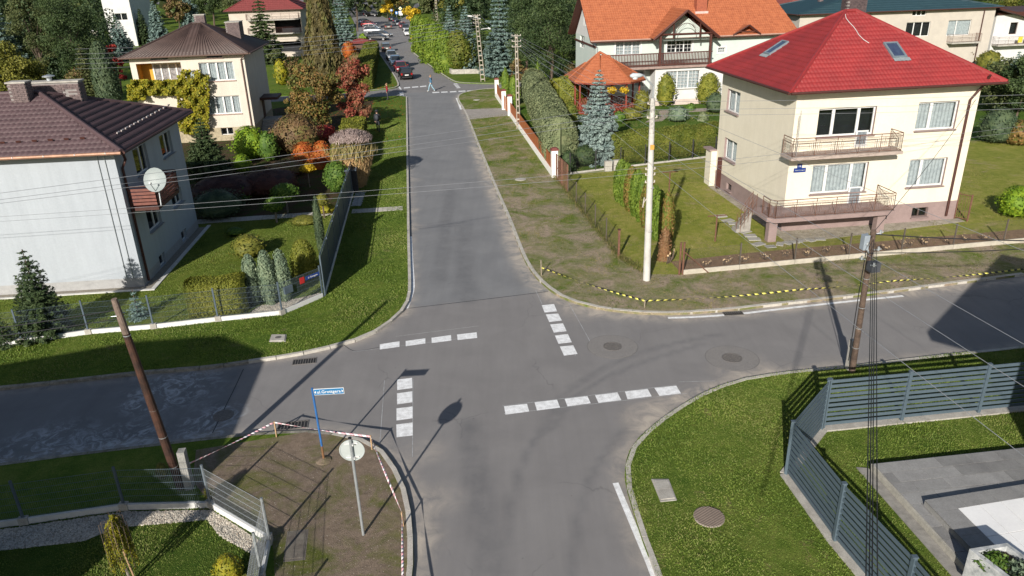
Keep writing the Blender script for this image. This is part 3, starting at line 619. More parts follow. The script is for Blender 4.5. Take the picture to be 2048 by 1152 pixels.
def plant(kind,px,py,top,hw,col,label,cat='tree',group=None,**k):
    c,h,R_=meas(px,py,top,hw); lp=k.pop('lpx',3.4); lf=k.pop('leaf',None) or max(.05,lsize(c,lp))
    nm={'spruce':'spruce_tree','crown':'leafy_tree','pine':'pine_tree','col':'columnar_conifer','bush':'bush','ball':'ball_shrub','cone':'conical_conifer','dome':'rounded_shrub','egg':'oval_shrub'}[kind]
    nm=k.pop('name',nm); t=thing(nm,label,cat,c,group); sc_=h*R_*2*3.1/(lf*lf)
    if kind=='spruce': spruce(t,c,h,R_,col,leaf=lf,**k)
    elif kind in('crown','pine'): clumps(t,c,h,R_,col,leaf=lf,n=int(min(20000,k.pop('cov',1.25)*sc_*2.2)),pine=kind=='pine',**k)
    else:
        pr={'col':col_,'bush':egg,'ball':ball,'cone':cone,'dome':dome,'egg':egg}[kind]; up=k.pop('up',.8 if kind in('col','cone') else 0.); am=k.pop('amp',.05 if kind in('col','ball','dome') else .13)
        shape(t,c,h,R_,pr,col,n=int(min(12000,k.pop('cov',.9)*sc_)),leaf=lf,up=up,amp=am,**k)
    return t
# ------------------------------------------------------------------ houses
class House:
    def __init__(s,name,label,O,Wd,D,H,th=TH,cat='house',z0=.1):
        s.O=np.array([O[0],O[1],z0]); s.W=Wd; s.D=D; s.H=H; s.U=np.array([math.cos(th),math.sin(th),0]); s.Vv=np.array([-math.sin(th),math.cos(th),0]); s.th=th; s.z0=z0
        s.t=thing(name,label,cat,s.O)
        s.face={'F':(s.O,s.U,-s.Vv,Wd),'R':(s.O+s.U*Wd,s.Vv,s.U,D),'B':(s.O+s.U*Wd+s.Vv*D,-s.U,s.Vv,Wd),'L':(s.O+s.Vv*D,-s.Vv,-s.U,D)}
        s.holes={k:[] for k in s.face}; s.wins=[]
    def hit(s,f,px,py,out=0.):
        o,d,n,_=s.face[f]; p=onplane(px,py,o+n*out,n); return (p-o)@d,p[2]-s.z0
    def P(s,f,a,z,out=0.): o,d,n,_=s.face[f]; return o+d*a+EZ*z+n*out
    def opening(s,f,x0,y0,x1,y1,**k):
        """opening measured by its top-left and bottom-right photo corners"""
        a0,z1=s.hit(f,x0,y0); a1,z0=s.hit(f,x1,y1); s.open_m(f,min(a0,a1),max(a0,a1),min(z0,z1),max(z0,z1),**k)
    def open3(s,f,nb,nt,fb,**k):
        '''opening on a wall seen obliquely: near-bottom, near-top and far points'''
        a0,z0=s.hit(f,*nb); a1,z1=s.hit(f,*nt); a2,_z=s.hit(f,*fb); am=(a0+a1)/2; s.open_m(f,min(am,a2),max(am,a2),min(z0,z1),max(z0,z1),**k)
    def open_m(s,f,a0,a1,z0,z1,**k): s.holes[f].append((a0,a1,z0,z1,k.pop('deep',.55))); s.wins.append((f,a0,a1,z0,z1,k))
    def walls(s,m,plinth=None,ph=0.,revm=None,faces='FRBL',H=None,backm=None):
        H=H or s.H; b=MB(); mats=[m,plinth or m,revm or m,backm or darkm]
        for f in faces:
            o,d,n,Ln=s.face[f]; hs=s.holes[f]
            xs=sorted({0,Ln,*[h[0] for h in hs],*[h[1] for h in hs]}); zs=sorted({0,H,*([ph] if ph else []),*[h[2] for h in hs],*[h[3] for h in hs]})
            for i in range(len(xs)-1):
                for j in range(len(zs)-1):
                    xc,zc=(xs[i]+xs[i+1])/2,(zs[j]+zs[j+1])/2
                    if any(h[0]<xc<h[1] and h[2]<zc<h[3] for h in hs): continue
                    b.quad(o+d*xs[i]+EZ*zs[j],o+d*xs[i+1]+EZ*zs[j],o+d*xs[i+1]+EZ*zs[j+1],o+d*xs[i]+EZ*zs[j+1],m=1 if zc<ph else 0)
            for a0,a1,z0,z1,dp in hs:
                c=[o+d*a0+EZ*z0,o+d*a1+EZ*z0,o+d*a1+EZ*z1,o+d*a0+EZ*z1]; rv=.16
                for q in range(4): b.quad(c[q],c[(q+1)%4],c[(q+1)%4]-n*rv,c[q]-n*rv,m=2)
                i_=[p-n*rv for p in c]
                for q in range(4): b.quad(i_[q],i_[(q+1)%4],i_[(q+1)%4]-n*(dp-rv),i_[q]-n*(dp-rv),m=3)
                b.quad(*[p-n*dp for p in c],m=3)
        b.build('wall',mats,s.t)
    def windows(s,frame=whitep,sillm=None,curt=True,cm=curtainm):
        for f,a0,a1,z0,z1,k in s.wins:
            if k.get('kind')=='void': continue
            fr=k.get('frame',frame); o,d,n,_=s.face[f]; b=MB(); ft=k.get('ft',.07); rc=.13; P=lambda a,z,q: o+d*a+EZ*z-n*q
            def bar(x0,x1,y0,y1,dep=.06,q=rc,mb=None): (mb or b).obox(P(x0,y0,q+dep),d*(x1-x0),EZ*(y1-y0),n*dep)
            splits=k.get('sp',[0,1]); trans=k.get('tr',{}); door=k.get('door')
            bar(a0,a1,z1-ft,z1); bar(a0,a1,z0,z0+ft)
            xs=[a0+(a1-a0)*q for q in splits]
            for i,x in enumerate(xs):
                w_=ft*.85; x_0=x if i==0 else x-w_; x_1=x if i==len(xs)-1 else x+w_; bar(x_0,x_1,z0+ft,z1-ft,dep=.07)
            root=b.build('window',fr,s.t); g=k.get('grid')
            for i in range(len(xs)-1):
                l,r=xs[i]+ft*.85,xs[i+1]-ft*.85; pb=MB(); pb.obox(P(l,z0+ft,rc+.035),d*(r-l),EZ*(z1-z0-2*ft),n*.008); pb.build('pane',glass,root)
                if g:
                    gb=MB()
                    for q in range(1,g[0]): x=l+(r-l)*q/g[0]; bar(x-.014,x+.014,z0+ft,z1-ft,.04,rc-.02,gb)
                    for q in range(1,g[1]): y=z0+ft+(z1-z0-2*ft)*q/g[1]; bar(l,r,y-.014,y+.014,.036,rc-.022,gb)
                    gb.build('glazing_bar',fr,root)
                if i in trans:
                    tb=MB(); y=z0+(z1-z0)*trans[i]; bar(l,r,y-.05,y+.05,.06,rc,tb); tb.build('transom',fr,root)
            cu=k.get('cur',1 if curt else 0)
            if cu:
                cb=MB(); st=max(.04,(a1-a0)/60); x=a0+.03
                gaps=k.get('gap',[])
                while x<a1-.03-st:
                    u=(x-a0)/(a1-a0)
                    if not any(g0<u<g1 for g0,g1 in gaps):
                        y0=z0+.05+(k.get('cz',0)*(z1-z0)); q0=.27+.022*math.sin(x*32); q1=.27+.022*math.sin((x+st)*32)
                        cb.quad(P(x,y0,q0),P(x+st,y0,q1),P(x+st,z1-.04,q1),P(x,z1-.04,q0))
                    x+=st
                if cb.f: cb.build('curtain',k.get('cm',cm),root)
            if k.get('sill',True):
                sb=MB(); e=.05; sb.obox(P(a0-e,z0-.045,-.13),d*(a1-a0+2*e),EZ*.04,-n*.13); sb.build('sill',k.get('sillm',sillm or concrete),root)
            if k.get('lat'):
                pass
    def band(s,f,a0,a1,z0,z1,out,name,m,out0=0.): b=MB(); b.obox(s.P(f,a0,z0,out0),s.face[f][1]*(a1-a0),EZ*(z1-z0),s.face[f][2]*(out-out0)); return b.build(name,m,s.t)
def slope(name,p0,p1,q0,q1,m,parent,pu=.2,pv=.35,amp=.022,step=.03,sub=4,stuffy=False):
    """profiled roof sheet on the plane p0-p1 (eave) to q0-q1 (top): real waves across, real steps at each course"""
    p0,p1,q0,q1=map(V3,(p0,p1,q0,q1)); e=unit(p1-p0); Ln=np.linalg.norm(p1-p0); mid=(q0+q1)/2-p0; s_=mid-e*(mid@e); Hs=np.linalg.norm(s_); s_=s_/Hs; n=np.cross(e,s_)
    if n[2]<0: n=-n
    a0=(q0-p0)@e; a1=(q1-p0)@e; nc=max(1,int(round(Hs/pv))) if pv else 1; V=[];F=[]; k=0
    lo=min(0,a0); hi=max(Ln,a1); us=np.arange(lo,hi+pu/sub,pu/sub)
    h=lambda u: amp*(np.abs(np.sin(math.pi*u/pu))*1.3-.3) if pv else amp*np.sin(2*math.pi*u/pu)
    for j in range(nc):
        v0,v1=Hs*j/nc,Hs*(j+1)/nc; L0,L1=a0*v0/Hs,a0*v1/Hs; R0,R1=Ln+(a1-Ln)*v0/Hs,Ln+(a1-Ln)*v1/Hs
        ub=np.clip(us,L0,R0); ut=np.clip(us,L1,R1); hb=h(us)+step; ht=h(us)
        b_=p0+ub[:,None]*e+v0*s_+n*hb[:,None]; t_=p0+ut[:,None]*e+v1*s_+n*ht[:,None]; d_=p0+ub[:,None]*e+v0*s_+n*(h(us)*0-.02)[:,None]; nn=len(us)
        V+=[b_,t_,d_]; i=np.arange(nn-1); ok=((ub[1:]-ub[:-1])+(ut[1:]-ut[:-1]))>1e-4; i=i[ok]
        F.append(np.stack([k+i,k+i+1,k+nn+i+1,k+nn+i],1)); F.append(np.stack([k+2*nn+i,k+2*nn+i+1,k+i+1,k+i],1)); k+=3*nn
    o=fastmesh(name,np.concatenate(V),np.concatenate(F),m,parent); return o
def hiproof(H,ov,zE,rise,rf,m,pu=.2,pv=.35,amp=.022,step=.03,cap=.09,soff=None,gut=None,capm=None,gf=.11,faces='FRBL',ridge_axis='V',steps=None):
    """rf: ridge from..to as shares of the depth (V) or width (U)"""
    O,U,Vv=H.O,H.U,H.Vv; a=O-U*ov-Vv*ov; b_=O+U*(H.W+ov)-Vv*ov; c=O+U*(H.W+ov)+Vv*(H.D+ov); d=O-U*ov+Vv*(H.D+ov)
    E=[p+EZ*zE for p in (a,b_,c,d)]
    if ridge_axis=='V': r0=O+U*H.W/2+Vv*H.D*rf[0]+EZ*(zE+rise); r1=O+U*H.W/2+Vv*H.D*rf[1]+EZ*(zE+rise); tops=[(r0,r0),(r0,r1),(r1,r1),(r1,r0)]; hips=[(E[0],r0),(E[1],r0),(E[2],r1),(E[3],r1)]
    else: r0=O+U*H.W*rf[0]+Vv*H.D/2+EZ*(zE+rise); r1=O+U*H.W*rf[1]+Vv*H.D/2+EZ*(zE+rise); tops=[(r0,r1),(r1,r1),(r1,r0),(r0,r0)]; hips=[(E[0],r0),(E[1],r1),(E[2],r1),(E[3],r0)]
    root=MB(); root.quad(E[3]-EZ*.05,E[2]-EZ*.05,E[1]-EZ*.05,E[0]-EZ*.05)
    for i in range(4): root.quad(E[i]-EZ*.05,E[(i+1)%4]-EZ*.05,E[(i+1)%4]+EZ*.0,E[i])
    rr=root.build('roof',soff or darkbrown,H.t)
    for i,f in enumerate('FRBL'): slope('roof_sheet',E[i],E[(i+1)%4],*tops[i],m,rr,pu,pv,amp,steps[i] if steps else step)
    cb=MB()
    for p,q in hips+[(r0,r1)]:
        if np.linalg.norm(q-p)>.05: cb.tube([p+EZ*.03,q+EZ*.04],cap,7)
    cb.build('ridge_cap',capm or m,rr)
    gb=MB(); g=gut or darkbrown
    for i in range(4):
        p,q=E[i],E[(i+1)%4]; out=-np.cross(EZ,unit(q-p))*.07; out=-out if out@(p-(O+U*H.W/2+Vv*H.D/2)) <0 else out; gb.tube([p+out-EZ*.03,q+out-EZ*.03],gf*.62,7)
    gb.build('gutter',g,rr); return rr,E,(r0,r1)
def pipe(H,pts,r=.055,m=darkbrown,name='downpipe'): b=MB(); b.tube(pts,r,7); return b.build(name,m,H.t)
def brickbox(parent,name,c,dx,dy,z0,z1,rz,m,mj,bl=.26,bh=.085,vents=()):
    """chimney of separate bricks"""
    root=MB(); root.box((c[0],c[1],(z0+z1)/2),(dx-.03,dy-.03,z1-z0-.02),rz); r=root.build(name,mj,parent)
    if 'brick_'+m.name not in stone_me: stone_me['brick_'+m.name]=unitmesh('brick',m)
    me=stone_me['brick_'+m.name]; ax=np.array([math.cos(rz),math.sin(rz),0]); ay=np.array([-math.sin(rz),math.cos(rz),0]); n=int((z1-z0)/bh); cnt=0; c=V3(c)
    far=MB()
    for k in range(n):
        z=z0+(k+.5)*bh
        for (o,d,l,nn) in ((-ay*dy/2,ax,dx,-ay),(ax*dx/2,ay,dy,ax),(ay*dy/2,ax,dx,ay),(-ax*dx/2,ay,dy,-ax)):
            m_=max(1,int(round(l/bl))); st=l/m_
            for i in range(m_+1):
                a=-l/2+(i+(.5 if k%2 else 0))*st; b0=max(a,-l/2); b1=min(a+st,l/2)
                if b1-b0<.06: continue
                if any(v[0]<(b0+b1)/2/l+.5<v[1] and v[2]<(z-z0)/(z1-z0)<v[3] for v in vents) and abs(nn@ay)>.5: continue
                p=c*np.array([1,1,0])+o+d*(b0+b1)/2+EZ*z-nn*.01; q=math.atan2(d[1],d[0])
                if nn@(CAM-p)>0 and cnt<280: piece('brick',me,r,p,q,(b1-b0-.015,.05+random.uniform(0,.012),bh-.014)); cnt+=1
                else: far.box(p,(b1-b0-.015,.05,bh-.014),q)
    if far.f: stuff(far.build('hidden_bricks',m,r))
    b=MB(); b.box((c[0],c[1],z1+.03),(dx+.1,dy+.1,.07),rz); b.build('cap',concrete,r)
    return r
# ---- red-roofed cream house
cream=mat('cream_render',(.66,.61,.50),(.625,.575,.465),.9,.9,bmp=.15,bscale=90,fine=.03,streak=.04)
mauve=mat('mauve_plinth',(.27,.20,.19),(.225,.165,.155),2,.9,bmp=.2,fine=.08)
redroof=mat('red_metal_tile',(.26,.024,.024),(.20,.020,.021),.7,.6,.0,fine=.07,streak=.12,spec=.5)
A=at(1562,463,.1); B_=at(1907,438,.1); HW=10.0; HD=9.4
RH=House('red_roofed_house','large cream house with a bright red hipped roof and rusty balconies, behind the mesh fence',A[:2],HW,HD,hgt(A[0],A[1],181)-.1)
RH.W=HW=float(np.linalg.norm((B_-A)[:2])); RH.face={'F':(RH.O,RH.U,-RH.Vv,HW),'R':(RH.O+RH.U*HW,RH.Vv,RH.U,HD),'B':(RH.O+RH.U*HW+RH.Vv*HD,-RH.U,RH.Vv,HW),'L':(RH.O+RH.Vv*HD,-RH.Vv,-RH.U,HD)}
c8=lambda x,y:(1536+x/4,288+y/4); c4_=lambda x,y:(1536+x/4,y/4)
def W4(H,f,tl,br,cv,**k): H.opening(f,*cv(*tl),*cv(*br),**k)
W4(RH,'F',(412,872),(838,1075),c4_,sp=[0,.28,.72,1],cur=0,sillm=mauve,ft=.09)
W4(RH,'F',(1212,820),(1490,1030),c4_,sp=[0,.36,1],sillm=mauve,ft=.09)
W4(RH,'F',(362,170),(772,375),c8,sp=[0,.27,.72,1],sillm=mauve,ft=.09)
W4(RH,'F',(1140,125),(1395,330),c8,sp=[0,.36,1],sillm=mauve,ft=.09)
W4(RH,'F',(1157,513),(1270,578),c8,sp=[0,.5,1],sillm=mauve,ft=.04,sill=True,cur=0,frame=mat('dark_frame',(.10,.07,.06),fine=0))
# the door leaves of the window groups reach the balcony floors
qL=lambda x,y:(1024+x/4,y/4); q7=lambda x,y:(1024+x/4,288+y/4)
RH.open3('L',qL(1817,925),qL(1825,742),qL(1712,895),sp=[0,.5,1],sillm=mauve,ft=.08)
RH.open3('L',q7(1788,162),qL(1800,1145),q7(1690,125),sp=[0,.5,1],sillm=mauve,ft=.08)
RH.open3('L',q7(1752,385),q7(1756,330),q7(1712,370),sp=[0,1],sillm=mauve,ft=.03,cur=0,frame=mat('dark_frame',(.10,.07,.06)))
RPH=RH.hit('F',1850,405)[1]; RH.walls(cream,mauve,RPH,mauve); RH.windows()
def balcony_door(px0,py0,px1,py1):
    a0,z1=RH.hit('F',px0,py0); a1,z0=RH.hit('F',px1,py1); b=MB(); b.obox(RH.P('F',a0,z0,.012),RH.U*(a1-a0),EZ*(z1-z0),-RH.Vv*.02); f=b.build('balcony_door',whitep,RH.t)
    b=MB(); b.obox(RH.P('F',a0+.1,z0+.15,.034),RH.U*(a1-a0-.2),EZ*(z1-z0-.22),-RH.Vv*.01); b.build('door_glass',mat('net_curtain_glass',(.22,.25,.27),(.14,.16,.18),8,.25,fine=.1),f)
balcony_door(*c8(645,345),*c8(728,495)); balcony_door(*c4_(703,1045),*c4_(783,1160+12))
eqp=lambda H: (H.D/2/H.W,1-H.D/2/H.W)
def ridge_rise(H,px,py): p=onplane(px,py,H.O+H.Vv*H.D/2,H.Vv); return p[2]-H.z0-H.H,(p-H.O)@H.U
rs_,_u=ridge_rise(RH,1686,24)
rr,E,rg=hiproof(RH,.75,RH.H+.02,rs_,eqp(RH),redroof,pu=.20,pv=.35,amp=.016,step=.02,steps=(.010,.03,.015,.03),ridge_axis='U',cap=.10,soff=mat('brown_soffit',(.10,.065,.05),fine=.1),gut=darkbrown)
# fit the ridge to the photo with a short red flashing hump and chimney
cc=(rg[0]+rg[1])/2
brk=mat('dark_glazed_brick',(.12,.085,.085),(.055,.04,.045),7,.55,fine=.3); mort=mat('mortar',(.26,.24,.23),fine=.15)
brickbox(RH.t,'chimney',(rg[0][0]+.75,rg[0][1]+.75),1.15,.6,rg[1][2]-1.2,rg[1][2]+.75,TH,brk,mort)
def rooflight(H,f_,E,tops,px,py,w_,l_,label='',parent=None):
    a,b_,c=E[0],E[1],tops; n=unit(np.cross(b_-a,c-a)); n=n if n[2]>0 else -n; p=onplane(px,py,a,n); u=unit(b_-a); s=np.cross(n,u); s=s if s[2]>0 else -s
    fb=MB(); 
    for (x0,x1,y0,y1) in ((-w_/2,w_/2,-l_/2,-l_/2+.09),(-w_/2,w_/2,l_/2-.09,l_/2),(-w_/2,-w_/2+.09,-l_/2+.09,l_/2-.09),(w_/2-.09,w_/2,-l_/2+.09,l_/2-.09)):
        fb.obox(p+u*x0+s*y0+n*.0,u*(x1-x0),s*(y1-y0),n*.12)
    fr=fb.build('roof_window',mat('rooflight_frame',(.20,.25,.28),(.16,.2,.23),3,.5,.2),parent or H.t)
    gb=MB(); gb.obox(p-u*(w_/2-.09)-s*(l_/2-.09)+n*.07,u*(w_-.18),s*(l_-.18),n*.02); gb.build('pane',mat('rooflight_glass',(.05,.07,.12),(.03,.04,.08),3,.08,fine=0,spec=.9),fr)
    sb=MB(); 
    for i in range(8): sb.obox(p-u*(w_/2)+u*(w_*1.15*i/8)-s*(l_/2+.24)+n*(.045+.012*(i%2)),u*w_*1.15/8,s*.25,n*.01)
    sb.build('flashing',mat('lead_flashing',(.33,.37,.39),fine=.1,rough=.5,metal=.3),fr)
rooflight(RH,'F',(E[0],E[1]),rg[0],1789,102,.78,1.25)
rooflight(RH,'L',(E[0],E[3]),rg[0],1553,97,.78,1.25)
n_=unit(np.cross(E[1]-E[0],rg[0]-E[0])); n_=n_ if n_[2]>0 else -n_
b=MB(); b.tube([onplane(x,y,E[0]+n_*.05,n_) for x,y in ((1690,24),(1692,36),(1698,44),(1706,52),(1712,60),(1718,70),(1727,79),(1738,86))],.014,5); b.build('roof_cable',whitep,RH.t)
pipe(RH,[onplane(1981,150,RH.O-RH.Vv*.6,-RH.Vv),onplane(1972,165,RH.O-RH.Vv*.35,-RH.Vv)]+[RH.P('F',HW-.55,RH.H-.9,.09),RH.P('F',HW-.55,.25,.09)],.065)
# balconies: slab, railing made of square loops
def railing(H,pts,hgt_,m,name='railing',bay=1.0,pat=True,z=0.):
    """posts, rails and a nested-squares pattern between the points (world)"""
    root=MB(); root.tube([p+EZ*hgt_ for p in pts],.022,5); r=root.build(name,m,H.t if hasattr(H,'t') else H)
    pb=MB()
    for a,b_ in zip(pts[:-1],pts[1:]):
        d=b_-a; Ln=np.linalg.norm(d); k=max(1,int(round(Ln/bay))); u=d/Ln; w_=Ln/k
        pb.tube([a+EZ*.06,b_+EZ*.06],.014,4); pb.tube([a+EZ*(hgt_-.14),b_+EZ*(hgt_-.14)],.012,4)
        for i in range(k+1):
            q=a+u*w_*i; pb.tube([q,q+EZ*hgt_],.019,4)
            if i<k and pat:
                for s_ in (.12,.26,.38):
                    x0,x1,y0,y1=s_*w_*.7,w_-s_*w_*.7,.06+s_*.8*(hgt_-.2)*.9,hgt_-.14-s_*(hgt_-.2)*.55
                    pb.tube([q+u*x0+EZ*y0,q+u*x1+EZ*y0,q+u*x1+EZ*y1,q+u*x0+EZ*y1,q+u*x0+EZ*y0],.009,3,cap=False)
                pb.tube([q+u*w_*.5+EZ*.06,q+u*w_*.5+EZ*(.06+.2*hgt_)],.009,3); pb.tube([q+u*w_*.2+EZ*(hgt_-.14),q+u*w_*.2+EZ*(hgt_-.4)],.009,3)
            elif i<k:
                for x in np.arange(.13,w_,.13): pb.tube([q+u*x+EZ*.06,q+u*x+EZ*(hgt_-.14)],.008,3)
    pb.build('railing_bars',m,r); return r
zt=RH.hit('F',1700,330-0)[1]
def plate(H,f,a0,a1,out,z,th_,m,name='balcony_slab'): return H.band(f,a0,a1,z-th_,z,out,name,m,out0=-.02)
U_,V_=RH.U,RH.Vv
# upper balcony: front lip seen from (1580,322) to (1810,311)
out=1.15; o,d,n,_=RH.face['F']; zq=3.55
def fplane(px,py,out): p=onplane(px,py,RH.O-V_*out,-V_); return (p-RH.O)@U_,p[2]-RH.z0
a0,zq=fplane(1583,316,out); a1,_q=fplane(1806,306,out)
slabm=mat('balcony_concrete',(.40,.33,.29),(.30,.24,.21),3,.9,fine=.15)
plate(RH,'F',a0,a1,out,zq,.16,slabm); P0=lambda a,q,z: RH.O+U_*a-V_*q+EZ*z
railing(RH,[P0(a0+.08,.0,zq),P0(a0+.08,out-.1,zq),P0(a1-.08,out-.1,zq),P0(a1-.08,.0,zq)],.92,rust,bay=1.2)
# lower terrace: wide slab wrapping the corner, stairs on the left, two piers
out2=1.75; b0,zl=fplane(1541,439,out2); b1,_q=fplane(1790,424,out2); L0=1.65
pe=at(1501,416,zl+.1); ev_=float((pe-RH.O)@V_)
tb=MB(); pts=[P0(b1,0,0)[:2],P0(b1,out2,0)[:2],P0(b0+.25,out2,0)[:2],P0(b0-.05,out2-.3,0)[:2],P0(b0-.05,-ev_,0)[:2],P0(0,-ev_,0)[:2],P0(0,0,0)[:2]]
tb.prism([tuple(p) for p in pts],zl-.22+.1,zl+.1,bottom=True); tb.build('terrace_slab',mauve,RH.t)
railing(RH,[P0(b1-.06,0.05,zl),P0(b1-.06,out2-.08,zl),P0(b0+.3,out2-.08,zl),P0(b0+.05,out2-.35,zl),P0(b0+.05,-ev_+.95,zl)],.92,rust,bay=1.15)
for a_,q_ in ((b0+.35,out2-.3),(b1-.45,out2-.35)):
    pb=MB(); pb.obox(P0(a_-.22,q_+.0,0),U_*.44,V_*.36,EZ*(zl-.22)); pb.build('pier',mauve,RH.t)
sm_=mat('worn_step',(.33,.31,.28),(.24,.22,.20),4,.9,fine=.15); st=RH.t
for i in range(5):
    sb=MB(); sb.obox(P0(b0-.05-(i+1)*.16,-ev_+.02,0),U_*.16,V_*.55,EZ*(zl-(i+1)*zl/6)); sb.build('step',sm_,RH.t)
b=MB(); 
for q in (-ev_+.05,-ev_+.55):
    for dz_ in (.9,.65,.4): b.tube([P0(b0-.1,q,zl+dz_),P0(b0-.9,q,dz_+.1)],.012,4)
    for i in range(5): b.tube([P0(b0-.1-i*.19,q,zl-i*zl/4.4+.05),P0(b0-.1-i*.19,q,zl-i*zl/4.4+.92)],.014,4)
stuff(b.build('stair_rail',rust,RH.t))
# entrance nook at the back of the left side, house number plate, antennas, lamp
b=MB(); b.obox(P0(-.36,-HD+.02,0),U_*.38,V_*.9,EZ*2.25); b.build('entrance_block',cream,RH.t); b=MB(); b.obox(P0(-.30,-HD+.94,.1),U_*.30,-V_*.03,EZ*2.0); b.build('side_door',darkbrown,RH.t); b=MB(); b.obox(P0(-.46,-HD-.05,2.25),U_*.48,V_*1.1,EZ*.1); b.build('porch_roof',mauve,RH.t)
blue=mat('sign_blue',(.02,.05,.22),fine=0,rough=.4)
a_,z_=RH.hit('F',1587,341.5); pz=RH.band('F',a_,a_+.66,z_-.10,z_+.13,.03,'street_plate',blue,out0=.005)
# sign lettering helper: text turned to a mesh in its own plane
def lettering(txt,size,o,u,v,m,parent,name='lettering',align='CENTER',depth_=.004,bold=0.):
    cu=bpy.data.curves.new('t','FONT'); cu.body=txt; cu.size=size; cu.align_x=align; cu.align_y='CENTER'; cu.extrude=depth_; cu.offset=bold; cu.resolution_u=2
    ob=bpy.data.objects.new('t',cu); COL.objects.link(ob); dg=bpy.context.evaluated_depsgraph_get(); me=bpy.data.meshes.new_from_object(ob.evaluated_get(dg)); bpy.data.objects.remove(ob)
    me.materials.clear(); me.materials.append(m); o2=bpy.data.objects.new(name,me); COL.objects.link(o2); o2.parent=parent; u=unit(u);v=unit(v);n=np.cross(u,v); oo=V3(o)-worldloc(parent)
    o2.matrix_local=Matrix(((u[0],v[0],n[0],oo[0]),(u[1],v[1],n[1],oo[1]),(u[2],v[2],n[2],oo[2]),(0,0,0,1))); return o2
lettering('Artura Grottgera',.075,RH.P('F',a_+.33,z_+.015,.036),U_,EZ,whitep,RH.t)
a_,z_=RH.hit('F',1599,332); RH.band('F',a_-.13,a_+.13,z_-.14,z_+.12,.03,'number_plate',blue,out0=.005); lettering('16',.16,RH.P('F',a_,z_,.036),U_,EZ,whitep,RH.t)
b=MB(); ca=RH.P('F',fplane(1598,270,1.1)[0]+0,0,1.1); za=zq
p=P0(a0+.3,1.0,zq); b.tube([p,p+EZ*2.3],.018,5)
for i in range(7): 
    q=p+EZ*(1.35+i*.13); b.tube([q-V_*.16-U_*.02,q+V_*.16+U_*.02],.006,3)
b.build('aerial',steel,RH.t)
# ---- left pale blue-grey house
pale=mat('pale_blue_render',(.345,.375,.41),(.33,.36,.395),1.,.85,bmp=.12,bscale=90,fine=.03,streak=.07)
lplinth=mat('grey_plinth',(.34,.34,.34),(.28,.28,.28),3,.9,bmp=.2,fine=.08)
brownroof=mat('brown_metal_tile',(.088,.056,.060),(.068,.043,.047),1.4,.62,fine=.1,spec=.3)
A=at(290,573,.1); B_=at(402,455,.1); LD=float(np.linalg.norm((B_-A)[:2])); LW=11.5; th=TH-rad(2.3)
LO=A[:2]-np.array([math.cos(th),math.sin(th)])*LW
LH=House('pale_house','pale blue-grey rendered house with a plum-brown tiled roof, at the left edge',LO,LW,LD,hgt(A[0],A[1],300)-.1,th)
cR=lambda x,y:(x/4,288+y/4)
for nb,nt_,fb,k in (((1100,268),(1060,48),(1205,190),dict(sp=[0,.62,1])),((1305,122),(1272,-62),(1395,82),dict(sp=[0,.62,1])),((1205,712),(1160,528),(1305,655),dict(sp=[0,.62,1])),((1388,522),(1366,405),(1472,482),dict(sp=[0,.62,1])),((1290,990),(1268,905),(1335,952),dict(sp=[0,1],sill=False)),((1465,785),(1445,712),(1503,748),dict(sp=[0,1],sill=False))):
    LH.open3('R',cR(*nb),cR(*nt_),cR(*fb),ft=.07,sillm=lplinth,cur=0,**k)
LP=LH.hit('F',150,563)[1]; LH.walls(pale,lplinth,LP,pale); LH.windows()
copper=mat('copper_gutter',(.36,.20,.13),(.22,.12,.08),3,.55,.3,fine=.1)
rs_,ru_=ridge_rise(LH,77,187)
lr,LE,lrg=hiproof(LH,.62,LH.H+.02,rs_,(1-ru_/LH.W,ru_/LH.W),brownroof,pu=.24,pv=.40,amp=.034,step=.02,steps=(.012,.05,.02,.02),ridge_axis='U',cap=.11,soff=mat('brown_soffit',(.1,.065,.05)),gut=darkbrown)
b=MB(); g0=LE[0]+np.array([0,0,-.03])-LH.Vv*.09; g1=LE[1]-LH.Vv*.09-EZ*.03; b.tube([g0,g1],.075,8); b.build('copper_gutter',copper,LH.t)
for i in range(10):
    q=g0+(g1-g0)*(i+.5)/10; b=MB(); b.obox(q-LH.Vv*.08,LH.U*.03,LH.Vv*.1,EZ*.06); b.build('gutter_bracket',whitep,LH.t)
for a_ in (LW-.72,LW-.42): 
    pipe(LH,[LH.P('F',a_,LP,.03),LH.P('F',a_,LH.H,.03)],.018,steel,'lightning_conductor')
pipe(LH,[LE[1]-LH.U*.1+LH.Vv*.3-EZ*.05,LH.P('R',.5,LH.H-.55,.25),LH.P('R',.4,LH.H-.9,.08),LH.P('R',.4,.15,.08)],.06)
# snow guards on the two slopes
sg_=MB(); nrm=unit(np.cross(LE[2]-LE[1],lrg[1]-LE[1])); nrm=nrm if nrm[2]>0 else -nrm
guard=mat('pale_snow_guard',(.45,.40,.38),fine=.1,rough=.4,metal=.3)
for i in range(13):
    p=onplane(235+i*8.4,268-i*4.6,LE[1]+nrm*.06,nrm); b=MB(); b.obox(p,LH.Vv*.3,-LH.U*.05+EZ*.02,nrm*.07); b.build('snow_guard',guard,LH.t)
n2=unit(np.cross(LE[1]-LE[0],lrg[0]-LE[0])); n2=n2 if n2[2]>0 else -n2
for i in range(6):
    p=onplane(5+i*32,287-i*1.8,LE[0]+n2*.05,n2); b=MB(); b.obox(p-LH.U*.1,LH.U*.2,LH.Vv*.04,n2*.09); b.build('snow_stop',darkbrown,LH.t)
brk2=mat('speckled_brick',(.19,.14,.135),(.10,.075,.078),6,.8,fine=.35)
p=onplane(40,206,LE[0],n2); brickbox(LH.t,'chimney',(p[0],p[1]+.3),.80,.6,p[2]-.3,hgt(p[0],p[1],167),th,brk2,mort)
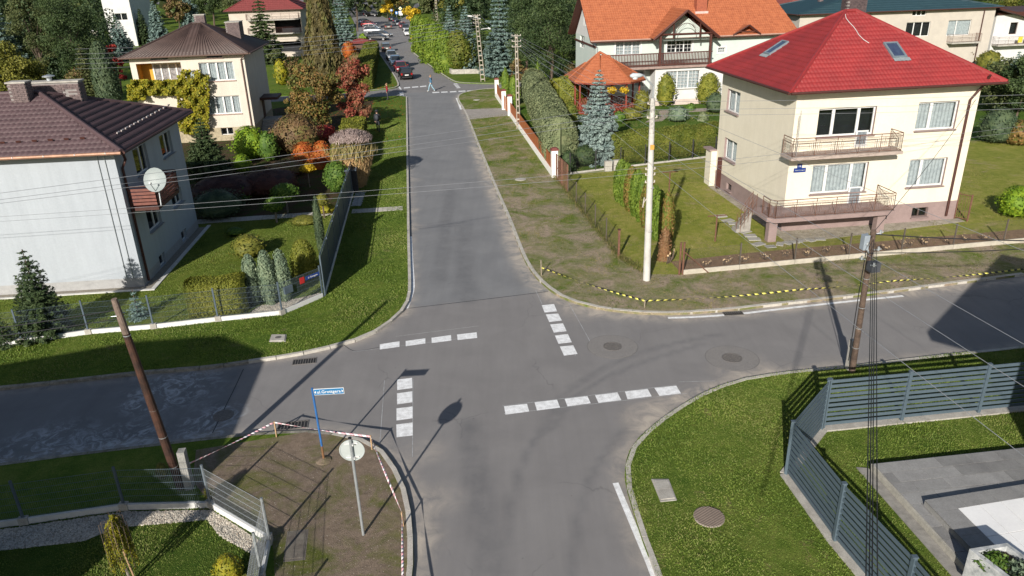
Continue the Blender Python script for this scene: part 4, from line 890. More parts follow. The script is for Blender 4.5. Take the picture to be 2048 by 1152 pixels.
p=lrg[1]+LH.Vv*1.0; cL=onplane(60,180,p,LH.Vv); cR_=onplane(166,185,p,LH.Vv); p=(cL+cR_)/2; p[2]=lrg[0][2]; brickbox(LH.t,'chimney',(p[0],p[1]),float(np.linalg.norm((cR_-cL)[:2])),.62,lrg[0][2]-1.5,hgt(p[0],p[1],164),th,brk2,mort,vents=((.12,.2,.62,.82),(.24,.32,.62,.82),(.72,.8,.62,.82),(.84,.92,.62,.82)))
b=MB(); q=np.array([p[0],p[1],hgt(p[0],p[1],164)+.06])-LH.U*.2; b.lathe(q,[(.12,0),(.12,.18),(.28,.2),(.28,.24),(.05,.3)],14); b.build('chimney_cowl',steel,LH.t)
# side balcony with dark boards and a dish
ob=1.25; o,d,n,_=LH.face['R']
def lpl(px,py,out): p=onplane(px,py,o+n*out,n); return (p-o)@d,p[2]-LH.z0
s0,zb=lpl(317,412,ob); s1,_q=lpl(357,375,ob)
LH.band('R',s0,s1,zb-.18,zb,ob,'balcony_slab',darkbrown,out0=-.02)
Q0=lambda a,q,z: o+d*a+n*q+EZ*z
boardm=mat('reddish_board',(.20,.075,.055),(.13,.05,.04),5,.7,fine=.15)
bm_=unitmesh('board',boardm)
for a,b_ in ((Q0(s0,.05,zb),Q0(s0,ob,zb)),(Q0(s0,ob,zb),Q0(s1,ob,zb)),(Q0(s1,ob,zb),Q0(s1,.05,zb))):
    for i in range(5): c=(a+b_)/2+EZ*(.14+i*.16); dd=b_-a; piece('board',bm_,LH.t,c,math.atan2(dd[1],dd[0]),(np.linalg.norm(dd),.03,.12))
    b=MB(); b.tube([a+EZ*.95,b_+EZ*.95],.03,6); b.tube([a,a+EZ*.95],.03,5); b.tube([b_,b_+EZ*.95],.03,5); b.build('handrail',darkbrown,LH.t)
def dish(parent_name,label,p,r,face,mast=None):
    t=thing(parent_name,label,'satellite dish',p); f=unit(V3(face)); u=unit(np.cross(EZ,f)); v=np.cross(f,u); b=MB(); V=[];n_=20;rings=5
    for i in range(rings+1):
        k=i/rings*r
        for j in range(n_): q=2*math.pi*j/n_; V.append(V3(p)+u*math.cos(q)*k+v*math.sin(q)*k*1.06+f*(.16*(k/r)**2*r))
    b.add(V,[(i*n_+j,i*n_+(j+1)%n_,(i+1)*n_+(j+1)%n_,(i+1)*n_+j) for i in range(rings) for j in range(n_)])
    V2=[x-f*.02 for x in V]; b.add(V2,[(i*n_+(j+1)%n_,i*n_+j,(i+1)*n_+j,(i+1)*n_+(j+1)%n_) for i in range(rings) for j in range(n_)])
    b.build('reflector',mat('dish_grey',(.24,.275,.275),(.21,.245,.245),2,.5,fine=.04),t,smooth=True)
    b=MB(); b.tube([V3(p)-v*r*1.0+f*.05,V3(p)-v*.35*r+f*r*1.1],.018,5); b.build('feed_arm',steel,t); b=MB(); e=V3(p)-v*.35*r+f*r*1.1; b.tube([e,e-f*.12],.04,8); b.build('receiver',whitep,t)
    b=MB(); m0=mast if mast is not None else V3(p)-EZ*1.0-f*.1; b.tube([V3(p)-f*.06,V3(p)-f*.14-EZ*.05,m0],.03,6); b.build('mast',steel,t); return t
p=onplane(303,360,Q0(s0,ob+.15,0),n); c_=Q0(s0+.02,ob+.12,zb); p=V3(c_)+EZ*(hgt(c_[0],c_[1],360)-c_[2]); dish('satellite_dish','large grey satellite dish on the dark balcony of the pale house',p,.52,(-.02,-1,.35),mast=c_+EZ*.02)
# ---- cream house with brown corrugated roof and vine
crm=mat('pale_cream_render',(.55,.50,.43),(.505,.46,.395),1.,.9,bmp=.12,bscale=80,fine=.03,streak=.08)
stonep=mat('stone_plinth',(.42,.36,.25),(.26,.22,.15),5,.9,bmp=.4,fine=.25)
corr=mat('brown_corrugated',(.072,.047,.041),(.052,.034,.030),1.2,.5,fine=.08,spec=.4)
A=at(514,278,.1); O=A[:2]-EX[:2]*9.3
CH=House('brown_roofed_house','cream house with a brown corrugated roof, yellow vine and an orange recessed loggia',O,9.3,9.6,hgt(A[0],A[1],106)-.1)
c0=lambda x,y:(x/4,y/4)
for tl,br,k in (((1585,502),(1885,640),dict(sp=[0,.25,.5,.75,1])),((1645,775),(1935,905),dict(sp=[0,.25,.5,.75,1])),((1195,432),(1345,478),dict(sp=[0,1],cur=0,ft=.04)),((1645,425),(1780,460),dict(sp=[0,1],cur=0,ft=.04)),((1765,1025),(1870,1075),dict(sp=[0,.5,1],cur=0,ft=.04,sill=False))):
    W4(CH,'F',tl,br,c0,sillm=mat('pink_sill',(.5,.34,.30),fine=.05),ft=k.pop('ft',.08),**k)
a0,z1=CH.hit('F',1085/4,512/4); a1,z0=CH.hit('F',1475/4,668/4); CH.open_m('F',a0,a1,z0,z1,kind='void',deep=1.3)
CP=CH.hit('F',485,253)[1]; ora=mat('orange_loggia',(.55,.29,.04),(.50,.26,.035),1,.85,fine=.03); 
vh=CH.holes['F'][-1]; CH.holes['F'][-1]=(a0,a1,z0,z1,1.3)
CH.walls(crm,stonep,CP,crm); CH.windows()
# loggia lining, its window and door
U_,V_=CH.U,CH.Vv; PP=lambda a,q,z: CH.O+U_*a+V_*q+EZ*z
b=MB(); b.quad(PP(a0,1.28,z0),PP(a1,1.28,z0),PP(a1,1.28,z1),PP(a0,1.28,z1)); b.quad(PP(a0+.01,0.02,z0),PP(a0+.01,1.28,z0),PP(a0+.01,1.28,z1),PP(a0+.01,.02,z1)); b.quad(PP(a1-.01,.02,z0),PP(a1-.01,1.28,z0),PP(a1-.01,1.28,z1),PP(a1-.01,.02,z1)); b.quad(PP(a0,.02,z1-.01),PP(a1,.02,z1-.01),PP(a1,1.28,z1-.01),PP(a0,1.28,z1-.01)); b.quad(PP(a0,.02,z0+.01),PP(a1,.02,z0+.01),PP(a1,1.28,z0+.01),PP(a0,1.28,z0+.01)); b.build('loggia_lining',ora,CH.t)
wa0,wa1=a0+(a1-a0)*.27,a0+(a1-a0)*.97; b=MB()
fz0,fz1=z0+.08,z1-.12
for i in range(5):
    x=wa0+(wa1-wa0)*i/4; b.obox(PP(x-.06,1.14,fz0),U_*.12,V_*.08,EZ*(fz1-fz0))
b.obox(PP(wa0,1.15,fz0),U_*(wa1-wa0),V_*.06,EZ*.12); b.obox(PP(wa0,1.15,fz1-.1),U_*(wa1-wa0),V_*.06,EZ*.1); wf=b.build('loggia_window',whitep,CH.t)
b=MB(); b.obox(PP(wa0,1.20,fz0),U_*(wa1-wa0),V_*.02,EZ*(fz1-fz0)); b.build('pane',mat('lace_behind_glass',(.34,.33,.33),(.10,.10,.11),5,.2,fine=.2),wf)
rs_,ru_=ridge_rise(CH,398,47)
rr,CE,crg=hiproof(CH,.55,CH.H+.02,rs_,(.47,.55),corr,pu=.30,pv=0,amp=.038,step=0,cap=.08,ridge_axis='U',gut=mat('brown_gutter',(.12,.075,.06),fine=.05))
pipe(CH,[CE[1]-EZ*.05-U_*.3,CH.P('F',CH.W-.25,CH.H-.5,.08),CH.P('F',CH.W-.25,.2,.08)],.06,mat('brown_gutter',(.12,.075,.06)))
p=crg[0]; brickbox(CH.t,'chimney',(p[0]+.4,p[1]+1.0),.9,.6,p[2]-.6,p[2]+.65,TH,brk2,mort); p=CH.O+U_*(CH.W-1.6)+V_*(CH.D*.62)
brickbox(CH.t,'chimney',(p[0],p[1]),1.2,1.7,CH.H+.4,CH.H+2.3,TH,brk2,mort)
b=MB(); b.obox(CH.P('R',CH.D*.42,2.75,0),EY*2.6,EX*1.6,EZ*.22); b.build('door_canopy',darkbrown,CH.t)
b=MB(); b.obox(CH.P('R',CH.D*.5,1.0,.0),EY*1.1,EX*.04,EZ*1.75); b.build('front_door',darkbrown,CH.t)
for i in range(6): b=MB(); b.obox(CH.P('R',CH.D*.42-.35*i-.35,0,.05),EY*.35,EX*1.5,EZ*(1.0-i*.16)); b.build('step',concrete,CH.t)
b=MB(); b.obox(CH.P('R',CH.D*.42,0,.05),EY*1.6,EX*1.5,EZ*1.0); b.build('landing',concrete,CH.t)
a_,z_=CH.hit('F',381,151); dish('satellite_dish','small grey-blue satellite dish between the loggia and upper windows of the cream house',CH.P('F',a_,z_,.45),.48,(-.1,-1,.3),CH.P('F',a_,z_-.2,.05))
# ---- orange-roofed villa
mint=mat('mint_render',(.47,.53,.49),(.43,.49,.455),1,.9,fine=.03)
oran=mat('orange_clay_tile',(.36,.112,.046),(.27,.075,.03),2.2,.75,fine=.16)
dwood=mat('dark_red_wood',(.085,.028,.02),(.055,.018,.013),8,.6,fine=.1)
GB=at(1309,212,.1) # foot of the bay
BAYD=1.7; VO=GB[:2]+EY[:2]*BAYD
pl=onplane(1192,100,[VO[0],VO[1],0],-EY); s0=(pl-np.array([VO[0],VO[1],0]))@EX; O=VO+EX[:2]*s0
pr_=onplane(1575,75,[VO[0],VO[1],0],-EY); VW=float((pr_-np.array([O[0],O[1],0]))@EX)+.6
OH=House('orange_roofed_villa','long mint-green villa with an orange tiled roof, wooden balcony and carved gables',O,VW,9.5,5.6)
OH.H=OH.hit('F',1193,80)[1]; U_,V_=OH.U,OH.Vv
cc_=lambda x,y:(1130+x/5.009,y/5.009)
W4(OH,'F',(512,402),(752,545),cc_,sp=[0,.34,.67,1],grid=(2,4),sill=False); W4(OH,'F',(1028,375),(1268,522),cc_,sp=[0,.36,.68,1],grid=(2,4),cur=0,sill=False)
W4(OH,'F',(700,712),(785,862),cc_,sp=[0,1],grid=(2,4),sill=False); W4(OH,'F',(1535,478),(1602,530),cc_,sp=[0,1],grid=(3,2),sill=False)
for f,x0,y0,x1,y1 in (('L',1144+14,22+10,1166,46),('L',1160,72,1170,100)): pass
W4(OH,'L',(150,350),(192,490),cc_,sp=[0,1],grid=(2,3),sill=False,cur=0)
OH.walls(mint); OH.windows()
# white surrounds
for f,a0,a1,z0,z1,k in OH.wins:
    o,d,n,_=OH.face[f]
    if f=='F':
        b=MB(); e=.14
        b.obox(o+d*(a0-e)+EZ*z1+n*-.01,d*(a1-a0+2*e),EZ*e,n*.05); b.obox(o+d*(a0-e)+EZ*(z0-.08)+n*-.01,d*(a1-a0+2*e),EZ*.08,n*.05)
        for x in (a0-e,a1): b.obox(o+d*x+EZ*z0+n*-.01,d*e,EZ*(z1-z0),n*.05)
        b.build('window_surround',whitep,OH.t)
# gabled main roof, ridge along the length
ov=.75; zE=OH.H; gz=lambda p: None
apx=onplane(1157,-8,np.array([O[0],O[1],0])-EX*ov,-EX); depth_a=float((apx-np.array([O[0],O[1],0]))@EY); rise=max(4.2,min(6.5,apx[2]-.1-zE)); mid=OH.D/2
e0=OH.O-U_*ov-V_*ov+EZ*(zE-.05); e1=OH.O+U_*(VW+.3)-V_*ov+EZ*(zE-.05); r0=OH.O-U_*ov+V_*mid+EZ*(zE+rise); r1=OH.O+U_*(VW-1.2)+V_*mid+EZ*(zE+rise); k0=OH.O-U_*ov+V_*(OH.D+ov)+EZ*(zE-.05); k1=OH.O+U_*(VW+.3)+V_*(OH.D+ov)+EZ*(zE-.05)
b=MB(); dn=EZ*-.16
for p,q,r,s in ((e0,e1,r1,r0),(k1,k0,r0,r1)): b.quad(s+dn,r+dn,q+dn,p+dn)
for p,q in ((e0,r0),(r0,k0),(k0,k1),(k1,r1),(r1,e1),(e1,e0)): b.quad(p+dn,q+dn,q+EZ*.01,p+EZ*.01)
b.quad(e1+dn,k1+dn,r1+dn)
orf=b.build('roof',dwood,OH.t); slope('roof_sheet',e0,e1,r0,r1,oran,orf,.24,.34,.022,.03); slope('roof_sheet',k1,k0,r1,r0,oran,orf,.24,.34,.022,.03,sub=2)
slope('roof_end',e1,k1,r1,r1,oran,orf,.24,.34,.022,.03,sub=2)
b=MB(); b.tube([r0+EZ*.05,r1+EZ*.05],.12,7); b.build('ridge_cap',oran,orf); b=MB(); b.tube([e0-EY*.06,e1-EY*.06],.07,6); b.build('gutter',mat('pale_gutter',(.40,.25,.2),fine=.05),orf)
b=MB(); b.quad(OH.P('L',OH.D,OH.H),OH.P('L',0,OH.H),OH.P('L',OH.D/2,OH.H+rise-.35)); b.build('gable_wall',white,OH.t)
b=MB(); b.obox(OH.P('L',OH.D+.1,OH.H-.75,.02),EY*(OH.D+.2),-EX*.1,EZ*.16); b.build('gable_beam',dwood,OH.t)
for dz,dy in ((1.0,-.45),(1.0,.45)):
    b=MB(); b.obox(OH.P('L',OH.D/2+dy-.2,OH.H+dz,.0),EY*.4,-EX*.04,EZ*.9); b.build('attic_window',whitep,OH.t)
b=MB(); b.tube([e0-U_*-.1+V_*.3-EZ*.1,OH.P('F',.1,OH.H-.7,.1),OH.P('F',.1,.2,.1)],.06,6); b.build('downpipe',steel,OH.t)
# bay under the balcony
oB=3.2
def vpl(px,py,out): p=onplane(px,py,OH.O-V_*out,-V_); return (p-OH.O)@U_,p[2]-OH.z0
x0,_z=vpl(1309,180,BAYD); x1,_z=vpl(1440,180,BAYD); _a,bz=vpl(1360,134,BAYD)
BH=House('x','x','',0,0,0) if False else None
bay=House.__new__(House); bay.t=OH.t; bay.z0=OH.z0; bay.th=TH; bay.U=U_; bay.Vv=V_; bay.O=OH.O+U_*x0-V_*BAYD; bay.W=x1-x0+3.5; bay.D=BAYD; bay.H=bz; bay.holes={k:[] for k in 'FRBL'}; bay.wins=[]
bay.face={'F':(bay.O,U_,-V_,bay.W),'R':(bay.O+U_*bay.W,V_,U_,bay.D),'B':(bay.O+U_*bay.W+V_*bay.D,-U_,V_,bay.W),'L':(bay.O+V_*bay.D,-V_,-U_,bay.D)}
W4(bay,'F',(1015,716),(1342,880),cc_,sp=[0,.34,.67,1],grid=(3,5)); bay.walls(white,mat('pink_stone_plinth',(.55,.45,.40),fine=.1),.55,white); bay.windows()
b=MB(); b.obox(bay.P('F',1.3,.12,.01),U_*.9,V_*-.03,EZ*.3); b.build('cellar_window',darkm,OH.t)
# balcony deck and slatted railing
ya,_z=vpl(1219,128,BAYD+.3); yb,_z=vpl(1421,118,BAYD+.3); _a,dz=vpl(1320,133,BAYD+.3); xb0,xb1=ya-1.5,yb+.2; ob=BAYD+.3
b=MB(); b.obox(OH.O+U_*xb0-V_*ob+EZ*(dz-.22),U_*(xb1-xb0+.0),V_*ob,EZ*.22); b.build('balcony_deck',mat('faded_board',(.33,.24,.21),(.22,.15,.13),4,.8,fine=.15),OH.t)
_a,rz_=vpl(1320,106,ob); rh=rz_-dz
b=MB(); f0=OH.O-V_*(ob-.03); 
for z in (dz+.1,dz+rh-.1): b.obox(f0+U_*xb0+EZ*z,U_*(xb1-xb0),V_*.06,EZ*.1)
b.build('railing',dwood,OH.t); slat=unitmesh('baluster',dwood); nsl=int((xb1-xb0)/.155)
for i in range(nsl): piece('baluster',slat,OH.t,f0+U_*(xb0+.06+i*.155)+EZ*(dz+rh/2),TH,(.085,.03,rh-.12))
# carved gable over the balcony
gx0,gz0=vpl(1308,72,ob+.1); gx1,_z=vpl(1440,69,ob+.1); gxa,gza=vpl(1376,19,ob+.1); gz0=zE+.05 if True else gz0
ga=OH.O-V_*(ob+.1)
L_,R__,Ap=ga+U_*gx0+EZ*gz0,ga+U_*gx1+EZ*gz0,ga+U_*gxa+EZ*gza
sl_=rise/(mid+ov) # main roof slope
back=(gza-zE)/sl_-ov+ (ob+.1); Bk=Ap+V_*back
def onroof(p): # point moved back to meet the main slope
    return p+V_*max(0,((p[2]-OH.z0-zE)/sl_-ov+(ob+.1)))
slope('gable_roof_sheet',onroof(L_),L_,Bk,Ap,oran,OH.t,.24,.34,.022,.03); slope('gable_roof_sheet',R__,onroof(R__),Ap,Bk,oran,OH.t,.24,.34,.022,.03)
def beam(p,q,w_=.14,m=dwood,name='beam',t=None): b=MB(); b.tube([p,q],w_/2*1.3,4); return b.build(name,m,t or OH.t)
beam(L_-EZ*.1,Ap-EZ*.1,.2); beam(R__-EZ*.1,Ap-EZ*.1,.2); tie=gz0+.35
beam(OH.O-V_*ob+U_*(gx0+.5)+EZ*tie,OH.O-V_*ob+U_*(gx1-.5)+EZ*tie,.16)
for q in (.30,.70): X=gx0+(gx1-gx0)*q; beam(OH.O-V_*ob+U_*X+EZ*(tie-.4),OH.O-V_*ob+U_*X+EZ*(tie+.95),.11)
px0,_z=vpl(1321,95,ob); px1,_z=vpl(1421,95,ob)
for X in (px0,px1): b=MB(); b.obox(OH.O-V_*ob+U_*(X-.1)+EZ*dz,U_*.2,V_*.2,EZ*(tie-dz+.2)); b.build('post',dwood,OH.t)
b=MB() # lattice infill
for i in range(-9,10):
    for s in (1,-1):
        for tt in np.arange(.0,1.,.5):
            x=gxa+i*.2; z=tie+.5+tt*.8; p=OH.O-V_*(ob-.02)+EZ*z+U_*x; q=p+U_*s*.5+EZ*.5
            lim=lambda P_: abs((P_-OH.O)@U_-gxa)/(gx1-gxa)+(P_[2]-OH.z0-gz0)/(gza-gz0)<.84
            if lim(p) and lim(q) and np.hypot((p-OH.O)@U_-gxa,(z-tie))>1.0: b.tube([p,q],.014,3)
for i in range(16):
    q0,q1=math.pi*i/16,math.pi*(i+1)/16; c=OH.O-V_*(ob-.02)+U_*gxa+EZ*tie; b.tube([c+U_*1.0*math.cos(q0)+EZ*1.0*math.sin(q0),c+U_*1.0*math.cos(q1)+EZ*1.0*math.sin(q1)],.03,4)
b.build('carved_lattice',dwood,OH.t)
b=MB(); b.quad(*[OH.O-V_*.86+U_*x+EZ*z for x,z in ((gx0+.35,zE-.28),(gx1-.35,zE-.28),(gx1-.45,zE+.1),(gxa,gza-.5),(gx0+.45,zE+.1))]); b.build('gable_infill',mint,OH.t)
# second small gable to the right
s0x,_z=vpl(1466,76,.9); s1x,_z=vpl(1521,75,.9); sax,saz=vpl(1499,50,.9); g2=OH.O-V_*.9; l2,r2,a2=g2+U_*s0x+EZ*zE,g2+U_*s1x+EZ*zE,g2+U_*sax+EZ*saz; bk2=a2+V_*((saz-zE)/sl_+.2)
slope('gable_roof_sheet',l2,l2-V_*.01,bk2,a2,oran,OH.t,.24,.34,.02,.03) if False else None
b=MB(); b.quad(l2,a2,bk2,l2+V_*.2); b.quad(a2,r2,r2+V_*.2,bk2); b.quad(l2-EZ*.06,l2+V_*.2-EZ*.06,bk2-EZ*.06,a2-EZ*.06); b.quad(a2-EZ*.06,bk2-EZ*.06,r2+V_*.2-EZ*.06,r2-EZ*.06); b.build('small_gable_roof',oran,OH.t); beam(l2,a2,.13); beam(r2,a2,.13); beam((l2*2+a2)/3,(r2*2+a2)/3,.09)
pc=onplane(1403,26,e0,np.cross(unit(e1-e0),unit(r0-e0))); b=MB(); b.obox(pc-U_*.55,U_*1.1,V_*.8,EZ*2.0); b.build('chimney',mat('clay_chimney',(.35,.10,.05),(.25,.07,.04),5,.8,fine=.2),OH.t)
b=MB(); b.obox(pc-U_*.68-V_*.12-EZ*.05,U_*1.36,V_*.95,EZ*.22); b.build('chimney_flashing',mat('pale_flashing',(.6,.42,.38),fine=.05),OH.t)
# annex at the left with its own little roof
p=at(1158,168,.1); b=MB(); b.obox(OH.O-U_*2.0+V_*1.0,U_*2.0,V_*3,EZ*2.7); b.build('annex_wall',white,OH.t); b=MB(); q=OH.O+EZ*2.65; b.quad(q-U_*2.4+V_*.5,q+V_*.5,q+V_*2.4+EZ*1.5,q+V_*2.4+EZ*1.5-U_*.6); b.quad(q-U_*2.4+V_*4.3,q-U_*2.4+V_*.5,q+V_*2.4+EZ*1.5-U_*.6); b.build('annex_roof',oran,OH.t)
# ---- octagonal-ish garden pavilion
gc=at(1213,221,.1); ge=2.6; t=thing('garden_gazebo','dark red wooden gazebo with an orange tiled roof in front of the villa','gazebo',gc); GR=3.45; rl=1.1
redwood=mat('red_stained_wood',(.24,.045,.025),(.16,.03,.018),7,.6,fine=.1)
n8=8; ring=[gc+EX*(math.cos(TH*0+2*math.pi*(i+.5)/n8)*GR*1.12)+EY*(math.sin(2*math.pi*(i+.5)/n8)*GR) for i in range(n8)]
eh=hgt(ring[5][0],ring[5][1],168)-gc[2]; q0_=onplane(1199,104,gc+EY*.4,EY); q1_=onplane(1221,116,gc-EY*.6,EY); ap0,ap1=q0_,q1_
tr=MB(); tr.tube([gc+EZ*eh*.0,gc+EZ*.01],.01,3)
for i in range(n8):
    p,q=ring[i]+EZ*eh,ring[(i+1)%n8]+EZ*eh; c=(p+q)/2-gc; k=c@EX; ta=ap0 if k<-.8 else ap1 if k>.8 else None
    if ta is not None: slope('roof_sheet',p,q,ta,ta,oran,t,.24,.36,.022,.035,sub=3)
    else: slope('roof_sheet',p,q,ap1 if (q-p)@EX<0 else ap0,ap0 if (q-p)@EX<0 else ap1,oran,t,.24,.36,.022,.035,sub=3)
b=MB(); b.prism([tuple((p*.985+gc*.015)[:2]) for p in ring],gc[2]+eh-.14,gc[2]+eh-.02,bottom=True); b.build('ceiling',redwood,t); b=MB(); b.tube([ap0,ap1],.12,6)
for p in ring: b.tube([p+EZ*eh+EZ*.04,(ap0 if (p-gc)@EX<0 else ap1)+EZ*.02],.075,5)
b.build('ridge_cap',oran,t)
for i in range(n8):
    p=gc+(ring[i]-gc)*.83; q=gc+(ring[(i+1)%n8]-gc)*.83; b=MB(); b.tube([p,p+EZ*(eh-.12)],.10,5); b.build('post',redwood,t)
    if i!=3:
        b=MB()
        for z in (.15,.95): b.tube([p+EZ*z,q+EZ*z],.05,4)
        for k in range(1,8): r=p+(q-p)*k/8; b.tube([r+EZ*.15,p+(q-p)*min(1,(k+1.5)/8)+EZ*.95],.03,3); b.tube([r+EZ*.15,p+(q-p)*max(0,(k-1.5)/8)+EZ*.95],.03,3)
        b.build('railing_panel',redwood,t)
b=MB(); b.prism([tuple((gc+(p-gc)*.86)[:2]) for p in ring],.08,.22); b.build('floor',redwood,t)
for px,lab in ((1224,'left'),(1249,'right')):
    c=at(px,178,.1); p=onplane(px,180,gc-EY*GR*.86,-EY); tt=thing('hanging_basket','yellow flower basket hanging under the gazebo eave, %s one of two'%('beside the blue spruce, left' if lab=='left' else 'near the corner post, right'),'flower basket',p); b=MB(); b.lathe(p-EZ*.3,[(.05,0),(.18,.1),(.22,.25)],10); b.tube([p,p+EZ*.9],.012,3); b.build('basket',darkbrown,tt); dd=sph(340); leaves('flowers',p+dd*np.array([.5,.45,.33])*rng.uniform(.5,1,(340,1)),dd,.12,.16,LM('yellow'),tt)
# ---- background houses
def simple(name,label,px,py,Wd,D,top,wm,rm,roof='hip',th=TH,rise=2.2,wins=(),ov=.6,align='R',sill=None,faces='FR'):
    A=at(px,py,.1); U0=np.array([math.cos(th),math.sin(th)]); O=A[:2]-(U0*Wd if align=='R' else 0); H=House(name,label,O,Wd,D,hgt(A[0],A[1],top)-.1,th)
    for f,tl,br,k in wins:
        try:
            a0,z1=H.hit(f,*tl); a1,z0=H.hit(f,*br)
            if abs(a1-a0)>.2 and z1-z0>.2 and min(a0,a1)>.05 and max(a0,a1)<H.face[f][3]-.05 and z0>.05 and z1<H.H-.02: H.open_m(f,min(a0,a1),max(a0,a1),z0,z1,**k)
        except Exception: pass
    H.walls(wm); H.windows()
    if roof=='hip': hiproof(H,ov,H.H+.02,rise,(.4,.6),rm,pu=.3,pv=.5,amp=.02,step=.03,cap=.1)
    elif roof=='flat': b=MB(); b.obox(H.O-H.U*.2-H.Vv*.2+EZ*H.H,H.U*(Wd+.4),H.Vv*(D+.4),EZ*.3); b.build('roof',rm,H.t)
    return H
teal=mat('teal_metal_roof',(.018,.045,.058),(.014,.036,.047),1.5,.5,fine=.05)
sand=mat('sand_render',(.45,.41,.355),(.40,.365,.32),1,.9,fine=.04)
k3=dict(sp=[0,.33,.67,1],sill=False)
TG=simple('teal_roofed_house','sand-coloured house with a dark teal roof behind the red roof, top right',1968,132,26,11,14,sand,teal,wins=(('F',(1826,21),(1852,31),dict(k3,cur=0)),('F',(1911,17),(1937,27),dict(k3,cur=0)),('F',(1814,45),(1857,72),dict(k3,cur=0)),('F',(1898,41),(1938,70),dict(sp=[0,.38,1],sill=False))),rise=2.6)
def bal(H,f,a0,a1,z,out,m=concrete,rm=rust): H.band(f,a0,a1,z-.18,z,out,'balcony_slab',m,out0=-.02); o,d,n,_=H.face[f]; railing(H,[o+d*a0+EZ*z,o+d*a0+n*(out-.06)+EZ*z,o+d*a1+n*(out-.06)+EZ*z,o+d*a1+EZ*z],.95,rm,pat=False,bay=1.4)
a_,z_=TG.hit('F',1893,84); a2_,_z=TG.hit('F',1950,80); bal(TG,'F',a_,min(a2_,TG.W-.2),z_,1.1)
b=MB(); b.tube([TG.P('F',TG.W-1.6,TG.H-.3,.1),TG.P('F',TG.W-1.6,.5,.1)],.07,6); b.build('downpipe',darkbrown,TG.t)
b=MB(); b.obox(TG.O+TG.U*5+TG.Vv*5+EZ*(TG.H+.6),TG.U*.5,TG.Vv*.5,EZ*2.6); b.build('chimney',brk2,TG.t)
WH=simple('white_terrace_house','white house with a brown sloping roof and balcony at the far right edge',1973,128,16,10,30,white,darkbrown,roof='flat',align='L',wins=(('F',(1990,46),(2009,70),dict(sp=[0,1],sill=False,cur=0,frame=darkbrown)),('F',(2022,45),(2032,68),dict(sp=[0,1],sill=False,cur=0,frame=darkbrown))))
a_,z_=WH.hit('F',1975,89); bal(WH,'F',.1,WH.W-.5,z_,1.2)
o,d,n,_=WH.face['F']; b=MB(); p=o-d*.8+n*1.1+EZ*(WH.H+1.0); q=o+d*9+n*1.1+EZ*(WH.H-1.4); b.quad(p,q,q-n*9,p-n*9); b.quad(p-EZ*.25,p-n*9-EZ*.25,q-n*9-EZ*.25,q-EZ*.25); b.quad(p-EZ*.25,q-EZ*.25,q,p); b.build('sloping_roof',darkbrown,WH.t)
lw=mat('laundry_yellow',(.6,.5,.05),fine=.2); tt=thing('drying_laundry','yellow and patterned laundry hanging on the far right balcony rail','laundry',o+d*3+n*1.15+EZ*(z_+.5)); b=MB()
for a0,a1 in ((2.8,3.4),(4.0,6.4)): b.obox(o+d*a0+n*1.17+EZ*(z_+.2),d*(a1-a0),n*.03,EZ*.72)
b.build('cloth',lw,tt)
NW_=simple('far_white_house','plain white house half hidden by blue spruces, top left',277,92,5.5,14,-8,white,mat('grey_roof',(.2,.2,.22),fine=.05),roof='flat',wins=(('F',(229,27),(256,40),dict(sp=[0,.5,1],sill=False,cur=0)),))
DHH=simple('dark_balcony_house','pale house with a dark red roof and deep shaded balconies, top centre left',612,112,12,11,18,mat('beige_render',(.50,.44,.38),(.44,.39,.33),1,.9,fine=.05),mat('dark_red_tile',(.16,.03,.03),fine=.06),rise=3.5,wins=(('F',(563,4),(586,34),dict(sp=[0,1],sill=False,cur=0,frame=darkbrown)),('F',(548,40),(604,64),dict(kind='void',deep=1.8)),('F',(548,84),(604,102),dict(kind='void',deep=1.8))))
for py in (66,38): 
    a_,z_=DHH.hit('F',545,py)
    if z_>.5: bal(DHH,'F',3.0,DHH.W-.3,z_,1.2,concrete,darkbrown)
SH=simple('garden_shed','small shed with a dark red sheet roof behind the tall clipped hedge',748,112,4.2,3,82+4,mat('brown_board',(.12,.07,.05),fine=.15),mat('dark_red_tile',(.16,.03,.03)),rise=.6,ov=.3)
RBh=simple('red_brown_roofed_house','distant house with a dull red roof between the villa and the teal roof',1665,95,9,9,12,sand,mat('dull_red_tile',(.22,.06,.05),fine=.08),rise=2.0)
FB=simple('flat_garage','low dark garage with twin metal flues behind the villa end',1625,112,7,6,45,mat('brown_board',(.12,.07,.05)),darkbrown,roof='flat')
b=MB(); 
for q in (2.6,3.3): b.lathe(FB.O+FB.U*q+FB.Vv*2+EZ*FB.H,[(.14,0),(.14,1.6),(.2,1.62),(.2,1.75)],10)
b.build('flue_pipes',steel,FB.t)
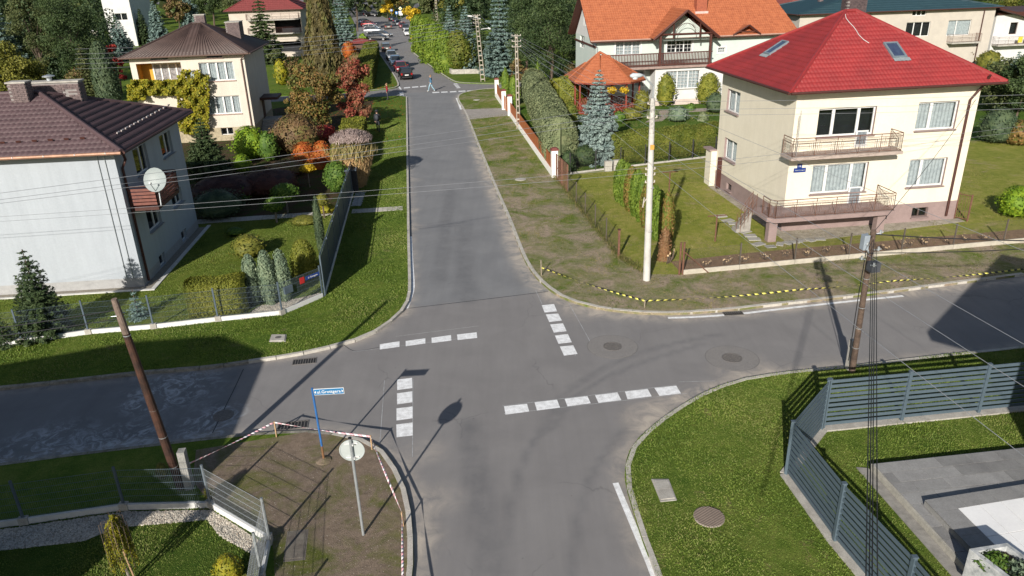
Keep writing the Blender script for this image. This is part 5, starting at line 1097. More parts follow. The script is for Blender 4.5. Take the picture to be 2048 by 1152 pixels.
# ------------------------------------------------------------------ fences
def meshfence(label,pts,h,m=anthr,plinthm=whitep,z=.1,spacing=2.5,wire=.052,ph=.16,name='mesh_fence',chain=False,hv=5,posts=None,rail=False,foot=True):
    P=[np.array([p[0],p[1],z]) for p in pts]; t=thing(name,label,'fence',(P[0]+P[-1])/2*np.array([1,1,0])+EZ*z)
    plm=unitmesh('plinth_board',plinthm) if plinthm else None; postm=unitmesh('post',m); ft=unitmesh('post_foot',concrete)
    for a,b_ in zip(P[:-1],P[1:]):
        Ln=np.linalg.norm(b_-a); k=max(1,int(round(Ln/spacing))); u=(b_-a)/Ln; rz=math.atan2(u[1],u[0])
        for i in range(k):
            p,q=a+(b_-a)*i/k,a+(b_-a)*(i+1)/k; w_=np.linalg.norm(q-p)
            if plm: piece('plinth_board',plm,t,(p+q)/2+EZ*ph/2,rz,(w_-.02,.07,ph+.06))
            b=MB(); w0=ph+.04 if plm else .05
            if chain:
                s=.13
                for x in np.arange(-h,w_,s):
                    x0,x1=max(0,x),min(w_,x+h-w0)
                    if x1-x0>.05: b.tube([p+u*x0+EZ*(w0+x0-x),p+u*x1+EZ*(w0+x1-x)],.0022,3,cap=False); b.tube([p+u*(w_-x0)+EZ*(w0+x0-x),p+u*(w_-x1)+EZ*(w0+x1-x)],.0022,3,cap=False)
                for zz in (w0,h*.5,h-.03): b.tube([p+EZ*zz,q+EZ*zz],.004,3,cap=False)
            else:
                for x in np.arange(wire,w_,wire): b.tube([p+u*x+EZ*w0,p+u*x+EZ*(h-.02)],.0026,3,cap=False)
                for j in range(hv+1): zz=w0+.03+(h-w0-.08)*j/hv; b.tube([p+EZ*zz+np.array([-u[1],u[0],0])*.008,q+EZ*zz+np.array([-u[1],u[0],0])*.008],.006,3,cap=False)
            b.build('wire_panel',m,t)
            if foot and plm: piece('post_foot',ft,t,p+EZ*.1,rz,(.24,.14,.26))
            piece('post',postm,t,p+EZ*(h+.04)/2,rz,(.06,.05,h+.1))
        piece('post',postm,t,b_+EZ*(h+.04)/2,rz,(.06,.05,h+.1))
    return t
NWF=W([(-160,708),(45,687),(178,668),(308,657),(437,642),(565,629)],.1)
nh=hgt(NWF[1][0],NWF[1][1],622)-.1
meshfence('blue-grey wire mesh fence on a white plinth in front of the pale house',NWF,nh,spacing=9.9)
meshfence('short wire mesh fence turning towards the junction past the gravel bed',W([(565,629),(646,594)],.1),nh,spacing=9)
SW1=W([(-170,1076),(50,1048),(250,1019),(422,1015)],.1); sh=hgt(SW1[3][0],SW1[3][1],934)-.1
dkpl=mat('shade_grey_plinth_board',(.52,.52,.51),(.42,.42,.41),3,.8,fine=.08)
meshfence('wire mesh fence on a pale plinth in the deep shade at the lower left',SW1,sh,m=anthr,plinthm=dkpl,spacing=9.9)  # dark steel and greyer plinth put the deep shade into this run's colour
meshfence('wire mesh fence panel running towards the camera beside the bare soil corner',W([(422,1015),(540,1085),(525,1158),(500,1330)],.1),sh,m=steel,plinthm=whitep,spacing=9.9)  # same fence in lighter steel and white plinth, colour standing for the sunlit part
# screened fence along the street
scr=mat('dark_screen_slats',(.060,.085,.105),(.05,.07,.085),2,.45,.1,fine=.05)
t=thing('screened_fence','tall dark blue-grey screened fence along the left side of the street','fence',at(680,480,.1)); SFp=[at(650,592,.1),at(678,480,.1),at(703,398,.1),at(716,352,.1)]; shh=hgt(SFp[0][0],SFp[0][1],512)-.1
a,b_=SFp[0],SFp[-1]; Ln=np.linalg.norm(b_-a); u=(b_-a)/Ln; k=8; me=unitmesh('screen_slat',scr); pm=unitmesh('post',anthr); rz=math.atan2(u[1],u[0]); plm=unitmesh('plinth_board',whitep)
for i in range(k):
    c=a+u*Ln*(i+.5)/k
    for j in range(9): piece('screen_slat',me,t,c+EZ*(.28+j*(shh-.3)/9),rz,(Ln/k-.05,.012,(shh-.3)/9-.008))
    piece('plinth_board',plm,t,c+EZ*.08,rz,(Ln/k-.03,.06,.24)); piece('post',pm,t,a+u*Ln*i/k+EZ*shh/2,rz,(.07,.06,shh+.06))
piece('post',pm,t,b_+EZ*shh/2,rz,(.07,.06,shh+.06)); b=MB(); b.tube([a+EZ*(shh+.02),b_+EZ*(shh+.02)],.03,4); b.build('top_rail',anthr,t)
# name plates on that fence corner
sp_=at(645,590,.1); u2=unit(at(646,594,.1)-at(565,629,.1)); tt=thing('street_name_plate','small blue and red plates on the mesh fence beside the screened fence corner','street sign',onplane(622,553,at(620,605,.1),np.array([-u2[1],u2[0],0])))
c=np.array(tt.location); b=MB(); b.obox(c-u2*.3-EZ*.08,u2*.75,EZ*.17,np.array([u2[1],-u2[0],0])*.02); b.build('blue_plate',blue,tt); lettering('ul. Grottgera',.1,c+u2*.08+np.array([u2[1],-u2[0],0])*.024,u2,EZ,whitep,tt); b=MB(); b.obox(c-u2*.62-EZ*.15,u2*.24,EZ*.28,np.array([u2[1],-u2[0],0])*.02); b.build('red_plate',mat('sign_red',(.45,.02,.02),fine=0),tt); b=MB(); b.obox(c-u2*1.5-EZ*.3,u2*.42,EZ*.3,np.array([u2[1],-u2[0],0])*.1); b.build('mail_box',anthr,tt)
# anthracite slatted fence, south-east
slm=mat('slat_steel',(.082,.115,.142),(.074,.103,.128),2,.5,.1,fine=.05)
SEa=[at(1645,858,.1),at(1803,843,.1),at(1962,826,.1)]; d_=SEa[2]-SEa[0]; d_=unit(d_)*np.linalg.norm(SEa[1]-SEa[0]); SEa=[SEa[0]+d_*i for i in range(6)]
SEb=[at(1643,860,.1),at(1572,950,.1),at(1668,1083,.1)]; d2=(SEb[2]-SEb[1])*np.array([1,1,0]); SEb+= [at(1800,1240,.1),at(1985,1480,.1)]
def slatfence(label,pts,h,n=10):
    t=thing('slatted_fence',label,'fence',(pts[0]+pts[-1])/2); me=unitmesh('slat',slm); pm=unitmesh('post',slm); bm_=unitmesh('base_strip',concrete)
    for i,(p,q) in enumerate(zip(pts[:-1],pts[1:])):
        u=q-p; w_=np.linalg.norm(u[:2]); rz=math.atan2(u[1],u[0]); c=(p+q)/2; hh=(h-.08)/n
        for j in range(n): piece('slat',me,t,c+EZ*(.10+hh*(j+.5)),rz,(w_-.09,.025,hh*.60))
        piece('base_strip',bm_,t,c+EZ*.02,rz,(w_+.02,.34,.06))
        if i==0: piece('post',pm,t,p+EZ*h/2,rz,(.10,.08,h+.06))
        piece('post',pm,t,q+EZ*h/2,rz,(.10,.08,h+.06)); 
    me2=unitmesh('post_cap',anthr)
    for p in pts: piece('post_cap',me2,t,p+EZ*(h+.045),0,(.12,.1,.03))
    return t
seh=hgt(SEa[0][0],SEa[0][1],760)-.1
slatfence('slate-grey horizontal slat fence along the east road, behind the terrace lawn',SEa,seh); slatfence('slate-grey horizontal slat fence running down beside the grass verge to the bottom edge',SEb,seh)
# rusty fences of the red-roofed house
t=thing('bar_gate','rusty brown bar fence section beside the white end pillar of the orange fence','gate',at(1120,370,.1)); gp=[at(1113,360,.1),at(1135,384,.1)]; gh=hgt(gp[0][0],gp[0][1],308)-.1
for z in (.12,gh*.5,gh): b=MB(); b.tube([gp[0]+EZ*z,gp[1]+EZ*z],.03,4); b.build('rail',rust,t)
barm=unitmesh('bar',rust)
for i in range(15): q=i/14; piece('bar',barm,t,gp[0]*(1-q)+gp[1]*q+EZ*gh/2,0,(.09,.09,gh) if i in(0,7,14) else (.03,.03,gh-.1))
g1=[at(1136,385,.1)[:2],at(1157,413,.1)[:2],at(1180,445,.1)[:2],at(1208,478,.1)[:2],at(1237,515,.1)[:2]]; ch=1.25; chm=mat('dull_wire',(.10,.085,.07),(.07,.055,.045),6,.8,fine=.1)
meshfence('sagging rusty chain-link fence on thin posts along the verge, overgrown at its foot',[g1[0],g1[-1]],ch,m=chm,plinthm=None,spacing=2.6,chain=True,name='chain_link_fence')
meshfence('rusty chain-link fence on a low concrete footing in front of the cut shrubs',[FF[0],FF[-1]],1.25,m=chm,plinthm=mat('pale_footing',(.46,.42,.35),(.36,.33,.27),3,.9,fine=.12),spacing=2.7,chain=True,name='chain_link_fence',ph=.2,foot=False)
b=MB(); c=V3((*FF[0],.1)); tt=thing('fence_corner_post','pair of thick rusty posts with a brace right of the white concrete pole','post',c)
for dx in (0,-.16): b=MB(); b.tube([c+EX*dx,c+EX*dx+EZ*1.6],.05,6); b.build('post',rust,tt)
b=MB(); b.tube([c+EZ*1.1+EX*.05,c+EX*1.25-EY*.05],.028,5); b.build('brace',rust,tt)
b=MB(); q=V3((*g1[-1],.1)); tt=thing('leaning_post','single brown square post at the end of the chain-link fence by the pole','post',q); b.box(q+EZ*.7,(.1,.1,1.5)); b.build('post',rust,tt)
b=MB(); b.box(q+EZ*1.46,(.13,.13,.05)); b.build('post_cap',darkbrown,tt)
# orange panel fence with white pillars
orp=mat('orange_brown_board',(.36,.11,.035),(.28,.085,.03),3,.6,fine=.1); whb=mat('white_pillar',(.78,.77,.73),(.70,.69,.65),2,.85,fine=.05)
t=thing('orange_panel_fence','orange-brown panel fence with white pillars and low white wall, right of the street','fence',at(1060,285,.1)); Pf=[at(1107,354,.1),at(1019,229,.1)]; a,b_=Pf; Ln=np.linalg.norm(b_-a); u=(b_-a)/Ln; rz=math.atan2(u[1],u[0]); n_bd=54; me=unitmesh('board',orp); wm=unitmesh('low_wall',whb); cm_=unitmesh('coping',concrete); fh=1.32
for i in range(n_bd): piece('board',me,t,a+u*Ln*(i+.5)/n_bd+EZ*(.42+(fh-.42)/2),rz,(Ln/n_bd-.012,.03+.012*(i%2),fh-.42))
for i in range(9): piece('low_wall',wm,t,a+u*Ln*(i+.5)/9+EZ*.2,rz,(Ln/9-.01,.22,.42))
def pillar(px,py,h,t):
    c=at(px,py,.1); b=MB(); b.box(c+EZ*h/2,(.42,.42,h),rz); b.build('pillar',whb,t); b=MB(); b.box(c+EZ*(h+.04),(.54,.54,.08),rz); b.box(c+EZ*(h+.12),(.36,.36,.08),rz); b.build('pillar_cap',mat('pillar_cap_red',(.20,.06,.05),fine=.1),t); return c
c=at(1107,354,.1); ph_=hgt(c[0],c[1],300)-.1
pillar(1109,354,ph_,t); pA=pillar(1020,231,ph_,t); pB=pillar(1008,219,ph_,t); pC=pillar(994,193,ph_,t)
for p,q,nn in ((pB,pC,10),):
    for i in range(nn): piece('board',me,t,p+(q-p)*(i+.5)/nn+EZ*.95,rz,(np.linalg.norm(q-p)/nn-.02,.04,1.0))
    piece('low_wall',wm,t,(p+q)/2+EZ*.2,rz,(np.linalg.norm(q-p)-.5,.22,.42))
t=thing('entrance_gate','orange-brown gate leaf between the two middle white pillars','gate',(pA+pB)/2)
for i in range(8): piece('board',me,t,pA+(pB-pA)*(i+.5)/8+EZ*.8,rz,(.13,.04,1.35))
# garden boundary behind the yard
t=thing('dark_garden_fence','thin dark post fence on a low kerb in front of the long clipped hedge','fence',at(1300,328,.1)); pm=unitmesh('post',mat('black_steel',(.03,.03,.032),fine=0)); 
hb=[at(1140,348,.1),at(1430,313,.1)]; 
for i in range(7): piece('post',pm,t,hb[0]+(hb[1]-hb[0])*i/6+EZ*.75,0,(.07,.07,1.5))
b=MB(); 
for i in range(5): z=.15+i*.32; b.tube([hb[0]+EZ*z,hb[1]+EZ*z],.006,3)
for i in range(150): p=hb[0]+(hb[1]-hb[0])*i/150; b.tube([p,p+EZ*1.42],.003,3,cap=False)
b.build('wire_panel',MATS['black_steel'],t); b=MB(); b.tube([hb[0]+EZ*.02,hb[1]+EZ*.02],.1,4); b.build('kerb_strip',concrete,t)
t=thing('concrete_block_stack','pale concrete blocks stacked at the end of the long hedge','blocks',at(1225,342,.1)); bm_=unitmesh('block',concrete)
for i in range(2):
    for j in range(2): piece('block',bm_,t,at(1216+i*18,342-i*2,.1)+EZ*(.18+j*.37),TH,(.52,.3,.35))
for x,y in ((1260,262),): pass
# ------------------------------------------------------------------ poles
def tubething(name,label,cat,parts,loc):
    t=thing(name,label,cat,loc)
    for nm,pts,r,r1,m,n in parts: b=MB(); b.tube(pts,r,n,r1=r1); b.build(nm,m,t)
    return t
woodp=mat('tarred_pole_wood',(.075,.033,.021),(.025,.014,.011),3,.7,bmp=.5,bscale=12,fine=.3)
greyw=mat('weathered_pole_wood',(.20,.15,.12),(.12,.085,.07),6,.9,bmp=.5,bscale=20,fine=.25)
wirem=mat('overhead_wire_metal',(.30,.31,.33),fine=0,rough=.4,metal=.3); cabm=mat('black_cable',(.018,.018,.02),fine=0,rough=.6); insm=mat('porcelain',(.55,.5,.45),fine=.05,rough=.3)
pb_=at(362,975,.1); z0=5.9; 
# top found where its line of sight reaches the lean of the pole
def topat(base,px,py,z): p=at(px,py,z); return p
pt=at(228,598,6.25); t=tubething('wooden_utility_pole','dark tarred wooden utility pole leaning left, strapped to a concrete stub in the shade','utility pole',[('shaft',[pb_,pb_*.5+pt*.5,pb_*.16+pt*.84],.125,.09,woodp,12),('weathered_top',[pb_*.16+pt*.84,pb_*.03+pt*.97,pt],.092,.07,greyw,12)],pb_)
for q in (.13,.30,.45,.83): c=pb_*(1-q)+pt*q; b=MB(); b.tube([c-EZ*.012,c+EZ*.012],.128-.042*q,12); b.build('strap',steel,t)
c=pb_+EX*.26-EY*.05; b=MB(); b.box(c+EZ*.62,(.2,.24,1.3),TH); b.build('concrete_stub',mat('old_concrete',(.33,.32,.30),(.2,.2,.19),6,.9,bmp=.5,fine=.25),t)
b=MB(); q=pt*.93+pb_*.07; b.tube([q-EX*.02-EY*.12,q-EX*.16-EY*.12],.008,6); b.tube([q-EX*.1-EY*.1,q+EX*.1+EY*.1],.015,5); b.build('bracket',steel,t)
rb=at(1704,744,.1); 
rt=at(1747,462,6.0); t=tubething('wooden_utility_pole','brown wooden utility pole with a grey box and cables at its top','utility pole',[('shaft',[rb,rb*.5+rt*.5,rt],.105,.08,mat('brown_pole_wood',(.15,.105,.08),(.075,.052,.042),4,.8,bmp=.5,bscale=14,fine=.28),12)],rb)
for q in (.2,.35,.5,.7): c=rb*(1-q)+rt*q; b=MB(); b.tube([c-EZ*.01,c+EZ*.01],.12-.035*q,12); b.build('strap',steel,t)
b=MB(); b.box(rb+EZ*.55+EX*.02+EY*.22,(.22,.2,1.2),TH); b.build('concrete_stub',concrete,t)
b=MB(); b.box(rt-EX*.22-EZ*.33,(.17,.2,.46),TH); b.build('junction_box',mat('box_grey',(.26,.30,.34),fine=.05),t); b=MB(); b.box(rt+EX*.2-EZ*1.15,(.3,.26,.3),TH); b.build('splice_box',mat('box_dark',(.05,.055,.065),fine=.05),t)
b=MB()
for i in range(7): 
    q=rt-EZ*(.1+i*.16); b.tube([q+np.array([math.cos(i*1.9),math.sin(i*1.9),0])*.1,q+np.array([math.cos(i*1.9)*.3,math.sin(i*1.9)*.3,.06])],.02,5); b.tube([q+np.array([math.cos(i*1.9)*.22,math.sin(i*1.9)*.22,.0]),q+np.array([math.cos(i*1.9)*.22,math.sin(i*1.9)*.22,.12])],.035,6)
b.build('insulator_brackets',steel,t); b=MB(); b.tube([rt*.9+rb*.1-EX*.14,rt*.6+rb*.4-EX*.18,rt*.1+rb*.9-EX*.2],.015,5); b.build('riser_cable',cabm,t)
wp=at(1293,560,.1); wh=hgt(wp[0],wp[1],196); wt=np.array([wp[0]-.09,wp[1],wh]); spun=mat('spun_concrete',(.50,.49,.46),(.38,.37,.35),2,.8,bmp=.15,fine=.08); spunr=mat('rough_spun_concrete',(.56,.54,.50),(.24,.23,.22),9,.9,bmp=.6,fine=.25)
zc=.82; t=tubething('concrete_pole','tall round white concrete pole with a street lamp, at the junction corner','utility pole',[('shaft',[wp,wp*(1-zc)+wt*zc],.165,.118,spun,20),('rough_top',[wp*(1-zc)+wt*zc,wt],.118,.10,spunr,16)],wp)
b=MB(); b.tube([wp+EZ*2.35,wp+EZ*2.39],.156,20); b.tube([wp+EZ*4.35,wp+EZ*4.39],.140,20); b.build('joint_band',mat('band_grey',(.3,.3,.29),fine=.1),t)
c=wp*(1-.74)+wt*.74; b=MB(); b.box(c-EY*.14+EZ*.1,(.17,.03,.2),TH); b.build('number_tag',mat('tag_orange',(.60,.30,.06),fine=.05),t)
b=MB()
for z in (.56,.60,.63,.9,.97): c=wp*(1-z)+wt*z; b.tube([c-EX*.2,c+EX*.2],.018,5); b.tube([c-EX*.2-EY*.02,c-EX*.2+EZ*.1],.03,6); b.tube([c+EX*.2,c+EX*.2+EZ*.1],.03,6)
b.tube([wp+EZ*3.9-EX*.16,wp+EZ*3.7-EX*.3,wp+EZ*3.95-EX*.27,wp+EZ*3.5-EX*.33],.025,5); b.build('insulators',insm,t)
l0=wt-EZ*.55+EX*.05+EY*.15; la=at(1304,165,wh+.55); 
lt=[l0,l0*0+np.array([l0[0],l0[1],wh+.45]),np.array([l0[0],l0[1],wh+.7])-EX*.18,]; lamp=onplane(1275,151,l0,EY*1.0); b=MB(); b.tube([l0,l0+EZ*1.0,l0+EZ*1.12-EX*.12,lamp+EX*.25],.035,7); b.build('lamp_arm',steel,t)
b=MB(); dd=unit(lamp-(l0+EZ*1.12)); b.add(*(lambda M:(M.v,M.f))(MB().tube([lamp+EX*.25,lamp+EX*.1,lamp-EX*.2,lamp-EX*.32],[.04,.09,.115,.04],10))); b.build('lamp_head',mat('lamp_housing',(.42,.46,.48),fine=.03,rough=.35),t,smooth=True); b=MB(); b.lathe(lamp-EX*.1-EZ*.16,[(.02,0),(.1,.02),(.12,.1)],10); b.build('lamp_glass',mat('lamp_glass_m',(.6,.62,.64),fine=0,rough=.15),t)
def lattice(name,label,px,py,top,w0=.34,w1=.2,dx=0):
    c=at(px,py,.1); h=hgt(c[0],c[1],top)-.1; t=thing(name,label,'utility pole',c); b=MB(); m=mat('pale_pole_concrete',(.40,.35,.29),(.30,.265,.22),4,.9,fine=.12); L2=lambda z,s: c+EX*(dx*z/h+s*(w0+(w1-w0)*z/h)/2)+EZ*z
    for s in (-1,1): b=MB(); b.tube([L2(0,s),L2(h,s)],.05,4,r1=.04); b.build('chord',m,t)
    k=int(h/.55); me=unitmesh('rung',m)
    for i in range(k): z=(i+.5)*h/k; piece('rung',me,t,(L2(z,-1)+L2(z,1))/2,0,(w0+(w1-w0)*z/h,.1,.13))
    b=MB(); 
    for z in (h-.15,h-.6,h-1.05): b.tube([L2(z,-1)-EX*.3,L2(z,1)+EX*.3],.025,5); b.tube([L2(z,-1)-EX*.28,L2(z,-1)-EX*.28+EZ*.12],.04,6); b.tube([L2(z,1)+EX*.28,L2(z,1)+EX*.28+EZ*.12],.04,6)
    b.build('crossarms',insm,t); return c,h,t
lc,lh_,lt_=lattice('lattice_concrete_pole','pale ladder-like concrete pole standing at the orange fence',1037,258,68,.26,.17)
fc,fh_,ft_=lattice('lattice_concrete_pole','pale ladder-like concrete pole with a lamp at the far grass corner',966,163,28,.5,.3,dx=-.5)
b=MB(); q=fc+EZ*fh_*.93; b.tube([q,q-EX*1.1+EZ*.35-EY*.3],.04,5); b.tube([q-EX*1.1+EZ*.35-EY*.3,q-EX*1.6+EZ*.42-EY*.4],[.12,.09],8); b.build('lamp',whitep,ft_); b=MB(); q=fc+EZ*fh_*.78; b.tube([q,q+EX*.9+EZ*.1],.04,5); b.tube([q+EX*.9+EZ*.1,q+EX*1.2],.12,8); b.build('second_lamp',whitep,ft_)
xc,xh,xt=lattice('lattice_concrete_pole','distant concrete pole rising out of the bright hedge bank',876,75,-25,.45,.3)
c,h_,_t=lattice('concrete_lamp_post','concrete lamp post with a round white lamp among the pines, upper left',208,150,62,.35,.3); b=MB(); b.lathe(c+EZ*h_-EX*1.2,[(.5,.3),(.4,.6),(.1,.75)],12); b.tube([c+EZ*h_,c+EZ*(h_+.4)-EX*1.0],.05,5); b.build('lamp',whitep,_t)
c=spot(950,190)
# ------------------------------------------------------------------ wires
def wire(label,pts,sag=.25,r=.011,m=wirem,name='overhead_wire',cat='wire',group=None,marks=()):
    b=MB(); allp=[]
    for a,b2 in zip(pts[:-1],pts[1:]):
        L_=np.linalg.norm(V3(b2)-V3(a)); n=max(6,int(L_/3)); 
        for i in range(n+(1 if b2 is pts[-1] else 0)): q=i/n; allp.append(V3(a)*(1-q)+V3(b2)*q-EZ*sag*4*q*(1-q)*(L_/30)**.5)
    b.tube(allp,r,4,cap=False); o=b.build(name,m,loc=allp[0]); o['label']=label; o['category']=cat
    if group: o['group']=group
    return o
names=['topmost','second','third','fourth','lowest']
Pw=lambda z: wp*(1-z)+wt*z
for i,(yl,zf,yr) in enumerate(((357,.97,178),(369,.93,194),(375,.90,206),(392,.63,219),(400,.60,229))):
    a=at(-260,yl+27+i*1.5,wh*zf+.25); s=Pw(zf)+EZ*.1; a=s+(a-s)*2.2; wire(names[i]+' of the five pale wires between the pale house and the white pole',[a,s],.35,.0065,group='wires west of the white pole')
    e=at(2300,yr-18,wh*zf+.25); e=s+(e-s)*2.; wire(names[i]+' of the five pale wires running across the red-roofed house from the white pole',[s,e],.35,.0065,group='wires east of the white pole')
for i,(x1,y1) in enumerate(((2350,560),(2350,780),(2350,880),(2300,1010))):
    s=lc+EZ*(lh_-.1-.3*i); e=at(x1,y1,6.6-.15*i); e=s+(e-s)*1.4; wire(['highest','second','third','lowest'][i]+' of the four wires slanting down from the ladder pole to the right edge',[s,e],.5,.0075,group='wires slanting over the red house yard')
for i in range(3):
    s=lc+EZ*(lh_-.15-.45*i); e=fc+EZ*(fh_-.2-.5*i); wire(['upper','middle','lower'][i]+' of the three wires between the ladder pole and the far lamp pole',[s,e],.3,.011,group='wires between the ladder poles')
    e2=Pw(.95-.03*i)+EZ*.1; wire(['upper','middle','lower'][i]+' of the three wires between the ladder pole and the white pole',[s,e2],.3,.0075,group='wires from ladder pole to white pole')
for i,(xb,xt_) in enumerate(((1733,1734),(1740,1738),(1746,1745),(1757,1756))):
    s=rt-EZ*(.15+.12*i)+EX*(-.02+.07*i); z=6.6; e=at(xb,1180,z); e=s+(e-s)*1.35; wire(['first','second','third','fourth'][i]+' from the left of the four black cables between brown pole and bottom edge',[s,e],.1,.0085,cabm,'black_cable','cable','cables from the brown pole')
a_,z_=RH.hit('F',1948,198); wire('thin dark cable from the brown pole up to the corner of the red-roofed house',[rt-EZ*.05,RH.P('F',a_,z_,.15)],.25,.010,cabm,'black_cable','cable')
wire('upper black cable leaving the brown pole to the right edge',[rt-EZ*.1,at(2400,478,6.0)],.25,.018,cabm,'black_cable','cable'); wire('lower black cable leaving the brown pole to the right edge',[rt-EZ*.7,at(2400,466,5.4)],.3,.014,cabm,'black_cable','cable')
s=at(-300,685,6.); wire('upper of two wires reaching the dark tarred pole from the left',[at(-300,690,5.9),pt*.95+pb_*.05],.15,.012,cabm,'black_cable','cable'); wire('lower of two wires reaching the dark tarred pole from the left',[at(-300,705,5.7),pt*.91+pb_*.09],.15,.012,cabm,'black_cable','cable')
for i in range(5):
    y=52+i*10; wire(names[i]+' of the five far pale wires in front of the parked cars',[at(150,y+46,6.5),fc+EZ*(fh_*.95-.4*i)],.6,.014,group='far wires left of the lamp pole')
# ------------------------------------------------------------------ signs
sb_=at(648,921,.1); st_h=hgt(sb_[0],sb_[1],776); 
bl=mat('sign_post_blue',(.03,.13,.34),(.025,.1,.28),5,.5,fine=.1); bl2=mat('sign_face_blue',(.02,.16,.36),fine=.02,rough=.4)
t=thing('street_name_sign','blue street name sign reading ul.Grottgera on a blue post with a rusty foot','street sign',sb_)
b=MB(); b.tube([sb_+EZ*.5,np.array([sb_[0]-.03,sb_[1],st_h])],.032,10); b.build('post',bl,t); b=MB(); b.tube([sb_-EZ*.1,sb_+EZ*.52],.034,10); b.build('rusty_foot',mat('rust_foot',(.22,.11,.05),fine=.3),t); b=MB(); b.lathe(sb_,[(.28,-.02),(.22,.03),(.06,.09)],12); b.build('mound',soil_sw,t)
tl=np.array([sb_[0]-.03,sb_[1],st_h-.03]); n_=unit([.05,-1,.0]); e_=onplane(686,782,tl,n_); w_=float((e_-tl)@unit(np.cross(EZ,-n_)) ); u=unit(np.cross(n_,EZ))*-1; u=u if u[0]>0 else -u; w_=abs(float((e_-tl)@u)); h_=.205
b=MB(); b.obox(tl+u*.03-EZ*(h_+.01)-n_*-.0,u*w_,EZ*h_,n_*-.012); b.build('plate_border',whitep,t); b=MB(); b.obox(tl+u*.045-EZ*(h_-.005)+n_*.001,u*(w_-.03),EZ*(h_-.03),n_*.008); b.build('plate',bl2,t)
mc=tl+u*(.03+w_/2)-EZ*(h_/2+.01)+n_*.012; lettering('ul.Grottgera',.135,mc,u,EZ,whitep,t,bold=.001)
b=MB()
for s in (-1,1): c=mc+u*s*(w_/2-.065); b.quad(*([c-u*.0-EZ*.05,c+u*s*.045,c+EZ*.05] if s>0 else [c+EZ*.05,c+u*s*.045,c-EZ*.05]))
b.build('arrows',whitep,t)
sb_=at(727,1070,.1); zt_=hgt(sb_[0],sb_[1],877); t=thing('round_road_sign','back of a round grey road sign on a steel post, on the bare soil corner','road sign',sb_); b=MB(); b.tube([sb_-EZ*.1,np.array([sb_[0]-.02,sb_[1],zt_])],.037,12); b.build('post',steel,t); b=MB(); b.tube([np.array([sb_[0]-.02,sb_[1],zt_]),np.array([sb_[0]-.02,sb_[1],zt_+.03])],.045,12); b.build('post_cap',cabm,t)
dc=np.array([sb_[0]-.02,sb_[1]+.06,0.]); dc[2]=hgt(sb_[0],sb_[1],903); n_=unit([.06,-1,0.0]); u=unit(np.cross(n_,EZ)); V=[];rr_=.31
b=MB(); 
for k,(r_,o_) in enumerate(((rr_,0),(rr_,.02),(rr_-.02,.022),(rr_-.025,.006),(0.01,.006))):
    for j in range(32): q=2*math.pi*j/32; V.append(dc+u*r_*math.cos(q)+EZ*r_*math.sin(q)+n_*o_)
F=[(k*32+j,k*32+(j+1)%32,(k+1)*32+(j+1)%32,(k+1)*32+j) for k in range(4) for j in range(32)]+[tuple(range(32))]; b.add(V,F); b.build('disc',mat('sign_back',(.46,.50,.50),(.42,.46,.46),3,.45,.3,fine=.04),t)
for z in (-.2,.2): b=MB(); b.obox(dc+n_*.01-u*.16+EZ*z,u*.32,EZ*.025,n_*.03); b.tube([dc+EZ*(z+.01)-n_*-.03-u*.05,dc+EZ*(z+.01)+n_*.12-u*.05],.02,5); b.build('bracket',whitep,t)
def smallsign(px,py,top,label,face,m,wpx,hpx,shape='rect',extra=None):
    c=at(px,py,.1); h=hgt(c[0],c[1],top)-.1; k=depth(c)/FOC; t=thing('road_sign',label,'road sign',c); b=MB(); b.tube([c,c+EZ*h],.05,6); b.build('post',steel,t); b=MB(); w_,hh=wpx*k,hpx*k; q=c+EZ*(h-hh)-EY*.08
    if shape=='rect': b.obox(q-EX*w_/2,EX*w_,EZ*hh,EY*.03)
    else: b.prism([(0,0)],0,0) if False else b.add([q-EX*w_/2+EZ*hh/2,q,q+EX*w_/2+EZ*hh/2,q+EZ*hh],[(0,1,2,3)])
    b.build('plate',m,t); 
    if extra: extra(t,q,w_,hh,k)
wsg=mat('sign_white',(.8,.8,.8),fine=0); ysg=mat('sign_yellow',(.75,.48,.03),fine=0); bsg=mat('sign_bright_blue',(.06,.22,.6),fine=0)
def inner(m,s=.62):
    def f(t,q,w_,hh,k): b=MB(); b.obox(q-EX*w_*s/2+EZ*hh*(1-s)/2-EY*.02,EX*w_*s,EZ*hh*s,EY*.015); b.build('symbol',m,t)
    return f
smallsign(784,36,17,'pale blue square sign by the far car park, leftmost of the far signs','',bsg,5,5,extra=inner(wsg,.5)); smallsign(794,40,23,'low blue and white sign between the taller far signs','',bsg,4.5,5,extra=inner(wsg,.5))
def stripe(t,q,w_,hh,k): b=MB(); b.obox(q-EX*w_*.42-EY*.02+EZ*hh*.05,(EX*w_*.84+EZ*hh*.85),EZ*.12,EY*.015); b.build('stripe',cabm,t); b=MB(); c=q+EZ*(hh+.15)-EY*.03; s=3.6*k; b.add([c-EX*s+EZ*s,c,c+EX*s+EZ*s,c+EZ*2*s],[(0,1,2,3)]); b.build('diamond_rim',wsg,t); b=MB(); c=c-EY*.03+EZ*s*.35; s*=.65; b.add([c-EX*s+EZ*s,c,c+EX*s+EZ*s,c+EZ*2*s],[(0,1,2,3)]); b.build('diamond',ysg,t)
smallsign(803,48,22,'white square sign with a black diagonal stripe under a yellow diamond','',wsg,7.5,8,extra=stripe)
smallsign(825,97,69,'narrow yellow sign post at the foot of the bright hedge bank','',ysg,4,8); smallsign(992,144,121,'small white notice on two black posts by the dark hedge fence','',wsg,6,5)
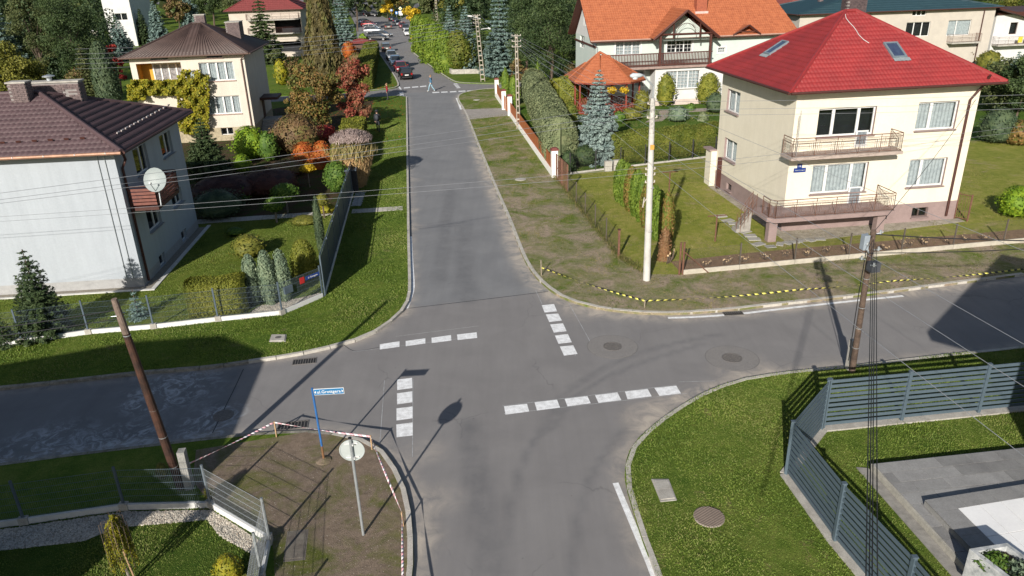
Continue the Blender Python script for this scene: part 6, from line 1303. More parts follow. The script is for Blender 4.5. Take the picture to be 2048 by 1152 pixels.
# ------------------------------------------------------------------ stakes and tapes
wst=mat('pale_stake_wood',(.45,.30,.17),(.32,.21,.12),8,.8,fine=.2); wst2=mat('grey_stake_wood',(.30,.25,.19),fine=.2)
def stake(px,py,top,label,m=wst,grp='wooden stakes holding the tape'):
    c=at(px,py,.1); h=max(.35,hgt(c[0],c[1],top)-.1); t=thing('wooden_stake',label,'stake',c,grp); b=MB(); b.tube([c-EZ*.1,c+EZ*h+EX*random.uniform(-.03,.03)],.026,5); b.build('stake',m,t); return c+EZ*(h-.04)
def tapem(name,a,b_,freq):
    m,nt,bb=newmat(name); at_=N(nt,'ShaderNodeAttribute',attribute_name='rnd'); 
    c=ramp(nt,at_.outputs['Fac'],[(0,a),(.5,b_)]); nt.nodes[c.node.name].color_ramp.interpolation='CONSTANT'; nt.links.new(c,bb.inputs['Base Color']); bb.inputs['Roughness'].default_value=.4; return m
def tape(label,pts,m,wd=.075,dash_=.22,slant=.06,twist=0.,sag=.04,name='barrier_tape'):
    V=[];F=[];Rn=[];k=0;c=0
    for a,b_ in zip(pts[:-1],pts[1:]):
        a,b_=V3(a),V3(b_); Ln=np.linalg.norm(b_-a); n=max(2,int(Ln/dash_))
        for i in range(n):
            q0,q1=i/n,(i+1)/n; p=a+(b_-a)*q0-EZ*sag*4*q0*(1-q0)*Ln/4; q=a+(b_-a)*q1-EZ*sag*4*q1*(1-q1)*Ln/4; u=unit(q-p)*slant; tw0,tw1=twist*q0*Ln,twist*q1*Ln; s=unit(np.cross(unit(b_-a),EZ))
            w0=EZ*wd*math.cos(tw0)+s*wd*math.sin(tw0); w1=EZ*wd*math.cos(tw1)+s*wd*math.sin(tw1); V+=[p-w0/2-u/2,q-w1/2-u/2,q+w1/2+u/2,p+w0/2+u/2]; F.append((k,k+1,k+2,k+3)); Rn.append(c%2*.9+.05); k+=4;c+=1
    o=fastmesh(name,np.array(V),np.array(F),m,None,np.array(Rn),loc=V[0]); o['label']=label; o['category']='tape'; so_=o.modifiers.new('t','SOLIDIFY'); so_.thickness=.002; return o
rw=tapem('red_white_tape',(.74,.70,.72),(.66,.36,.40),1); yb=tapem('yellow_black_tape',(.60,.55,.12),(.02,.02,.02),1)
q1=stake(553,874,843,'stake at the far edge of the bare soil, where the tape peaks'); q2=stake(744,899,871,'stake behind the round road sign holding the red and white tape'); q3=stake(807,1052,1024,'stake near the south kerb where the red and white tape bends'); q0=pb_+EX*.3+EZ*.75
tape('red and white barrier tape strung from the dark pole round the bare soil corner',[q0,q1,q2,q3,at(806,1260,.75)],rw,wd=.055,dash_=.13,sag=.03,twist=.9)
y1=stake(1083,551,520,'grey stake at the kerb where the yellow and black tape starts',wst2,'stakes of the yellow tape'); y2=stake(1289,615,603,'short stake by the east kerb where the yellow and black tape bends',wst2,'stakes of the yellow tape'); y1=y1-EZ*.35
tape('yellow and black barrier tape along the bare verge beside the east road',[y1,y2,at(1600,579,.55),at(1780,562,.6),at(2130,526,.6)],yb,wd=.07,dash_=.16,twist=.5,sag=.05)
stake(1655,577,572,'stub stake under the yellow tape in front of the fence',wst2,'stakes of the yellow tape'); 
# ------------------------------------------------------------------ yard things
for px,py,top,lab in ((1430,483,430,'rusty T-shaped washing line post on the lawn beside the stepping stones'),(1337,400,343,'rusty T-shaped washing line post beyond the conifer row')):
    c=at(px,py,.1); h=hgt(c[0],c[1],top)-.1; t=thing('washing_line_post',lab,'washing line post',c); b=MB(); b.tube([c,c+EZ*h],.04,6); b.build('post',rust,t); b=MB(); b.tube([c+EZ*(h-.03)-EX*.5,c+EZ*(h-.03)+EX*.5],.03,5); b.build('crossbar',rust,t)
stm=unitmesh('stone',mat('stepping_stone',(.36,.35,.32),(.27,.26,.24),4,.9,fine=.15)); r_=bpy.data.objects.new('stepping_stones',None); COL.objects.link(r_); r_['kind']='structure'
for i,(x,y) in enumerate(((1442,432),(1456,441),(1468,447),(1480,455),(1490,463),(1500,471),(1508,478),(1517,488))): piece('stepping_stone',stm,r_,at(x,y,.125),TH+.3*math.sin(i*2),(.62,.42,.05))
for i,(x,y) in enumerate(((1541,493),(1560,488),(1575,486),(1588,484),(1600,481),(1620,480),(1640,478))): piece('flat_stone',stm,r_,at(x,y,.12),TH+i,(.5,.35,.04))
b=MB(); b.prism([tuple(RH.P('F',-.5,0,1.9)[:2]),tuple(RH.P('F',HW+.3,0,.55)[:2]),tuple(RH.P('F',HW+.3,0,.0)[:2]),tuple(RH.P('F',0,0,0)[:2]),tuple(RH.P('L',0,0,.0)[:2]),tuple(RH.P('L',0,0,.45)[:2])],.1,.112); struct(b.build('house_apron',mat('crumbled_apron',(.42,.38,.31),(.25,.22,.17),3,.95,fine=.3)))
stump_wood=mat('cut_wood_face',(.62,.45,.26),(.5,.35,.2),6,.8,fine=.1)
def stumpbush():
    t=thing('cut_back_shrub','','shrub',(0,0,0)); b=MB(); e=MB()
    for i in range(13):
        q=random.uniform(0,6.28); l=random.uniform(.16,.38); p=np.array([math.cos(q)*.07,math.sin(q)*.07,-.02]); s=np.array([math.cos(q)*l*.75,math.sin(q)*l*.75,l*.9]); b.tube([p,p*1.3+s*.5,s],.028,5,r1=.024); e.tube([s,s+unit(s)*.012],.030,7)
    b.build('stems',bark,t); e.build('cut_ends',stump_wood,t); return t
proto=stumpbush(); rank=['first','second','third','fourth','fifth','sixth','seventh','eighth','ninth','tenth','eleventh','twelfth','thirteenth']
SP=[(1411,532),(1450,528),(1487,523),(1530,518),(1570,513),(1611,511),(1650,505),(1690,501),(1732,501),(1772,500),(1812,494),(1851,489),(1893,485)]
SP2=SP+[(1933,482),(1968,479)]
for i,(x,y) in enumerate(SP2):
    lab='cut-back shrub behind the chain-link fence, %s counting from the white pole side'%(rank+['fourteenth','fifteenth'])[i]
    loc=at(x,y,.105)
    if i==0: proto.location=tuple(loc); proto['label']=lab; proto['group']='cut-back shrubs along the fence'
    else: copytree(proto,loc,random.uniform(0,6.28),lab,scale=random.uniform(.75,1.2))
c=at(1333,525,.105); t2=copytree(proto,c,1.,'taller bundle of cut-back stems right beside the white concrete pole',scale=(1.3,1.3,2.0))
b=MB(); t=thing('side_gate','rusty open iron gate leaf at the right corner of the red-roofed house','gate',at(1912,440,.1)); g0,g1_=at(1908,437,.1),at(1934,443,.1)
for p in (g0,g1_): b=MB(); b.tube([p,p+EZ*1.5],.05,5); b.build('post',rust,t)
b=MB(); 
for z in (.1,1.42): b.tube([g0+EZ*z,g1_+EZ*z],.025,4)
for i in range(1,5): p=g0+(g1_-g0)*i/5; b.tube([p+EZ*.1,p+EZ*1.42],.012,4)
b.build('gate_leaf',rust,t)
# ------------------------------------------------------------------ terrace of the south-east garden
TZ=.34; slab_g=mat('grey_terrace_slab',(.25,.245,.24),(.195,.19,.187),1.6,.75,fine=.08); slab_l=mat('pale_terrace_slab',(.80,.80,.80),(.74,.74,.745),1.2,.6,fine=.03); edgm=mat('terrace_edge_stone',(.42,.40,.35),(.28,.27,.24),5,.9,fine=.2)
q=[at(1742,926,TZ),at(2048,893,TZ),at(1950,1152,TZ)]; o_=q[0][:2]; eu=unit(q[1][:2]-o_); ev=unit(q[2][:2]-o_)
seglen_u,seglen_v=8.0,8.5
P_=lambda a,c: tuple(o_+eu*a+ev*c)
b=MB(); b.prism([P_(0,0),P_(seglen_u,0),P_(seglen_u,seglen_v),P_(0,seglen_v)],.08,TZ-.03); struct(b.build('terrace',edgm))
tr_=bpy.data.objects.new('terrace_paving',None); COL.objects.link(tr_); tr_['kind']='structure'
vs_=[mat('grey_terrace_slab_%s'%n,tuple(x*f for x in (.24,.238,.235)),tuple(x*f for x in (.19,.187,.185)),2,.75,fine=.1) for n,f in (('dark',.90),('mid',1.05),('light',1.18))]
def skewslab(name,a,c,w_,h,z0,z1,m): b=MB(); b.prism([P_(a,c),P_(a+w_,c),P_(a+w_,c+h),P_(a,c+h)],z0,z1,bottom=False); o=b.build(name,m,tr_); return o
wx=.92; hy=.44
import itertools
for r in range(19):
    off=[0,.3,.6][r%3]*wx
    for i in range(-1,9):
        a=.05+i*wx+off; a0_,a1_=max(.05,a),min(seglen_u,a+wx-.012)
        if a1_-a0_<.1: continue
        z1=TZ+random.uniform(-.002,.002); skewslab('paving_slab',a0_,.05+r*hy,a1_-a0_,hy-.014,TZ-.04,z1,random.choice(vs_))
# outer gravel edging below the terrace
b=MB(); b.prism([P_(-.32,-.15),P_(-.01,-.05),P_(-.01,seglen_v),P_(-.32,seglen_v)],.09,.13); struct(b.build('edging_strip',mat('edging',(.30,.285,.26),(.2,.19,.175),5,.9,fine=.15)))
# upper level, white slabs and planter
UZ=TZ+.17; p2=[at(1850,1000,UZ),at(2048,968,UZ)]; o2=p2[0][:2]; e2=unit(p2[1][:2]-o2); v2=ev; Q_=lambda a,c:(tuple(o2+e2*a+v2*c))
b=MB(); b.prism([Q_(0,0),Q_(7,0),Q_(7,6.5),Q_(0,6.5)],TZ-.02,UZ-.012); struct(b.build('upper_terrace',mat('upper_edge',(.27,.265,.255),(.2,.2,.19),2,.8,fine=.1)))
def qslab(name,a,c,w_,h,m,z=UZ): b=MB(); b.prism([Q_(a,c),Q_(a+w_,c),Q_(a+w_,c+h),Q_(a,c+h)],z-.03,z+random.uniform(-.0015,.0015)); b.build(name,m,tr_)
ua=.62
for i in range(8): qslab('border_slab',i*.9,0,.89,.46,vs_[1])
for i in range(7): qslab('border_slab',0,.47+i*.9,ua,.89,vs_[1])
for i in range(9):
    for j in range(6): qslab('white_slab',ua+.01+i*.62,.47+j*1.05,.604,1.034,slab_l)
plc=at(1940,1096,UZ+.62); t=thing('stone_planter','grey marble-clad planter with green plants at the bottom right corner of the terrace','planter',(plc[0],plc[1],UZ)); pw,pl_=.95,4.0; eu3=unit(at(2030,1082,UZ+.62)[:2]-plc[:2]); ev3=unit(at(2048,1180,UZ+.62)[:2]-at(1940,1096,UZ+.62)[:2]); eu3=np.array([*eu3,0]); ev3=np.array([*ev3,0]); pz=.62; B0=np.array([plc[0],plc[1],TZ-.05])
marb=mat('grey_marble',(.52,.53,.53),(.22,.24,.25),3.5,.6,fine=.12)
for o3,a,c in ((B0,eu3*pw,ev3*.1),(B0+ev3*(pl_-.1),eu3*pw,ev3*.1),(B0+ev3*.1,eu3*.1,ev3*(pl_-.2)),(B0+ev3*.1+eu3*(pw-.1),eu3*.1,ev3*(pl_-.2))): b=MB(); b.obox(o3,a,c,EZ*(pz+.2)); b.build('wall_panel',marb,t)
for i in range(4): b=MB(); b.obox(B0+ev3*(i*1.0+.01)-eu3*.02,ev3*.98,eu3*.018,EZ*(pz+.21)); b.build('cladding_panel',marb,t)
b=MB(); b.obox(B0+eu3*.1+ev3*.1+EZ*.1,eu3*(pw-.2),ev3*(pl_-.2),EZ*(pz-.05)); b.build('soil',mat('dark_soil',(.05,.035,.025),fine=.3),t)
PLC=(B0,eu3,ev3,pz)
# inner lawn already sits on the south-east block; gravel strips of the gardens
grav=mat('pebbles',(.46,.42,.37),(.20,.18,.17),22,.9,bmp=.8,bscale=40,fine=.3)
def pebbles(name,poly,n,z=.1,s=.035):
    P=np.array(poly); mn,mx=P.min(0),P.max(0); X=rng.uniform(mn,mx,(n*3,2)); X=X[inside(X,poly)][:n]; k=len(X); V=[];r=rng.uniform(.5,1.2,(k,1))*s; base=np.column_stack([X,np.full(k,z)])
    dirs=np.array([[1,0,0],[0,1,0],[-1,0,0],[0,-1,0],[0,0,.8]]); V=(base[:,None,:]+dirs[None]*r[:,:,None]*rng.uniform(.7,1.2,(k,5,1))).reshape(-1,3); f=np.array([[0,1,4],[1,2,4],[2,3,4],[3,0,4]]); F=(np.arange(k)[:,None,None]*5+f[None]).reshape(-1,3)
    return stuff(fastmesh(name,V,F,leafmat('pebble_colours',[(.20,.19,.17),(.42,.39,.34),(.60,.56,.50),(.33,.27,.22)],.8,0),None,np.repeat(rng.random(k),4),loc=base[0]))
g1p=W([(-170,1082),(50,1053),(250,1024),(422,1020),(535,1092),(520,1118),(440,1072),(415,1040),(235,1055),(165,1083),(60,1095),(-170,1120)],.1); sheet('gravel_bed_south',g1p,grav,.108); pebbles('pebble_bed_south',g1p,9000,.108)
g2p=W([(478,640),(563,628),(640,594),(640,586),(600,596),(520,612)],.1); sheet('gravel_bed_north',g2p,grav,.108); pebbles('pebble_bed_north',g2p,2500,.108)
struct(sheet('white_kerb_strip',[tuple(LH.P('F',-3,0,.55)[:2]),tuple(LH.P('F',LW+.62,0,.55)[:2]),tuple(LH.P('F',LW+.62,0,-LD-.3)[:2]),tuple(LH.P('F',LW+.42,0,-LD-.3)[:2]),tuple(LH.P('F',LW+.42,0,.40)[:2]),tuple(LH.P('F',-3,0,.40)[:2])],mat('pale_edging',(.6,.59,.56),fine=.08),.14,.05))
sheet('house_strip',[tuple(LH.P('F',-3,0,.40)[:2]),tuple(LH.P('F',LW+.42,0,.40)[:2]),tuple(LH.P('F',LW+.42,0,-LD)[:2]),tuple(LH.P('F',LW,0,-LD)[:2]),tuple(LH.P('F',LW,0,0)[:2]),tuple(LH.P('F',-3,0,0)[:2])],mat('strip_gravel',(.30,.27,.22),(.2,.18,.15),8,.95,fine=.3),.112)
# ------------------------------------------------------------------ neighbouring houses beside and behind the camera (they cast the two big shadows)
NB=House('south_west_neighbour','neighbouring house southwest of the junction, outside the frame, that shades the west road','',0,0,0) if False else None
def off_house(label,O,Wd,D,H_,th,kind,rise,rf,ov=.6,axis='U'):
    H=House('neighbour_house',label,O,Wd,D,H_,th); 
    for i in range(3):
        a=Wd*(.15+.3*i)
        for z in (1.0,3.8):
            if z+1.4<H_ and a+1.3<Wd: 
                for f in 'FB': H.open_m(f,a,a+1.3,z,z+1.4,sp=[0,.5,1])
    H.walls(white); H.windows()
    if kind=='hip': hiproof(H,ov,H_+.02,rise,rf,brownroof,pu=.3,pv=.45,ridge_axis=axis)
    else: b=MB(); b.obox(H.O-H.U*ov-H.Vv*ov+EZ*H_,H.U*(Wd+2*ov),H.Vv*(D+2*ov),EZ*.35); b.build('flat_roof',concrete,H.t)
    return H
SHD=True
off_house('white house behind the mesh fence southwest of the junction, past the left edge',(-24.2,3.6),10.4,7.4,6.0,rad(5),'hip',2.9,(.30,.62))
off_house('white flat-roofed house beside the terrace, past the right edge',(13.2,11.6),9,8,6.2,rad(46),'flat',0,None,1.1) if False else off_house('white flat-roofed house beside the terrace, past the right edge',(19.2,5.6),9,8.8,6.2,rad(46),'flat',0,None,1.0)
# ------------------------------------------------------------------ cars
tyre=mat('tyre_rubber',(.02,.02,.021),fine=0,rough=.8); carglass=mat('car_glass',(.025,.03,.035),(.02,.025,.03),3,.06,fine=0,spec=.8); rim=mat('alloy_rim',(.40,.41,.43),fine=0,rough=.35,metal=.7)
hl=mat('headlight_lens',(.65,.67,.70),fine=0,rough=.1); tl_=mat('tail_lens',(.35,.01,.01),fine=0,rough=.15); platem=mat('number_plate_white',(.7,.7,.68),fine=0)
def paintm(n,c,metal=.25): return mat('car_paint_'+n,c,tuple(x*.95 for x in c),2,.28,metal,coat=.8,fine=.02,spec=.5)
PROF={ # body: (y, belt height, half width); cabin: (y, base z, top z, half width top)
 'hatch':(4.1,[(-2.05,.62,.70),(-1.98,.86,.80),(-1.2,.93,.86),(0,.93,.87),(.9,.90,.86),(1.6,.76,.80),(1.98,.60,.70),(2.05,.45,.62)],[(-1.92,.90,.95,.62),(-1.62,.92,1.38,.60),(-.6,.93,1.47,.63),(.35,.92,1.40,.61),(1.05,.88,.93,.58)]),
 'estate':(4.6,[(-2.3,.62,.72),(-2.22,.90,.82),(-1.3,.96,.88),(0,.95,.89),(1.1,.92,.88),(1.85,.78,.82),(2.22,.62,.72),(2.3,.46,.64)],[(-2.18,.92,.98,.66),(-1.92,.94,1.42,.63),(-.6,.95,1.50,.66),(.45,.94,1.42,.63),(1.25,.90,.95,.60)]),
 'sedan':(4.6,[(-2.3,.60,.70),(-2.22,.92,.80),(-1.4,.95,.87),(0,.93,.88),(1.0,.90,.87),(1.85,.76,.81),(2.22,.60,.70),(2.3,.45,.62)],[(-1.75,.93,.96,.60),(-1.15,.93,1.36,.58),(-.4,.93,1.44,.62),(.4,.92,1.38,.60),(1.2,.88,.93,.58)])}
def car(px,py,head,colr,label,kind='hatch',group='cars parked along the far street',z=0.0,det=True):
    c=at(px,py,z); t=thing('parked_car',label,'car',(0,0,0),group); Ln,body,cab=PROF[kind]; n=12
    b=MB(); V=[]
    for y,zb,hw in body: V+=[(-hw*.88,y,.24),(-hw*1.0,y,.40),(-hw*1.02,y,.60 if zb>.6 else zb*.8),(-hw*.97,y,zb*.93),(-hw*.86,y,zb),(-hw*.4,y,zb+.02),(hw*.4,y,zb+.02),(hw*.86,y,zb),(hw*.97,y,zb*.93),(hw*1.02,y,.60 if zb>.6 else zb*.8),(hw,y,.40),(hw*.88,y,.24)]
    m=len(body); F=[(i*n+j,(i+1)*n+j,(i+1)*n+(j+1)%n,i*n+(j+1)%n) for i in range(m-1) for j in range(n)]+[tuple(range(n)),tuple((m-1)*n+j for j in range(n))[::-1]]
    b.add(V,F); b.build('body',colr,t,smooth=False)
    g=MB(); V=[]
    for y,z0,z1,hw in cab: V+=[(-hw*1.3,y,z0),(-hw,y,z1),(hw,y,z1),(hw*1.3,y,z0)]
    k=len(cab); g.add(V,[(i*4+j,(i+1)*4+j,(i+1)*4+j+1,i*4+j+1) for i in range(k-1) for j in range(3)]+[(0,1,2,3),((k-1)*4+3,(k-1)*4+2,(k-1)*4+1,(k-1)*4)]); g.build('windows',carglass,t)
    r=MB(); V=[];rc=cab[1:-1]
    for y,z0,z1,hw in rc: V+=[(-hw*1.02,y,z1-.03),(-hw*.9,y,z1+.035),(hw*.9,y,z1+.035),(hw*1.02,y,z1-.03)]
    k=len(rc); r.add(V,[(i*4+j,(i+1)*4+j,(i+1)*4+j+1,i*4+j+1) for i in range(k-1) for j in range(3)]+[(0,1,2,3),((k-1)*4+3,(k-1)*4+2,(k-1)*4+1,(k-1)*4)]);
    for s in (-1,1):
        for i in range(len(cab)-1): y,z0,z1,hw=cab[i]; y2,z02,z12,hw2=cab[i+1]; r.tube([(s*hw*(1.02 if i else 1.3),y,z1 if i else z0+.03),(s*hw2*(1.02 if i<len(cab)-2 else 1.3),y2,z12)],.03,4)
        y,z0,z1,hw=cab[2]; r.tube([(s*hw*1.3,y,z0),(s*hw*1.02,y,z1)],.035,4)
    r.build('roof',colr,t)
    for sx in (-1,1):
        for sy in (-1,1):
            w_=MB(); x=sx*(body[3][2]-.10); y=sy*Ln*.305; w_.tube([(x-.1,y,.32),(x+.1,y,.32)],.32,16); wh=w_.build('wheel',tyre,t); q=MB(); q.tube([(x+sx*.09,y,.32),(x+sx*.108,y,.32)],.2,12); q.build('rim',rim,wh)
        h=MB(); h.box((sx*.56,Ln/2-.06,.62),(.32,.16,.13)); h.build('headlight',hl,t); h=MB(); h.box((sx*.66,-Ln/2+.05,.78),(.2,.14,.24)); h.build('tail_light',tl_,t)
        h=MB(); h.box((sx*(body[3][2]+.10),Ln*.17,.97),(.16,.12,.12)); h.build('mirror',colr,t)
    h=MB(); h.box((0,-Ln/2-.005,.66),(.5,.03,.12)); h.build('number_plate',platem,t); h=MB(); h.box((0,Ln/2+.005,.42),(.5,.03,.11)); h.build('number_plate',platem,t)
    h=MB(); h.box((0,-Ln/2+.02,.36),(1.3,.1,.16)); h.box((0,Ln/2-.0,.34),(1.2,.08,.14)); h.build('bumper_trim',tyre,t)
    t.location=tuple(c); t.rotation_euler=(0,0,head); return t
def hd(p,q): a,b_=at(*p),at(*q); return math.atan2(b_[1]-a[1],b_[0]-a[0])-math.pi/2
H1=hd((814,156),(775,106)); blk=mat('car_paint_black',(.008,.008,.009),(.007,.007,.008),2,.35,fine=0,spec=.25); red_=paintm('red',(.30,.015,.02)); slv=paintm('silver',(.36,.38,.40),.5); blu=paintm('steel_blue',(.13,.19,.27),.4); wht=paintm('white',(.70,.70,.70),0); gry=paintm('dark_grey',(.07,.07,.075),.4); tau=paintm('taupe',(.17,.15,.13),.4); nav=paintm('navy',(.02,.03,.06),.3)
car(811,156,H1,blk,'black estate car parked nearest the junction, tail lights towards us','estate')
car(802,143,H1+math.pi,red_,'red hatchback parked nose to nose behind the nearest black car')
car(792,130,H1+math.pi,blu,'steel-blue car third in the kerbside row','sedan'); car(784,119,H1+math.pi,slv,'silver-blue car fourth in the kerbside row')
car(772,102,H1,tau,'taupe people carrier with silver bumper, farthest of the kerbside row','estate')
E1=TH-math.pi/2-.25; g2_='cars parked side by side in the left bay'
car(756,81,E1,blk,'black estate in the left bay beside the garden shed roof','estate',g2_); car(764,75,E1,gry,'dark grey car just beyond the black estate in the left bay','estate',g2_)
car(748,66,E1,slv,'bright silver people carrier in the middle of the left bay','estate',g2_); car(744,60,E1,wht,'white car beyond the silver carrier in the left bay','hatch',g2_); car(738,53,E1,red_,'dark red car near the far end of the left bay','hatch',g2_); car(729,48,E1,blu,'blue car at the far end of the left bay','sedan',g2_)
g3_='cars on the right side of the far car park'; H2=hd((812,72),(790,40))
car(776,58,TH+.1,tau,'taupe car standing in the middle of the far roadway','estate',g3_); car(816,71,H2+math.pi,wht,'white car at the bright hedge corner','hatch',g3_); car(812,61,H2+math.pi,gry,'dark car with pale bonnet behind the white car','hatch',g3_); car(805,56,H2+math.pi,red_,'small bright red car in the right row of the far car park','hatch',g3_); car(798,51,H2+math.pi,slv,'pale silver car left of the small red one','sedan',g3_); car(791,46,H2,nav,'navy car at the head of the right row','hatch',g3_); car(783,42,H2,blk,'black car beyond the navy one, right row','hatch',g3_)
car(743,33,E1,blk,'black people carrier alone at the very far end of the road','estate',g3_); car(726,29,E1+.3,gry,'grey van-like car half hidden by the tree, farthest left','estate',g3_)
# ------------------------------------------------------------------ people
skin=mat('skin',(.50,.30,.22),fine=0); 
def person(px,py,label,face,shirt,legs,shoes,hair,pose='stand',z=0.,extra=None,H_=1.72):
    c=at(px,py,z); st=.30 if pose=='walk' else .09
    J={'pel':(0,0,.93),'spn':(0,0,1.15),'chs':(0,.01,1.34),'nck':(0,.01,1.48),'hd0':(0,.03,1.56),'hd1':(0,.03,1.66),'hd2':(0,.02,1.74)}
    if pose=='walk': J.update(lh=(-.09,0,.88),lk=(-.10,.20,.50),la=(-.10,.30,.09),lt=(-.10,.46,.05),rh=(.09,0,.88),rk=(.10,-.06,.48),ra=(.10,-.36,.12),rt=(.10,-.24,.03),ls=(-.17,0,1.40),le=(-.22,-.14,1.14),lw=(-.20,-.10,.92),lf=(-.20,-.06,.84),rs=(.17,0,1.40),re=(.22,.10,1.15),rw=(.20,.24,.96),rf=(.2,.29,.89))
    else: J.update(lh=(-.09,0,.88),lk=(-.10,.02,.48),la=(-.10,0,.09),lt=(-.11,.16,.04),rh=(.09,0,.88),rk=(.10,.03,.48),ra=(.11,0,.09),rt=(.12,.16,.04),ls=(-.17,0,1.40),le=(-.22,-.02,1.12),lw=(-.21,.08,.88),lf=(-.20,.11,.80),rs=(.17,0,1.40),re=(.23,.04,1.12),rw=(.14,.20,1.30 if pose=='phone' else .9),rf=(.1,.18,1.45 if pose=='phone' else .82))
    names_=list(J); E_=[('pel','spn'),('spn','chs'),('chs','nck'),('nck','hd0'),('hd0','hd1'),('hd1','hd2'),('pel','lh'),('lh','lk'),('lk','la'),('la','lt'),('pel','rh'),('rh','rk'),('rk','ra'),('ra','rt'),('chs','ls'),('ls','le'),('le','lw'),('lw','lf'),('chs','rs'),('rs','re'),('re','rw'),('rw','rf')]
    Rr=dict(pel=(.15,.11),spn=(.14,.10),chs=(.17,.115),nck=(.06,.06),hd0=(.075,.085),hd1=(.09,.105),hd2=(.06,.07),lh=(.10,.10),rh=(.10,.10),lk=(.065,.065),rk=(.065,.065),la=(.045,.045),ra=(.045,.045),lt=(.045,.03),rt=(.045,.03),ls=(.07,.07),rs=(.07,.07),le=(.045,.045),re=(.045,.045),lw=(.032,.032),rw=(.032,.032),lf=(.045,.025),rf=(.045,.025))
    me=bpy.data.meshes.new('body'); me.from_pydata([J[k] for k in names_],[(names_.index(a),names_.index(b_)) for a,b_ in E_],[]); o=bpy.data.objects.new('body',me); COL.objects.link(o)
    s=o.modifiers.new('s','SKIN'); s.use_smooth_shade=True
    for i,k in enumerate(names_): me.skin_vertices[0].data[i].radius=Rr[k]; me.skin_vertices[0].data[i].use_root=(k=='pel')
    u=o.modifiers.new('u','SUBSURF'); u.levels=u.render_levels=2; dg=bpy.context.evaluated_depsgraph_get(); m2=bpy.data.meshes.new_from_object(o.evaluated_get(dg)); bpy.data.objects.remove(o)
    m2.materials.clear(); [m2.materials.append(x) for x in (shirt,legs,shoes,skin,hair)]
    for p in m2.polygons:
        x,y,zz=p.center; k=0
        if zz<.10: k=2
        elif zz<.96 and abs(x)<.17: k=1
        elif zz>1.5: k=4 if (zz>1.69 or y<.0) and zz>1.56 else 3
        if (Vector(J['lf'])-p.center).length<.09 or (Vector(J['rf'])-p.center).length<.09: k=3
        p.material_index=k; p.use_smooth=True
    t=thing('person',label,'person',(0,0,0)); b2=bpy.data.objects.new('body',m2); COL.objects.link(b2); b2.parent=t
    n=MB(); n.box((0,.135,1.61),(.03,.04,.05)); n.build('nose',skin,t)
    h=MB(); h.lathe((0,.005,1.64),[(.10,-.05),(.108,.02),(.095,.09),(.05,.13),(.01,.14)],12); h.build('hair',hair,t)
    if extra: extra(t)
    t.location=tuple(c); t.rotation_euler=(0,0,face); t.scale=(H_/1.76,)*3; return t
den=mat('denim_shirt',(.06,.16,.26),(.04,.11,.19),9,.9,fine=.2); ljean=mat('light_jeans',(.27,.42,.50),(.2,.33,.4),9,.9,fine=.15); dkc=mat('dark_cloth',(.018,.02,.026),fine=.1); redc=mat('red_jacket',(.28,.012,.03),fine=.1); shoe=mat('pale_shoe',(.6,.58,.55),fine=0); dhair=mat('dark_hair',(.03,.02,.015),fine=.1); bhair=mat('fair_hair',(.24,.15,.08),fine=.1); greyt=mat('dark_trousers',(.05,.05,.055),fine=.1)
person(863,183,'person in a blue denim shirt and pale jeans striding across the far junction',rad(75),den,ljean,shoe,bhair,'walk',z=0.,H_=1.95)
person(776,200,'person in a red jacket standing at the path corner, hand raised to the face',rad(100),redc,greyt,dkc,bhair,'phone',z=.1,H_=1.85)
def pack(t):
    b=MB(); b.add(*(lambda M:(M.v,M.f))(MB().tube([(0,-.20,1.02),(0,-.23,1.1),(0,-.24,1.28),(0,-.20,1.44)],[.08,.15,.155,.07],10))); b.build('backpack',mat('grey_backpack',(.045,.05,.062),fine=.15),t,smooth=True); b=MB(); b.lathe((0,.01,1.69),[(.17,0),(.17,.01),(.11,.02),(.10,.10),(.02,.12)],14); b.build('hat',dkc,t)
    for s in (-1,1): b=MB(); b.tube([(s*.1,-.14,1.12),(s*.12,.12,1.2),(s*.12,.1,1.42),(s*.1,-.12,1.46)],.018,4); b.build('strap',greyt,t)
person(757,264,'person in dark clothes with a backpack walking away in the tree shade',rad(3),dkc,dkc,dkc,dhair,'walk',z=.1,extra=pack,H_=1.95)
b=MB(); t=thing('sheltering_booth','dark waste shelter standing under the tall grass at the fence end','bin shelter',at(705,388,.1)); c=at(702,387,.1); b=MB(); b.box(c+EZ*.75+EY*.4,(.95,.7,1.5),TH); b.build('cabinet',mat('black_steel',(.03,.03,.032)),t); b=MB(); b.box(c+EZ*1.52+EY*.4,(1.05,.8,.06),TH); b.build('lid',anthr,t)
# ------------------------------------------------------------------ planting
# left gardens, near
plant('spruce',95,668,493,58,'spruce_dark','tall dark spruce with a bare spiky leader in front of the pale house wall',leaf=.10,dens=1.25,droop=.12)
plant('spruce',278,636,577,24,'spruce_blue','small blue-green spruce on the lawn left of the square clipped hedge',leaf=.07)
plant('spruce',12,690,615,26,'spruce_dark','low dark spruce at the left edge behind the mesh fence',leaf=.08)
hb_=[at(378,642,.1),at(494,632,.1)]; hedge('clipped_hedge','square clipped yellow-green hedge behind the mesh fence',[p+EY*.6 for p in hb_],1.15,hgt(hb_[0][0],hb_[0][1]+.6,563)-.1,'hedge_yellow',leaf=.06,dens=1.2,pw=9)
for px,top,hw,lab in ((511,508,17,'leftmost of the three feathery blue-green columnar junipers by the gravel bed'),(543,500,17,'middle of the three feathery blue-green columnar junipers'),(571,497,16,'rightmost of the three feathery blue-green columnar junipers')):
    plant('col',px,607 if px<560 else 600,top,hw,'juniper',lab,'juniper','blue-green columnar junipers',leaf=.075,cov=1.7,fuzz=.07,lpx=2)
plant('dome',612,552,478,27,'hedge_yellow','dense dark gold clipped yew mound beside the screened fence','shrub',leaf=.065,cov=1.6,amp=.02)
plant('bush',500,512,470,34,'olive','loose low olive shrub on a mulch ring in the west lawn','shrub',leaf=.085)
